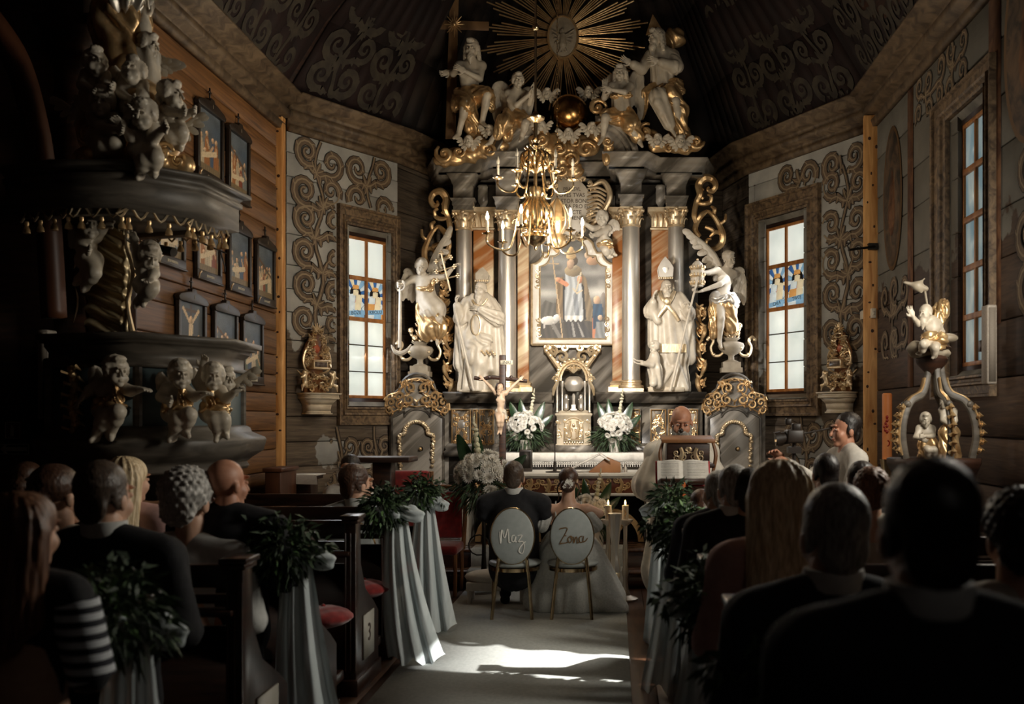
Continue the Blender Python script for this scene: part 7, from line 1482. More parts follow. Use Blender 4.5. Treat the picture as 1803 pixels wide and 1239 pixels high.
# ================================================================ right-hand side: font, candle, speakers, signs
def font():
    Y=7.3; KF=.88; t=thing('baptismal_font','gilded crown-shaped font canopy with curved ribs on a dark base','font',(X(1645,Y),Y,0)); D=lambda u,v,dy=0:P(u,v,Y+dy)
    zb=Z(806,Y); cx=X(1645,Y); b=WB(t); b.lathe([(.25,0),(.27,.1),(.16,.25),(.14,.6),(.26,zb-.25),(.32,zb-.1),(.35,zb-.04),(.35,zb)],8,(cx,Y,0)); b.build('basin',M_dark,smooth=False)
    for i in range(5):
        a=PI*(1.02+.24*i)+ (0); a=2*PI*i/5+PI*1.5+.1; dx,dy=math.cos(a),math.sin(a); q=lambda r,v:Vector((cx+dx*r*KF,Y+dy*r*KF,Z(v,Y)))
        b=WB(t); b.tube(catmull([q(.30,806),q(.33,770),q(.31,735),q(.24,706),q(.12,692),q(.07,665),q(.05,640)],6),[.03,.028,.026,.03,.022,.028],8,flat=(1,.7)); b.ball(q(.28,712),.03,8,6); b.ball(q(.06,636),.028,8,6); rb=b.build('curved_rib',M_pgrey)
        b=WB(t); b.tube(catmull([q(.335,800),q(.365,770),q(.345,735),q(.27,704),q(.14,688),q(.10,665)],6),.010,5)
        for v,r in ((795,.35),(780,.37),(765,.37),(750,.36),(735,.34),(720,.31)): b.tube([q(r,v),q(r+.03,v-4),q(r+.01,v-9)],[.01,.02,.006],5); b.tube([q(r,v)+Vector((dy*.03,-dx*.03,0)),q(r+.02,v-6)],[.014,.005],5)
        b.build('gilded_leafwork',M_gold)
    b=WB(t); b.lathe([(.03,Z(660,Y)),(.11,Z(640,Y)),(.12,Z(632,Y)),(.08,Z(622,Y)),(.14,Z(612,Y)),(.10,Z(604,Y))],12,(cx-.02,Y,0)); b.build('crown_boss',M_dark)
    for (u,yaw,lb,s_) in ((1630,-10,'small white seated figure holding crossed arms inside the font canopy, left one',.62),(1662,-60,'small white standing figure inside the font canopy, right one',.62)):
        f=thing('font_figurine',lb,'statue',tuple(D(u,800)),0,'figurines inside the font canopy'); Yf=Y-.05 if u<1650 else Y+.05
        if u<1650: J=dict(head=(1630,740,-.03),neck=(1630,750),chest=(1629,758),pelvis=(1633,782),shR=(1619,754),shL=(1641,755),elR=(1612,770,-.04),wrR=(1624,774,-.1),elL=(1643,768,-.06),wrL=(1627,768,-.12),hipR=(1629,786),hipL=(1638,786),knR=(1634,792,-.12),anR=(1632,806,-.06),knL=(1645,792,-.12),anL=(1646,806,-.06))
        else: J=dict(head=(1664,706,-.03),neck=(1666,716),chest=(1669,728),pelvis=(1672,756),shR=(1659,722),shL=(1679,724),elR=(1660,740,-.04),wrR=(1672,748,-.1),elL=(1682,740,-.04),wrL=(1676,755,-.08),hipR=(1668,760),hipL=(1677,760),knR=(1668,784,-.06),anR=(1668,804,0),knL=(1677,784,-.04),anL=(1677,804,0))
        fig(f,joints(Yf,J),.46,yaw,8,0,hair='curly',vox=.009); gold_drape(f,[(P(u+4 if u<1650 else u+9,784 if u<1650 else 762,Yf-.03),P(u+6 if u<1650 else u+9,800,Yf-.03),.07,.07)],vox=.009)
    # figure on top and the dove
    f=thing('font_top_statue','bald carved figure with raised hand seated on top of the font','statue',tuple(D(1640,625))); J=dict(head=(1629,552,-.05),neck=(1634,561),chest=(1639,572),pelvis=(1641,598),shR=(1628,566),shL=(1650,570),elR=(1617,570,-.06),wrR=(1608,558,-.1),elL=(1658,584,.02),wrL=(1650,592,-.02),hipR=(1637,602),hipL=(1648,602),knR=(1626,606,-.12),anR=(1622,620,0),toR=(1614,622,-.04),knL=(1646,612,-.14),anL=(1646,624,-.08),toL=(1642,630,-.12)); fig(f,joints(Y-.05,J),.58,-50,5,0,hair=None,beard=1.2,vox=.010,hd={'R':(.2,(0,-1,0),(-.5,-.2,1))})
    gold_drape(f,[(P(1634,596,Y-.1),P(1652,600,Y-.1),.05,.06),(P(1650,566,Y),P(1656,548,Y+.02),.05,.05),(P(1656,548,Y+.02),P(1662,535,Y+.02),.055,.04),(P(1652,600,Y-.05),P(1654,622,Y-.05),.04,.03)],vox=.01)
    k=world_sk(f); k.ell(P(1614,614,Y),(.07,.06,.06),nz=(.005,60)); k.ell(P(1668,595,Y+.03),(.08,.05,.035)); k.ell(P(1640,622,Y),(.14,.10,.05),nz=(.008,50)); b=WB(f); k.to(b,.011); b.build('carved_clouds',M_stonep,smooth='all')
    d_=thing('hanging_dove','small carved hand-and-dove ornament above the font figure','ornament',tuple(P(1615,505,Y))); b=WB(d_); k=world_sk(d_); k.cap(P(1592,497,Y),P(1615,503,Y),.010,.02); k.cap(P(1615,503,Y),P(1630,508,Y),.028,.02); k.cap(P(1618,500,Y),P(1628,490,Y),.012,.006); k.cap(P(1612,505,Y),P(1622,515,Y),.014,.006); k.to(b,.008); b.rod(P(1628,508,Y),P(1636,560,Y+.03),.008,n=6); b.build('bird_body',M_stonep,smooth='all')
font()
M_wax=mat('orange_wax',(206,122,66),(222,146,88),scale=4,rough=.5); M_redw=mat('red_wax_ornament',(150,36,26),rough=.4)
def paschal():
    Y=9.3; t=thing('paschal_candle','tall orange paschal candle with red wax cross near the font','candle',(X(1562,Y),Y,.0)); cx=X(1562,Y); b=WB(t); b.lathe([(.045,Z(810,Y)),(.045,Z(694,Y)),(.035,Z(692,Y))],20,(cx,Y,0)); b.build('wax',M_wax)
    b=WB(t)
    for du,dv in ((0,0),(0,-10),(0,10),(-6,1),(6,-1),(-3,-5),(3,6),(0,-16),(-4,7),(5,-6)): b.ball(P(1562+du*.8,750+dv,Y-.045+abs(du)*.003),(.014,.01,.016),7,5)
    b.tube([P(1562+4*math.cos(x),780+5*math.sin(x),Y-.045) for x in [-1.4+k*.35 for k in range(9)]],.006,5); b.build('red_cross_ornament',M_redw,kind='stuff')
    b=WB(t); b.lathe([(.2,0),(.2,.03),(.06,.06),(.03,.15),(.025,.6),(.05,.9),(.03,1.0),(.06,Z(812,Y)-.02),(.07,Z(808,Y))],16,(cx,Y,0)); b.build('stand',M_brass)
paschal()
M_spk=mat('white_speaker_grey',(150,140,128),(166,156,144),scale=60,rough=.6)
def speaker(u0,u1,v0,v1,Y,label):
    t=thing('column_speaker',label,'speaker',tuple(P((u0+u1)/2,v1,Y))); b=WB(t); b.bb(X(u0,Y),X(u1,Y),Y,Y+.12,Z(v1,Y),Z(v0,Y)); b.build('cabinet',M_spk,smooth=False,bevel=.01)
    b=WB(t); b.bb(X(u0,Y)+.012,X(u1,Y)-.012,Y-.006,Y,Z(v1,Y)+.02,Z(v0,Y)-.02); b.build('grille',mat('speaker_grille',(128,118,106),(140,130,118),scale=200,rough=.7,bump=.3,bscale=300),smooth=False); b=WB(t); b.bb(X(u0,Y)+.01,X(u1,Y)-.01,Y+.12,Y+.2,Z((v0+v1)/2+10,Y),Z((v0+v1)/2-10,Y)); b.build('wall_bracket',M_dark,smooth=False)
speaker(1738,1756,536,676,7.2,'slim pale column loudspeaker on the right wall beside the tall window'); speaker(66,84,580,738,6.8,'slim column loudspeaker in the dark, left of the pulpit')
for (u0,u1,v0,v1,nm,lb,cat) in ((8,37,741,773,'fire_extinguisher_sign','small dim square sign with a fire extinguisher symbol at far left','sign'),(-6,53,780,801,'arrow_sign','long dim sign with a left-pointing arrow at far left','sign')):
    Y=6.95; t=thing(nm,lb,cat,tuple(P((u0+u1)/2,v1,Y))); b=WB(t); b.bb(X(u0,Y),X(u1,Y),Y,Y+.01,Z(v1,Y),Z(v0,Y)); b.build('plate',mat(nm+'_plate',(96,24,18) if 'fire' in nm else (30,60,40),rough=.5),smooth=False)
    b=WB(t); frame_mb(b,X(u0,Y)+.006,X(u1,Y)-.006,Z(v1,Y)+.006,Z(v0,Y)-.006,[(0,0),(0,.004),(.005,.004),(.005,0)],y=Y-.001); wm=mat('sign_white',(180,176,166),rough=.6); b.build('border',wm,smooth=False)
    b=WB(t)
    if 'fire' in nm: b.prism([(X(u,Y),Z(v,Y)) for u,v in ((19,768),(25,768),(25,753),(23,750),(24,748),(20,748),(17,751),(20,750),(19,753))],Y-.006,Y-.002)
    else: b.prism([(X(u,Y),Z(v,Y)) for u,v in ((48,787),(10,787),(14,783),(9,783),(1,790.5),(9,798),(14,798),(10,794),(48,794))],Y-.006,Y-.002)
    b.build('symbol',wm,smooth=False)
sw=thing('light_switch','small white light switch box on the right pine post','switch',tuple(P(1537,552,10.75))); b=WB(sw); b.bb(X(1533,10.8),X(1541,10.8),10.76,10.82,Z(560,10.8),Z(543,10.8)); b.build('box',M_cand,smooth=False,bevel=.004); b=WB(sw); b.bb(X(1535,10.8),X(1539,10.8),10.752,10.765,Z(555,10.8),Z(548,10.8)); b.build('rocker',M_cand,smooth=False)
sw=thing('motion_sensor','small white sensor on the wall left of the pine post switch','sensor',tuple(P(1524,552,10.9))); b=WB(sw); b.bb(X(1520,10.95),X(1528,10.95),10.88,11.1,Z(560,10.9),Z(545,10.9)); b.build('housing',M_cand,smooth=False,bevel=.004); b=WB(sw); b.ball(P(1524,555,10.88),.015,8,6); b.build('lens',M_cand)

t=thing('iron_bracket','small black iron bracket on the right pine post','bracket',tuple(P(1530,437,10.7))); b=WB(t); b.rod(P(1540,434,10.75),P(1494,440,10.6),.014,n=6); b.box(tuple(P(1537,434,10.78)),(.10,.05,.07)); b.tube([P(1496,440,10.6),P(1492,432,10.6),P(1498,426,10.6)],.01,5); b.build('arm',M_chain)
t=thing('reading_lamp','grey tubular reading lamp on a thin rod under the pulpit canopy','lamp',tuple(P(300,435,7.3))); b=WB(t); b.rod(P(278,438,7.3),P(306,444,7.25),.035,n=12); b.build('lamp_tube',M_chain); b=WB(t); b.tube([P(283,396,7.5),P(398,446,8.2)],.007,5); b.tube([P(388,442,8.2),P(396,470,8.4),P(396,478,8.5)],.006,5); b.build('rod',M_chain)
# ================================================================ pews, tulle, greenery, flowers
M_pew=mat('dark_pew_wood',(26,15,11),(48,28,19),scale=4,stretch=(1,1,6),rough=.28,bump=.08); M_grn=mat('dark_foliage',(34,50,34),(66,86,54),scale=20,rough=.6); M_grn2=mat('fresh_foliage',(70,104,60),(116,148,92),scale=20,rough=.55)
M_velvet=mat('red_velvet',(112,16,16),(140,26,22),scale=20,rough=.9,sheen=.5); M_petal=mat('white_petals',(226,222,212),(238,234,226),scale=20,rough=.7)
def tulle_mat():
    m=mat('white_tulle',(196,206,208),(212,220,222),scale=5,stretch=(8,1,.6),rough=.9,alpha=.86); return m
M_tulle=tulle_mat()
def pew(x0,x1,Y,side,label,num=None):
    """side=+1: aisle end on the right (left block), -1: aisle end on the left"""
    t=thing('church_pew',label,'pew',((x0+x1)/2,Y,0),0,'dark wooden pews'); b=WB(t); xe=x1 if side>0 else x0
    for xx,nm in ((xe,'carved_pew_end'),(x0 if side>0 else x1,'pew_end')):
        b=WB(t); b.prism([(Y-.06,0),(Y+.52,0),(Y+.52,.42),(Y+.40,.50),(Y+.18,.62),(Y+.06,.80),(Y+.05,1.10),(Y-.06,1.10)],xx-.035,xx+.035,'yz'); b.bb(xx-.06,xx+.06,Y-.09,Y+.08,1.08,1.105); b.bb(xx-.05,xx+.05,Y-.08,Y+.07,1.055,1.08); b.bb(xx-.05,xx+.05,Y-.08,Y+.54,0,.10)
        for q in (-.03,.0,.03): b.bb(xx+q-.006,xx+q+.006,Y-.068,Y-.058,.15,1.0)
        b.build(nm,M_pew,smooth=False,bevel=.006)
    for z0,z1,d in ((.97,1.07,.0),(.90,.94,.01),(.84,.88,.012)): b=WB(t); b.bb(x0,x1,Y-.02+d,Y+.02+d,z0,z1); b.build('back_rail',M_pew,smooth=False,bevel=.006)
    b=WB(t); b.bb(x0,x1,Y+.0,Y+.03,.12,.80); b.build('back_panel',M_pew,smooth=False); b=WB(t); b.bb(x0,x1,Y,Y+.42,.42,.46); b.build('seat',M_pew,smooth=False,bevel=.008)
    b=WB(t); b.bb(x0,x1,Y-.10,Y-.02,.86,.885); b.build('book_ledge',M_pew,smooth=False,bevel=.005); b=WB(t); b.bb(x0,x1,Y-.36,Y-.20,.14,.20); b.build('kneeler',M_pew,smooth=False,bevel=.008)
    if num:
        b=WB(t); b.bb(xe+.036,xe+.045,Y+.1,Y+.36,.18,.46); b.build('number_plate',mat('plate_grey',(150,146,136),rough=.5),smooth=False); text('number',num,.16,M_dark,t,Vector((xe+.047,Y+.23,.33))-t.location,rot=(PI/2,0,PI/2))
    return t
LP=[('3.4','second pew from the front-left corner, half lost in shadow'),]
names=['nearest dark pew on the left','dark pew on the left beside the grey-haired woman','dark pew on the left with the lowest greenery bouquet','dark pew on the left with the grey number plate','dark pew on the left with tulle reaching the sun patch','front pew on the left beside the bridal chairs']
for Y,nm,n_ in zip((3.35,4.3,5.15,6.15,7.1,8.3),names,(None,'4',None,'3','2',None)): pew(-3.65,-1.62,Y,1,nm,n_)
names=['nearest dark pew on the right','dark pew on the right before the old grey man','dark pew on the right before the blonde woman','third-from-front dark pew on the right','second dark pew on the right','front pew on the right by the lectern']
for Y,nm in zip((2.35,3.3,4.3,5.3,6.4,7.7),names): pew(.42,.95 if Y>7 else 2.7,Y,-1,nm)
for Y in (5.72,6.7,7.65):
    t=thing('red_cushion',{5.72:'red velvet cushion beside the number plate of the left pew',6.7:'red velvet cushion near the tulle touching the sun patch',7.65:'red velvet cushion on the front left pew seat'}[Y],'cushion',(-1.75,Y+.7-.45,.46),0,'red pew cushions'); k=SK(); k.ell((0,0,.05),(.16,.16,.065),nz=(.004,60)); k.ell((0,0,.05),(.18,.14,.03)); b=MB(); k.to(b,.012); b.build('cover',M_velvet,t,smooth='all'); b=MB(); b.ball((0,0,.115),.014,8,5); b.build('button',M_velvet,t)
def foliage(b,c,r,n,seed,L=.06,w=.014,droop=.3,flat=(1,1,1)):
    g=random.Random(seed)
    for i in range(n):
        d=Vector((g.gauss(0,1),g.gauss(0,1),g.gauss(0,1))).normalized(); d=Vector((d.x*flat[0],d.y*flat[1],d.z*flat[2])); p=Vector(c)+d*r*g.uniform(.3,1); t=(d+Vector((g.uniform(-.5,.5),g.uniform(-.5,.5),g.uniform(-.5,.5)-droop))).normalized()
        s_=t.cross(Vector((g.gauss(0,1),g.gauss(0,1),g.gauss(0,1)))).normalized()*w*g.uniform(.7,1.4); l=L*g.uniform(.7,1.5); q=Vector((0,0,-.15*l))
        b.add([p,p+t*l*.4+s_,p+t*l+q,p+t*l*.4-s_],[(0,1,2,3)])
def bouquet(x,Y,z,label,seed,fresh=False,r=.17,group='greenery bouquets tied to the pews'):
    t=thing('greenery_bouquet',label,'bouquet',(x,Y,z),0,group); b=MB(); foliage(b,(0,-.04,0),r,620,seed,.062,.009,.4,(1,.8,.9)); b.build('foliage',M_grn,t,smooth=False,kind='stuff')
    b=MB(); foliage(b,(0,-.08,.05 if fresh else 0),r*.7,240 if fresh else 60,seed+1,.05,.010,.0); b.build('fresh_sprigs',M_grn2,t,smooth=False,kind='stuff')
    g=random.Random(seed)
    for i in range(7): a=g.uniform(0,6.3); d=Vector((math.cos(a),-.3,math.sin(a)*.7)); b=MB(); b.tube(catmull([(0,0,0),d*r*.8,d*r*1.35+Vector((0,0,-.06))],4),[.005,.004,.002],5); foliage(b,d*r*1.2,.05,22,seed+i,.05,.010,.6); b.build('twig',M_grn,t)
    return t
def tulle(x,Y,z,h,wb,label,seed,lean=0,group='white tulle swags on the pew ends'):
    t=thing('tulle_swag',label,'fabric',(x,Y,0),0,group); g=random.Random(seed); n=46; m=26; V=[];Fc=[]; ph=g.uniform(0,6)
    for j in range(m+1):
        tz=j/m; zz=z-(z-h)*tz; w=.07+(wb-.07)*tz**.85
        for i in range(n+1):
            a=-1+2*i/n; f=math.sin(a*11+ph+tz*1.2)*.035*(.3+tz)+math.sin(a*23+ph*2)*.012*tz; V.append((a*w+lean*tz*tz,-.08-.07*(1-a*a)*(.5+tz)+f,zz+(.03*math.sin(a*7+ph) if j==m else 0)))
    for j in range(m):
        for i in range(n): q=j*(n+1)+i; Fc.append((q,q+n+1,q+n+2,q+1))
    b=MB(); b.add(V,Fc); b.build('hanging_fall',M_tulle,t,smooth='all')
    for sg in (-1,1):
        b=MB(); k=SK(); k.ell((sg*.10,-.10,z+.02),(.10,.045,.055),rot=(0,sg*.3,0),wav=(.006,(0,.2,1),90,1)); k.to(b,.009); b.build('bow_loop',M_tulle,t,smooth='all')
    b=MB(); b.ball((0,-.13,z+.01),(.035,.03,.04),8,6); b.build('bow_knot',M_tulle,t)
    return t
tulle(-1.57,3.3,1.0,.02,.17,'white tulle fall with bow on the nearest left pew, in shadow',1); tulle(-1.60,5.1,.98,.02,.20,'white tulle fall left of the numbered pew end',2,.08); tulle(-1.52,7.02,1.02,.02,.19,'white tulle fall lit by the sun, touching the bright carpet patch',3,.14); tulle(-1.52,8.05,1.0,.02,.19,'white tulle fall on the front left pew beside the groom',4,.06)
tulle(.38,7.6,1.0,.02,.17,'white tulle fall on the front right pew, below the dark bouquet',5); tulle(.40,6.3,.98,.02,.19,'white tulle fall on the second right pew, under the fresh green sprig',6,-.05); tulle(.40,4.2,.92,.02,.22,'wide grey-shadowed tulle fall on a right pew',7,-.08); tulle(.46,2.25,.86,.02,.24,'bluish blurred tulle and bow at the bottom right of the aisle',8)
bouquet(-1.60,3.2,1.08,'dark greenery bouquet above the nearest left tulle bow',11); bouquet(-1.66,5.0,1.05,'greenery bouquet on the left pew in mid-shadow beside the man in black',12); bouquet(-1.62,6.95,1.08,'greenery bouquet above the sunlit tulle on the left',13,r=.15); bouquet(-1.55,8.0,1.10,'greenery bouquet on the front left pew before the red armchair',14,r=.15)
bouquet(.42,7.5,1.08,'dark greenery bouquet on the front right pew near the candles',15,r=.16); bouquet(.42,6.2,1.0,'fresh green and white bouquet on the second right pew',16,True,r=.18); bouquet(.40,4.1,.98,'shadowy greenery bouquet on the right pew before the blonde woman',17); bouquet(.55,3.0,.96,'blurred dark greenery right of the aisle near the old man',18,r=.2)
# chrysanthemum heads (shared mesh)
def mum_mesh():
    b=MB(); g=random.Random(4)
    for ring_,(n,r,e) in enumerate(((16,.045,.1),(14,.040,.5),(11,.032,.9),(7,.022,1.2))):
        for i in range(n):
            a=2*PI*(i+.5*ring_)/n; d=Vector((math.cos(a)*math.cos(e),math.sin(a)*math.cos(e),math.sin(e))); s_=Vector((-math.sin(a),math.cos(a),0))*.007; b.add([(0,0,0),d*r*.6+s_,d*r+Vector((0,0,.006)),d*r*.6-s_],[(0,1,2,3)])
    o=b.build('chrysanthemum',M_petal,None,smooth=False); me=o.data; bpy.data.objects.remove(o); return me
MUM=mum_mesh()
def mums(t,c,rad,n,seed,s=1.,up=.35):
    g=random.Random(seed)
    for i in range(n):
        d=Vector((g.gauss(0,.8),-abs(g.gauss(0,.7))-.15,g.gauss(0,.6)+up)).normalized(); o=bpy.data.objects.new('chrysanthemum',MUM); COL.objects.link(o); o.parent=t; p=Vector(c)+Vector((d.x*rad[0],d.y*rad[1],d.z*rad[2])); o.location=p; o.rotation_euler=d.to_track_quat('Z','Y').to_euler(); q=s*g.uniform(.8,1.15); o.scale=(q,q,q)
def broad_leaf(b,base,tip,w,nrm=(0,-1,0)):
    base=Vector(base);tip=Vector(tip); N=Vector(nrm); d=(tip-base); sd=d.cross(N).normalized(); V=[];Fc=[]
    for i in range(9): t=i/8; q=base+d*t+N*(-.10*d.length*t*t); ww=w*math.sin(PI*min(1,t*.93+.05))**.8; V+=[q-sd*ww,q+N*.008,q+sd*ww]
    for i in range(8): a=i*3; Fc+=[(a,a+1,a+4,a+3),(a+1,a+2,a+5,a+4)]
    b.add(V,Fc)
M_leaf=mat('glossy_leaf',(32,52,34),(52,76,48),scale=6,rough=.25); M_glad=mat('cream_gladiolus',(214,206,184),(196,196,160),scale=12,rough=.6); M_pot=mat('white_pot',(196,190,178),(210,204,194),scale=5,rough=.4)
def arrangement(u,vb,Y,label,mir=1,s=1.,seed=1,pot=True):
    c=P(u,vb,Y); t=thing('flower_arrangement',label,'flowers',tuple(c),0,'white chrysanthemum arrangements')
    if pot: b=MB(); b.lathe([(.055*s,0),(.075*s,.15*s),(.07*s,.15*s),(.05*s,.02)],20); b.build('pot',M_pot,t)
    mums(t,(0,-.02,.31*s),(.20*s,.16*s,.17*s),46,seed,s*1.15)
    b=MB(); foliage(b,(0,.0,.20*s),.27*s,420,seed,.10*s,.008,.5,(1,.6,.6)); foliage(b,(0,.02,.3*s),.15*s,160,seed+3,.08,.014,0); b.build('fern_foliage',M_grn,t,smooth=False,kind='stuff')
    for dx,h,w in ((-.16,.62,.05),(-.06,.66,.05),(.17*mir,.62,.055),(.25,.46,.045)): b=MB(); broad_leaf(b,(dx*.4*s,.05,.25*s),(dx*1.3*s,.06,h*s),w*s); b.build('broad_leaf',M_leaf,t,smooth='all')
    b=MB(); b.tube(catmull([(0.03,0,.3*s),(.07*mir,.02,.55*s),(.10*mir,.03,.78*s)],5),.005,5)
    for i in range(9): z=.42+.04*i; b.ball(((.05+.006*i)*mir,-.01,z*s),((.034-.003*i)*s,.03*s,.028*s),7,5,rot=Euler((i,i*.8,0)).to_matrix())
    b.build('gladiolus_spike',M_glad,t); return t
arrangement(926,796,11.9,'white chrysanthemum arrangement in a white pot left of the tabernacle',1,.98,21); arrangement(1082,797,11.9,'white chrysanthemum arrangement in a white pot right of the tabernacle',1,.98,22)
A3_=arrangement(852,905,9.7,'large white flower arrangement with broad leaves in front of the altar, left of the groom',-1,1.25,23,pot=False)
b=MB(); b.rod((0,0,-.5),(0,0,.2),.02,n=8); b.tube([(.10*math.cos(x)-.05,0,-.3+.1*math.sin(x)) for x in [k*.5 for k in range(12)]],.007,5); b.lathe([(.16,-.62),(.16,-.60),(.03,-.56),(.02,-.4)],14); b.build('wrought_stand',M_chain,A3_)
A4_=arrangement(1040,950,9.75,'white flower arrangement beside the bride\'s shoulder, right of the altar front',1,.9,24,pot=False); b=MB(); b.lathe([(.12,-.14),(.13,.1),(.1,.12)],12); b.build('basket',M_pot,A4_)
# chalice ornament on the flowers
t=thing('chalice_panel','white panel with a gilded chalice emblem above the left flowers','ornament',tuple(P(860,850,10.0))); b=WB(t); b.bb(X(846,10),X(876,10),10.0,10.02,Z(850,10),Z(797,10)); b.build('panel',M_cloth,smooth=False,bevel=.01); b=WB(t); b.lathe([(.045,0),(.045,.01),(.012,.03),(.012,.08),(.02,.09),(.012,.10),(.05,.15),(.055,.20),(.05,.23)],16,tuple(P(861,842,9.99)),sy=.4); b.build('chalice',M_gold)
# items on the front altar
zt=Z(833,10.55); t=thing('altar_missal_stand','wooden missal stand with an open book on the front altar','stand',(X(1065,10.8),10.8,zt)); M_oak=mat('stand_wood',(120,78,46),(150,102,62),scale=5,rough=.5)
b=MB(); b.prism([(-.17,0),(.17,0),(.17,.10),(.02,.16),(-.17,.01)],-.13,.13); b.build('wedge',M_oak,t,smooth=False,bevel=.004); b=MB(); b.prism([(-.36,.03),(-.05,.19),(-.05,.205),(-.37,.045)],-.17,.17); b.prism([(-.06,.19),(.05,.12),(.055,.135),(-.05,.205)],-.17,.17); b.build('open_book',M_cloth,t,smooth=False)
t=thing('black_monitor','small black box behind the groom\'s head on the altar','box',(X(926,10.9),10.9,zt)); b=MB(); b.box((0,0,.12),(.14,.08,.24)); b.build('case',M_black,t,smooth=False,bevel=.01); b=MB(); b.box((0,-.042,.13),(.11,.006,.18)); b.build('grille',M_chain,t,smooth=False)
t=thing('table_microphone','thin black microphone standing on the front altar','microphone',(X(977,10.7),10.7,zt)); b=MB(); b.lathe([(.10,0),(.10,.012),(.02,.02),(.015,.12)],16,sy=.5); b.tube([(0,0,.1),(0,0,.42),(.004,0,.50)],.006,6); b.build('stem',M_black,t); b=MB(); b.ball((.004,0,.51),(.012,.012,.025),8,6); b.build('capsule',M_black,t)
t=thing('cruet_set','tiny glass cruets beside the missal stand','cruets',(X(1093,10.75),10.75,zt)); b=MB(); b.lathe([(.02,0),(.022,.04),(.01,.07),(.012,.09)],10); b.build('cruet',M_silver,t); b=MB(); b.lathe([(.02,0),(.022,.04),(.01,.07),(.012,.09)],10,(.05,0,0)); b.build('cruet',M_silver,t)
# candles near the bride
M_flame=mat('candle_flame',(255,196,110),emit=20); M_candw=mat('candle_wax',(226,216,196),rough=.5)
for u,vt,Y,nm in ((1071,890,9.3,'lit white candle on a silver candlestick, nearer the bride'),(1101,890,9.3,'lit white candle on a silver candlestick beside the right tulle')):
    t=thing('candlestick',nm,'candle',(X(u,Y),Y,0),0,'lit candles beside the bride'); zb=Z(914,Y); b=MB(); b.lathe([(.12,0),(.12,.02),(.05,.05),(.03,.10),(.02,.2),(.035,.27),(.02,.33),(.028,.45),(.018,.55),(.02,zb-.06),(.07,zb-.02),(.075,zb)],18); b.build('stick',M_silver,t)
    b=MB(); b.lathe([(.03,zb),(.03,zb+.13),(.02,zb+.132)],16); w=b.build('wax',M_candw,t); b=MB(); b.tube([(-.012,-.031,zb+.03),(.01,-.032,zb+.06),(-.01,-.032,zb+.09)],.004,5); b.build('printed_emblem',M_gold,w); b=MB(); b.lathe([(.002,zb+.135),(.008,zb+.145),(.009,zb+.155),(.002,zb+.18)],8); b.build('flame',M_flame,w); lamp('POINT','candle_flame_light',(X(u,Y),Y-.01,zb+.22),None,.5,(1,.7,.4),radius=.02)
t=thing('silver_fluted_vase','slender silver fluted vase stand between bride and candles','vase',(X(1083,8.9),8.9,0)); b=MB(); b.lathe([(.10,0),(.09,.03),(.02,.08),(.03,.2),(.015,.25),(.05,.35),(.03,.45),(.025,.5),(.06,.85),(.05,.85)],16,flute=(.08,8)); b.build('body',M_silver,t); b=MB(); b.ball((0,0,.3),(.045,.045,.06),10,7); b.build('knop',M_gold2,t)
# bridal kneeler, stool
t=thing('bridal_kneeler','low white padded kneeler in front of the groom','kneeler',(X(875,9.2),9.2,0)); b=MB(); k=SK(); k.ell((0,0,.24),(.30,.15,.07)); k.to(b,.02); b.build('cushion',M_tulle if 0 else M_cloth,t,smooth='all'); b=MB(); b.bb(-.27,.27,-.12,.12,.12,.20); b.build('apron',M_cloth,t,smooth=False,bevel=.01)
for sx in(-1,1):
    for sy in(-1,1): b=MB(); b.rod((sx*.24,sy*.1,0),(sx*.24,sy*.1,.13),.02,n=8); b.build('leg',M_cloth,t)
# ---- oval-backed chairs
M_chgold=mat('champagne_metal',(200,176,140),(170,146,112),scale=8,rough=.2,metal=1); M_chw=mat('white_leatherette',(160,166,164),(170,175,173),scale=20,rough=.4)
def oval_chair(u,Y,label,strokes=None,sm=None,z=0,rz=0):
    t=thing('oval_back_chair',label,'chair',(X(u,Y),Y,z),rz,'white oval-backed chairs'); zc=.70
    b=MB(); n=36
    b.lathe([(.0,0),(.165,0),(.18,.008),(.18,.04),(.165,.05),(0,.05)],40,(0,-.0,zc),sy=1.30,axis='y'); b.build('oval_back',M_chw,t)
    b=MB(); b.tube([(.182*math.cos(2*PI*i/n),.025,zc+.237*math.sin(2*PI*i/n)) for i in range(n+1)],.009,6); b.build('back_rim',M_chgold,t)
    for sx in(-1,1):
        b=MB(); b.tube(catmull([(sx*.115,.03,zc-.17),(sx*.125,.03,.45),(sx*.15,-.0,.22),(sx*.17,-.04,0)],5),.015,8); b.build('rear_leg',M_chgold,t)
        b=MB(); b.tube(catmull([(sx*.20,.44,.44),(sx*.215,.46,.25),(sx*.22,.47,0)],4),.015,8); b.build('front_leg',M_chgold,t)
    b=MB(); k=SK(); k.ell((0,.24,.45),(.23,.23,.045)); k.to(b,.014); b.build('seat_cushion',M_chw,t,smooth='all'); b=MB(); b.lathe([(.21,0),(.215,.0),(.215,.03),(.21,.03)],28,(0,.24,.39)); b.build('seat_rail',M_chgold,t)
    if strokes:
        for st in strokes: b=MB(); b.tube(catmull([(x*.0019,-.006,zc+y_*.0019) for x,y_ in st],6),[.0035,.006,.004,.006,.0035],5,flat=(1,.4),up=(0,-1,0)); b.build('script_letter',sm,t)
    return t
YC=8.42
MAZ=[[(-56,22),(-52,-30),(-46,30),(-34,-6),(-20,34),(-16,-8),(-14,-26),(-6,-26)],[(12,6),(0,2),(-2,-18),(8,-22),(16,0),(14,-22),(22,-22)],[(24,4),(44,6),(28,-22),(46,-22),(54,-40),(46,-74),(30,-66),(36,-46),(52,-28),(60,-22)]]
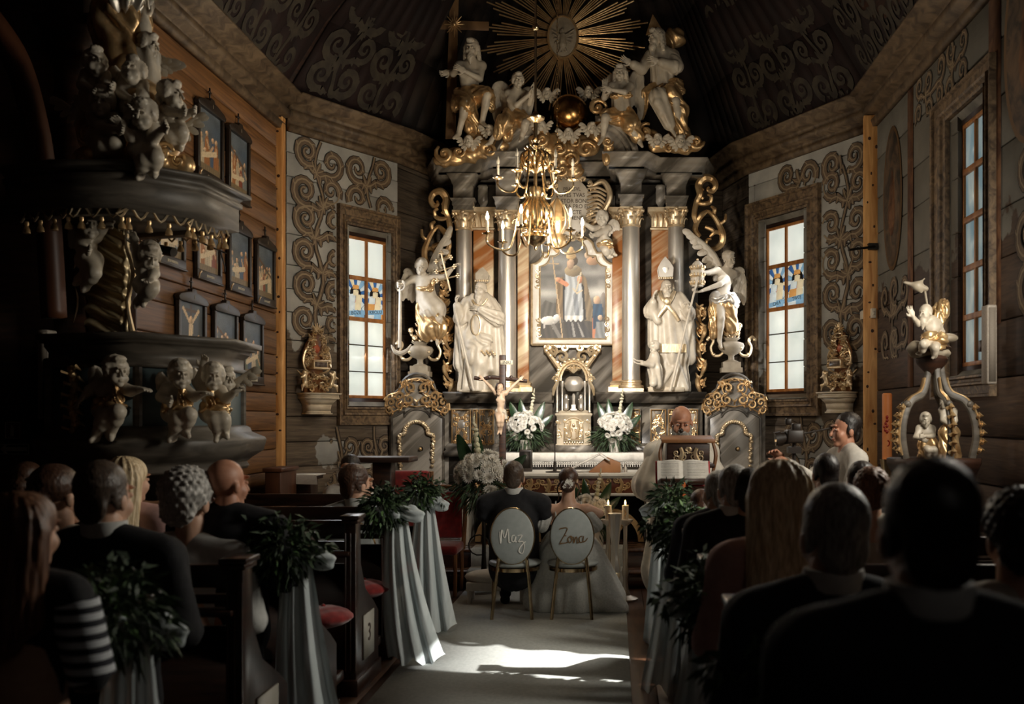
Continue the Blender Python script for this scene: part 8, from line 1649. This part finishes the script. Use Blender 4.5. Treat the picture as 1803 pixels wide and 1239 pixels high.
ZONA=[[(-54,30),(-50,36),(-20,34),(-52,-28),(-44,-30),(-18,-26)],[(-36,4),(-24,4)],[(-8,2),(-18,-12),(-10,-28),(0,-14),(-6,2),(8,-6)],[(8,0),(8,-28),(18,-2),(24,-10),(24,-28),(32,-24)],[(48,2),(34,-4),(36,-24),(48,-22),(52,2),(50,-22),(62,-18),(70,-6)]]
oval_chair(902,YC,'white oval-backed chair with gold script Maz, under the groom',MAZ,mat('mirror_script',(252,248,240),rough=.15)); oval_chair(1007,YC,'white oval-backed chair with dark gold script Zona, under the bride',ZONA,mat('bronze_script',(128,98,64),rough=.35,metal=.4))
oval_chair(617,7.36,'white oval-backed chair of the young man in grey')
# ---- side furniture on the left
t=thing('red_armchair','high red velvet sanctuary armchair with carved arms','chair',(X(716,9.9),9.9,0)); b=MB(); b.box((0,0,.78),(.46,.08,.80)); b.build('velvet_back',M_velvet,t,smooth=False,bevel=.03); b=MB(); b.box((0,-.24,.42),(.5,.5,.12)); b.build('seat',M_velvet,t,smooth=False,bevel=.03)
for sx in(-1,1):
    b=MB(); b.tube(catmull([(sx*.26,-.5,.0),(sx*.25,-.47,.35),(sx*.26,-.46,.62),(sx*.25,-.3,.70),(sx*.25,0,.68)],4),[.03,.025,.035,.03,.025],7); b.build('carved_arm',M_oak,t); b=MB(); b.rod((sx*.24,.02,0),(sx*.24,.02,1.17),.025,n=8); b.build('post',M_oak,t)
t=thing('red_chair','smaller red upholstered chair with a curved wooden frame near the altar','chair',(X(778,9.95),9.9,0)); b=MB(); b.tube(catmull([(-.22,0,.4),(-.24,0,.8),(-.2,0,.98),(0,0,1.02),(.2,0,.98),(.24,0,.8),(.22,0,.4)],5),.022,8); b.build('back_frame',M_oak,t); b=MB(); b.box((0,.0,.74),(.42,.05,.46)); b.build('back_pad',M_velvet,t,smooth=False,bevel=.02); b=MB(); b.box((0,-.22,.44),(.46,.46,.09)); b.build('seat',M_velvet,t,smooth=False,bevel=.03)
for sx in(-1,1):
    for y in(-.4,0): b=MB(); b.tube(catmull([(sx*.2,y,.42),(sx*.21,y-.02,.2),(sx*.2,y,0)],3),[.025,.018,.02],7); b.build('leg',M_oak,t)
t=thing('credence_table','small wall table with a white cloth left of the altar boy','table',(X(529,10.6),10.6,0)); zc_=Z(836,10.6); b=MB(); b.box((0,0,zc_-.02),(.40,.3,.04)); b.box((0,.0,zc_-.2),(.3,.24,.30)); b.box((0,.05,(zc_-.3)/2),(.12,.12,zc_-.3)); b.build('cabinet',M_dark,t,smooth=False,bevel=.008); b=MB(); b.box((0,0,zc_+.004),(.44,.34,.012)); b.add([(-.22,-.172,zc_+.01),(.22,-.172,zc_+.01),(.235,-.175,zc_-.09),(-.235,-.175,zc_-.08)],[(0,1,2,3)]); b.build('white_cloth',M_cloth,t,smooth=False)
t=thing('side_desk','dark wooden reading desk left of the red armchair','desk',(X(672,9.6),9.6,0)); zd=Z(808,9.6); b=MB(); b.box((0,0,zd),(.62,.42,.05)); b.build('desk_top',M_dark,t,smooth=False,bevel=.01)
b=MB(); b.box((0,.1,zd/2),(.18,.2,zd-.05)); b.build('pedestal',M_dark,t,smooth=False,bevel=.008)
t=thing('choir_stall_end','dark red-brown wooden stall end beside the credence table','stall',(X(495,10.2),10.2,0)); b=MB(); b.box((0,0,.58),(.16,.5,1.16)); b.box((0,0,1.18),(.2,.54,.04)); b.build('panel',M_wood2,t,smooth=False,bevel=.01); b=MB(); b.box((.35,-.1,.45),(.6,.4,.06)); b.build('red_seat',M_velvet,t,smooth=False,bevel=.02)
# ---- ambo and book stand
YA=8.5; t=thing('ambo','dark lectern with gilded scroll panels before the priest','lectern',(X(1210,YA),YA,0)); za=Z(777,YA); b=MB(); hw=.30
b.box((0,0,za-.10),(.36,.28,.17)); b.box((0,-.0,za-.20),(.44,.34,.035)); b.box((0,.02,za-.32),(.34,.26,.2)); b.box((0,.04,(za-.40)/2),(.28,.24,za-.40)); b.build('body',M_dark,t,smooth=False,bevel=.008)
b=MB(); b.add([(-.225,-.16,za-.01),(.225,-.16,za-.01),(.225,.18,za+.02),(-.225,.18,za+.02),(-.225,-.16,za+.02),(.225,-.16,za+.02),(.225,.18,za+.05),(-.225,.18,za+.05)],[(0,3,2,1),(4,5,6,7),(0,1,5,4),(1,2,6,5),(2,3,7,6),(3,0,4,7)]); b.build('desk_top',M_oak,t,smooth=False,bevel=.006)
for z0,z1,w,sd in ((za-.17,za-.05,.13,61),(za-.35,za-.25,.11,62)): b=MB(); fret(b,-w,w,z0,z1,-.148 if z0>za-.2 else -.118,.065,sd,mirror=True,k=.8); b.build('gilded_scrolls',M_gold2,t,kind='stuff')
for sx in(-1,1): b=MB(); b.tube(catmull([(sx*.21,-.05,za-.0),(sx*.235,-.08,za-.12),(sx*.20,-.08,za-.30)],5),[.012,.018,.012],7); b.build('side_scroll',M_oak,t)
YB=7.95; t=thing('book_stand','lectern stand holding a large open book with a red cover and orange ribbon','stand',(X(1203,YB),YB,0)); zb=Z(846,YB); b=MB(); b.rod((0,.05,0),(0,.05,zb),.045,n=10); b.box((0,.05,.03),(.4,.4,.06)); b.box((0,.04,zb+.0),(.36,.2,.04)); b.build('stand',M_dark,t,smooth=False)
b=MB(); T_=Matrix.Rotation(R(62),4,'X'); b.M=Matrix.Translation((0,0,zb))@T_; b.box((0,.07,-.02),(.44,.22,.02)); b.build('red_cover',mat('red_leather',(150,22,26),rough=.5),t,smooth=False,bevel=.004)
for sx in(-1,1):
    b=MB(); b.M=Matrix.Translation((0,0,zb))@T_; n=10; V=[]
    for i in range(n+1): f=i/n; zz_=.012+.028*math.sin(PI*min(1,f*1.25+.0))**.8*(1-f*.4); V+=[(sx*.205*f,-.03,zz_),(sx*.205*f,.17,zz_),(sx*.205*f,-.03,-.01),(sx*.205*f,.17,-.01)]
    Fc=[]
    for i in range(n): a=i*4; Fc+=[(a,a+4,a+5,a+1),(a+2,a+3,a+7,a+6),(a,a+2,a+6,a+4),(a+1,a+5,a+7,a+3)]
    Fc.append((n*4,n*4+2,n*4+3,n*4+1)); b.add(V,Fc); pg=b.build('page_block',M_cloth,t)
    b=MB(); b.M=Matrix.Translation((0,0,zb))@T_
    for k in range(13): b.box((sx*.105,-.012+.0135*k,.036),(.145,.0022,.0006))
    b.build('text_lines',mat('print_grey',(120,114,106),rough=.8),pg,smooth=False,kind='stuff')
b=MB(); b.add([(-.012,-.09,zb+.0),(.012,-.09,zb+.0),(.014,-.10,zb-.24),(-.010,-.10,zb-.24)],[(0,1,2,3)]); o=b.build('orange_ribbon',mat('orange_ribbon',(214,110,50),rough=.6),t,smooth=False)
# ================================================================ people
SKN=[mat('skin_light',(196,152,126),(208,166,140),scale=20,rough=.5),mat('skin_ruddy',(178,124,98),(196,142,114),scale=20,rough=.5)]
def hairm(n,a,b_): return mat('hair_'+n,a,b_,scale=18,stretch=(6,6,.8),rough=.45,bump=.25)
HR=dict(black=hairm('black',(18,14,12),(36,28,24)),brown=hairm('brown',(48,30,21),(80,52,36)),grey=hairm('grey',(104,100,94),(170,166,160)),silver=hairm('silver',(150,146,140),(206,202,196)),blonde=hairm('blonde',(186,158,118),(240,220,184)),buzz=hairm('buzz',(58,46,38),(84,68,56)),auburn=hairm('auburn',(76,46,30),(120,80,54)))
def fab(n,a,b_=None,r=.85): return mat('cloth_'+n,a,b_ or tuple(min(255,x+10) for x in a),scale=30,rough=r,bump=.12,bscale=160)
CB=dict(black=fab('black_suit',(16,16,20)),navy=fab('navy_suit',(22,24,34)),white=fab('white',(196,196,192)),pink=fab('dusty_pink',(176,140,134)),grey=fab('grey_check',(124,124,122),(150,150,146)),stripe=mat('cloth_stripes',(20,22,34),(206,210,214),kind='wave',scale=3.6,stretch=(0,0,1),rot=(0,PI/2,0),rough=.8,lo=.45,hi=.5),alb=fab('alb',(214,208,196)),cream=fab('cream',(180,170,154)),shirt=fab('pale_shirt',(190,184,174)))
CB['stripe']=mat('cloth_stripes2',(20,22,34),(206,210,214),kind='wave',scale=1,stretch=(.001,.001,8),rough=.8,lo=.45,hi=.5)
for n_ in CB['stripe'].node_tree.nodes:
    if n_.type=='TEX_WAVE': n_.bands_direction='Z'
def hair(b,M,style,vox):
    k=SK(M)
    if style in('short','crop'):
        k.ell((0,.030,.050),(.082,.096,.086) if style=='short' else (.078,.094,.084),k=.01,nz=(.004,2*PI/.022)); k.ell((0,.075,-.025),(.062,.03,.060),k=.02,nz=(.003,2*PI/.022)); [k.ell((x*.068,.018,-.0),(.013,.038,.04),k=.012,nz=(.003,2*PI/.022)) for x in(-1,1)]; k.ell((0,-.108,-.005),(.07,.055,.078),k=.015,op=-1)
    elif style=='curly':
        k.ell((0,.035,.05),(.098,.11,.098),k=.01,nz=(.010,2*PI/.042)); k.ell((0,.08,-.03),(.08,.04,.06),k=.02,nz=(.008,2*PI/.04)); k.ell((0,-.11,-.02),(.06,.05,.09),k=.02,op=-1)
    elif style=='long':
        k.ell((0,.03,.05),(.095,.105,.09),k=.01); k.cap((0,.075,.03),(0,.12,-.30),.095,.085,k=.03,fold=(.008,13,1.5),flat=((0,1,0),.55)); k.cap((.06,.06,.0),(.085,.08,-.33),.05,.035,k=.03,fold=(.006,7,3)); k.cap((-.06,.06,.0),(-.08,.08,-.28),.05,.035,k=.03,fold=(.006,7,3)); k.ell((0,-.11,-.02),(.055,.05,.09),k=.02,op=-1)
    elif style=='bun':
        k.ell((0,.03,.05),(.086,.10,.088),k=.01,nz=(.003,2*PI/.03)); k.ell((0,.115,-.02),(.062,.05,.06),k=.015,nz=(.006,2*PI/.035)); k.ell((0,-.10,-.01),(.06,.05,.08),k=.02,op=-1)
    k.to(b,vox)
def human(name,label,Y,u,vt,hp,style,hc,cloth,lower='black',yaw=180,turn=0,seated=None,child=False,fem=False,skin=0,z0=0,coll=None,beard=0,bald=False,sleeve=True,arms=None,wsp=1.,cat='person',group=None,tilt=0):
    """figure standing at depth Y whose head top is at pixel (u,vt), head hp pixels wide"""
    s=F/Y; zt=Z(vt,Y); hs=max(.9,min(1.25,hp/s/(.20 if style in('long','curly') else .168))); zh=zt-.135*hs+z0*0; x=X(u,Y); t=thing(name,label,cat,(x,Y,z0),R(yaw),group); zt-=z0; zh-=z0
    g=Vector; sw=(.165 if fem else .185)*hs*wsp; zs=zh-(.178 if fem else .168)*hs; sh=lambda q:(q*sw*.96,.0,zs-.05); k=SK(); fine=Y<2.4; hv=.0085 if Y>2 else .007
    # skin body: neck, bust and forearms continuous with the head
    H_=HM((0,0,zh),hs,turn,tilt); b=MB()
    k.cap((0,.02,zs-.05),(0,.01,zh-.07*hs),.062*hs,.056*hs,k=.03); k.cap((-sw*.8,.02,zs-.05),(sw*.8,.02,zs-.05),.042*hs,k=.03); k.ell((0,.0,zs-.16),(sw*.78,.085*hs,.18),k=.05)
    zw=zs-.48*hs; el=arms['el'] if arms else {q:(q*(sw+.06*hs),.0,zs-.29*hs) for q in(-1,1)}; wr=arms['wr'] if arms else {q:(q*.07,-.25*hs,zs-.36*hs) for q in(-1,1)}
    for q in(-1,1): k.cap(sh(q),el[q],.044*hs,.038*hs,k=.03); k.cap(el[q],wr[q],.037*hs,.026*hs,k=.02)
    k.cap((0,.0,zs-.3),(0,.0,max(.5,zs-.5)),.11*hs,.13*hs,k=.05)
    k.to(b,.016); head_sk(H_,beard=beard if beard else 0).to(b,hv)
    for q in(-1,1): d=(g(wr[q])-g(el[q])).normalized(); hand(b,wr[q],d,(-q*.5,0,-1),hs*.95,.5,.007,thumb=q)
    body=b.build('body',SKN[skin],t,smooth='all')
    if not bald: b=MB(); hair(b,H_,style,hv); b.build('hair',HR[hc],t,smooth='all')
    k=SK(); r0=.115*hs if fem else .13*hs; c=CB[cloth]
    fl=((0,1,0),.68)
    k.cap((0,.01,zs-.13),(0,.0,zs-.30*hs),sw*.80,sw*(.66 if fem else .80),k=.05,flat=fl); k.cap((0,.0,zs-.30*hs),(0,.0,zs-.52*hs),sw*(.66 if fem else .80),sw*.86,k=.05,flat=fl,fold=(.006,6,2))
    for q in(-1,1):
        k.cap((q*sw*.45,.01,zs+.0),(q*sw*.98,.01,zs-.035*hs),.055*hs,.062*hs,k=.04)
        if not fem or sleeve: k.cap((q*.035*hs,.025,zs+(.045 if not fem else .02)*hs),(q*sw*.8,.01,zs-.01),.045*hs,.058*hs,k=.04)
        if sleeve: k.cap((q*sw*.98,.01,zs-.035*hs),el[q],.064*hs,.055*hs,k=.04,fold=(.004,5,6)); k.cap(el[q],g(wr[q]).lerp(g(el[q]),.12),.054*hs,.042*hs,k=.02,fold=(.004,5,6))
    if not fem: k.cap((0,.02,zs-.02),(0,.02,zs+.03*hs),.078*hs,.062*hs,k=.02)
    b=MB(); k.to(b,.014 if not fine else .012); b.build('jacket' if not fem else 'bodice',c,t,smooth='all')
    if coll:
        b=MB(); r=.072*hs; b.lathe([(r*1.0,zs+.04*hs),(r*1.08,zs+.05*hs),(r*1.0,zs+.092*hs),(r*.93,zs+.092*hs)],24,(0,.013,0)); b.build('shirt_collar',CB[coll],t)
    lw=CB[lower]; zwst=zs-.50*hs
    if seated is None:
        k=SK()
        if fem: k.cap((0,.0,zwst),(0,.0,.35),sw*.80,sw*1.05,k=.04,fold=(.014,9,1),flat=((0,1,0),.8))
        else:
            for q in(-1,1): k.cap((q*.085,.0,zwst),(q*.095,.0,.42),.095*hs,.075,k=.03); k.cap((q*.095,.0,.42),(q*.10,.0,.05),.075,.06,k=.02)
        b=MB(); k.to(b,.022); b.build('skirt' if fem else 'trousers',lw,t,smooth='all')
        k=SK()
        for q in(-1,1):
            if fem: k.cap((q*.08,.0,.40),(q*.08,.0,.07),.05,.035)
            k.cap((q*.10 if not fem else q*.08,.03,.045),(q*.11 if not fem else q*.08,-.13,.035),.045,.035)
        b=MB(); k.to(b,.014); b.build('shoes',CB['black'],t,smooth='all')
    else:
        k=SK(); zk=seated
        for q in(-1,1): k.cap((q*.09,.02,zk+.09),(q*.12,-.42,zk+.09),.10,.075,k=.05); k.cap((q*.12,-.42,zk+.09),(q*.12,-.40,.10),.072,.055,k=.03)
        b=MB(); k.to(b,.018); b.build('trousers',lw,t,smooth='all'); k=SK()
        for q in(-1,1): k.cap((q*.12,-.38,.045),(q*.13,-.55,.035),.045,.035)
        b=MB(); k.to(b,.014); b.build('shoes',CB['black'],t,smooth='all')
    return t,dict(hs=hs,zh=zh,zs=zs,sw=sw,H=H_)
GL_='guests standing in the left pews'; GR='guests standing in the right pews'
human('person','bald-crowned man in a black suit with white collar, large at the left among the guests',4.05,187,808,86,'crop','buzz','black',coll='white',group=GL_,turn=-12,wsp=1.15)
t,i_=human('person','woman with long wavy auburn hair and striped sleeve at the far lower left',2.95,52,866,104,'long','auburn','black',fem=True,group=GL_,turn=-10,wsp=.85)
b=MB(); el=(-i_['sw']-.06,.0,i_['zs']-.27); b.tube([(-i_['sw']-.01,.01,i_['zs']-.04),el],[.069,.066],16); b.build('striped_sleeve',CB['stripe'],t)
t,i_=human('person','woman with a low updo and sparkling silver hair clip on the left',4.95,106,816,72,'bun','brown','white',fem=True,group=GL_,turn=-25)
b=MB(); g_=random.Random(2)
for q in range(16): b.ball(i_['H']@Vector((.02+.03*g_.uniform(-1,1),.115,.03+.05*g_.uniform(-1,1))),.008,6,4)
b.build('silver_clip',M_silver,t)
human('person','woman with a dark high bun at the extreme left of the guests',5.75,52,812,46,'bun','brown','black',fem=True,group=GL_)
human('person','young woman with long straight blonde hair and dusty pink dress on the left',5.78,232,804,64,'long','blonde','pink',fem=True,lower='pink',group=GL_,turn=-20)
human('person','older woman with wavy silver hair in a white jacket on the left',4.93,338,824,92,'curly','silver','white',fem=True,group=GL_,turn=-18,wsp=1.1)
human('person','bald man in a black jacket at the right end of the left guests',5.0,402,803,62,'crop','buzz','black',bald=True,skin=1,group=GL_,turn=-30,wsp=1.2)
human('person','young man in a grey checked suit seated on a white chair at the left front',7.66,629,815,48,'short','brown','grey',lower='grey',seated=.42,turn=-40,coll='white')
human('altar_boy','altar boy in a white alb with dark fringe sitting behind the man in grey',9.2,615,800,34,'short','black','alb',lower='alb',yaw=-8,fem=True,wsp=1.05,z0=0,tilt=6)
human('person','big dark-haired man in a black suit, nearest and largest at the right',1.62,1632,800,176,'crop','black','black',coll='white',group=GR,wsp=1.12)
human('person','old man with thin grey hair and dark suit, in front of the big man',2.98,1466,846,122,'crop','grey','navy',coll='white',group=GR,wsp=1.1,turn=8)
human('person','woman with long straight blonde hair in a dusty pink dress at the right',3.95,1366,810,106,'long','blonde','pink',fem=True,lower='pink',group=GR,turn=6)
human('person','child or short woman with blurred auburn hair at the bottom right corner',1.85,1455,1132,190,'curly','auburn','black',fem=True,group=GR)
human('person','dark curly-haired woman with a white blouse at the far right edge',2.75,1790,862,128,'curly','black','cream',fem=True,group=GR)
human('person','grey curly-haired man second in the row beyond the blonde woman',4.97,1290,816,58,'short','grey','black',group=GR,turn=14,coll='white')
human('person','man with short grey hair at the left end of the right guests',5.93,1262,826,52,'crop','grey','navy',group=GR,turn=20)
human('person','man with cropped dark hair and black jacket beside the blonde woman',4.93,1314,822,62,'crop','black','black',group=GR,turn=10,wsp=1.1)
human('person','small brown-haired woman low behind the lectern row on the right',7.08,1234,860,36,'bun','brown','black',fem=True,group=GR)
human('person','dark-haired man in black in front of the photographer',5.93,1452,796,48,'crop','black','black',group=GR,turn=10)
human('person','woman with curly light-brown hair behind the old man\'s head',4.95,1532,824,64,'curly','auburn','cream',fem=True,group=GR)
human('person','dark-haired person in the gap left of the big man\'s head',5.9,1515,810,50,'short','black','black',group=GR,fem=True)
# ---- couple
arm={'el':{-1:(-.27,-.02,.86),1:(.27,-.02,.86)},'wr':{-1:(-.10,-.26,.72),1:(.10,-.26,.72)}}
t,i_=human('groom','groom with cropped dark hair in a black suit, seated with his back to us',8.72,905,810,38,'crop','buzz','black',lower='black',seated=.44,coll='white',wsp=1.22,arms=arm)
t,i_=human('bride','bride with dark low bun and bare shoulders, seated with her back to us',8.76,1001,822,34,'bun','brown','alb',lower='alb',fem=True,seated=.44,sleeve=False,wsp=1.08,arms=arm)
for c_ in list(t.children):
    if c_.name.startswith(('bodice','trousers')): me_=c_.data; bpy.data.objects.remove(c_)
M_dress=mat('ivory_lace_tulle',(190,190,184),(206,206,200),scale=60,rough=.7,bump=.3,bscale=120); zs=i_['zs']; hs=i_['hs']; sw=i_['sw']
k=SK(); k.cap((0,.0,zs-.30),(0,.0,zs-.42),sw*.62,sw*.66,k=.05,flat=((0,1,0),.75)); k.ell((0,.01,zs-.24),(sw*.80,.11,.06),k=.03)
b=MB(); k.to(b,.011); b.build('bodice',M_dress,t,smooth='all')
for q in(-1,1): 
    k=SK(); k.cap((q*(sw+.01),.01,zs-.12),(q*(sw+.06),.0,zs-.20),.055,.06,fold=(.006,9,4)); b=MB(); k.to(b,.009); b.build('off_shoulder_sleeve',M_dress,t,smooth='all'); b=MB(); b.tube(catmull([(q*sw*.55,.075,zs-.22),(q*sw*.62,.055,zs-.05),(q*sw*.62,.0,zs+.015)],4),.006,5); b.build('shoulder_strap',M_dress,t)
k=SK(); k.cap((0,-.1,.50),(0,-.2,.08),.26,.36,k=.08,fold=(.02,13,1)); k.cap((-.16,.0,.50),(-.34,-.05,.10),.15,.16,k=.08,fold=(.015,8,2)); k.cap((.12,.0,.48),(.2,-.1,.1),.12,.2,k=.08,fold=(.015,8,2)); k.cap((-.3,0,.12),(-.46,.05,.03),.14,.07,k=.06,fold=(.012,7,2)); k.zmin=.005
b=MB(); k.to(b,.015); b.build('tulle_skirt',M_dress,t,smooth='all')
b=MB(); g_=random.Random(9)
for q in range(12):
    p=i_['H']@Vector((.035*g_.uniform(-1,1),.155,.0+.03*g_.uniform(-1,1)))
    for a in range(5): b.tube([p,p+Vector((math.cos(a*1.26),.3,math.sin(a*1.26)))*.016],[.004,.005],5)
b.build('hair_flowers',M_petal,t)
b=MB()
for q in(-1,1): b.tube(catmull([i_['H']@Vector((q*.075,.04,.0)),i_['H']@Vector((q*.095,.05,-.05)),i_['H']@Vector((q*.08,.06,-.10)),i_['H']@Vector((q*.09,.05,-.15))],5),[.008,.006,.003],6)
b.build('loose_curls',HR['brown'],t)
# ---- priest
YP_=9.05; arm={'el':{-1:(-.30,-.05,1.12),1:(.30,-.05,1.12)},'wr':{-1:(-.16,-.30,1.12),1:(.16,-.30,1.12)}}
t,i_=human('priest','bald bearded priest in a white chasuble reading behind the lectern',YP_,1200,712,40,'crop','grey','alb',lower='alb',yaw=0,fem=True,bald=True,skin=1,beard=.7,wsp=1.3,arms=arm,tilt=14)
H_=i_['H']; k=SK(H_); k.ell((0,-.062,-.095),(.052,.04,.05),nz=(.004,2*PI/.03)); k.ell((0,-.095,-.048),(.03,.012,.009)); 
for q in(-1,1): k.cap((q*.062,-.03,-.02),(q*.055,-.05,-.08),.012,.02)
b=MB(); k.to(b,.006); b.build('beard',HR['grey'],t,smooth='all')
def face(t,H_,hc='brown'):
    for q in(-1,1):
        b=MB(); b.M=H_; b.ball((q*.031,-.083,.006),(.012,.008,.0055),8,6); b.build('eye',mat('eye_white',(200,196,188),rough=.3),t); b=MB(); b.M=H_; b.ball((q*.031,-.0895,.006),(.005,.003,.005),8,6); b.build('iris',M_ltr,t); b=MB(); b.M=H_; b.tube([(q*.014,-.093,.026),(q*.032,-.092,.031),(q*.050,-.080,.027)],[.003,.004,.002],5); b.build('eyebrow',HR[hc],t)
    b=MB(); b.M=H_; b.tube([(-.024,-.088,-.063),(0,-.099,-.062),(.024,-.088,-.063)],[.002,.005,.002],6); b.build('lips',mat('lips',(150,92,80),rough=.5),t)
face(t,H_,'grey'); zs=i_['zs']
k=SK(); k.cap((0,.0,zs-.05),(0,-.02,.35),.16,.36,k=.05,fold=(.016,11,.6),flat=((0,1,0),.72))
for q in(-1,1): k.cap((q*.17,.0,zs-.03),(q*.30,-.05,zs-.34),.10,.15,k=.05,fold=(.01,7,3)); k.cap((q*.30,-.05,zs-.34),(q*.22,-.22,zs-.36),.12,.08,k=.05)
b=MB(); k.to(b,.015); b.build('chasuble',CB['alb'],t,smooth='all')
b=MB(); b.tube([(-.10,-.30,zs-.1),(-.06,-.33,zs+.03),(-.02,-.25,zs+.14)],.005,5); b.ball((-.02,-.25,zs+.15),.022,8,6); b.build('lectern_microphone',M_black,t)
t2=bpy.data.objects['altar_boy']; face(t2,HM((0,0,Z(800,9.2)-.135*1.06),1.06,0,6),'black')
# ---- photographer
YF=7.6; s_=F/YF; arm={'el':{-1:(-.22,-.22,1.20),1:(.30,-.12,1.08)},'wr':{-1:(-.16,-.44,1.38),1:(.10,-.46,1.34)}}
t,i_=human('photographer','man in a pale shirt with a watch aiming a camera to the left',YF,1488,724,42,'crop','black','shirt',lower='black',yaw=-78,arms=arm,skin=1)
face(t,i_['H'],'black'); zs=i_['zs']
b=MB(); b.ball((0,0,0),.001,4,3); b.M=Matrix.Translation((-.17,-.40,1.35)); b.tube([(.035*math.cos(x),.0,.035*math.sin(x)) for x in [q*.7 for q in range(10)]],.010,6); b.build('wristwatch',M_black,t)
def wp(u,v,Y=YF): return P(u,v,Y)
cm=thing('camera','black camera with a long lens held up on a tripod by the photographer','camera',tuple(wp(1392,775))); b=WB(cm); b.box(tuple(wp(1398,768)),(.13,.11,.10),rz=.1); b.box(tuple(wp(1402,752)),(.07,.07,.06)); b.box(tuple(wp(1388,742)),(.05,.05,.05)); b.build('camera_body',M_black,smooth=False,bevel=.012)
b=WB(cm); b.tube([wp(1398,768),wp(1372,773)],[.045,.05],14); b.tube([wp(1376,772),wp(1366,774)],[.055,.058],14); b.build('lens',M_black); b=WB(cm); b.tube([wp(1366.5,774),wp(1365.8,774)],.045,14); b.build('lens_glass',mat('lens_glass',(20,26,40),rough=.05))
b=WB(cm); b.rod(wp(1408,765),wp(1470,752),.008,n=6); b.build('support_rod',M_black)
tp=thing('tripod','black tripod under the camera','tripod',(X(1398,YF),YF,0)); top=wp(1398,792)-tp.location; b=MB(); b.rod(top+Vector((0,0,.08)),top+Vector((0,0,-.5)),.016,n=8); b.box(top,(.10,.08,.05)); b.build('centre_column',M_black,tp)
for a in (.4,2.5,4.6): b=MB(); b.tube([top+Vector((0,0,-.1)),Vector((math.cos(a)*.42,math.sin(a)*.42,.01))],[.018,.010],8); b.build('leg',M_black,tp)
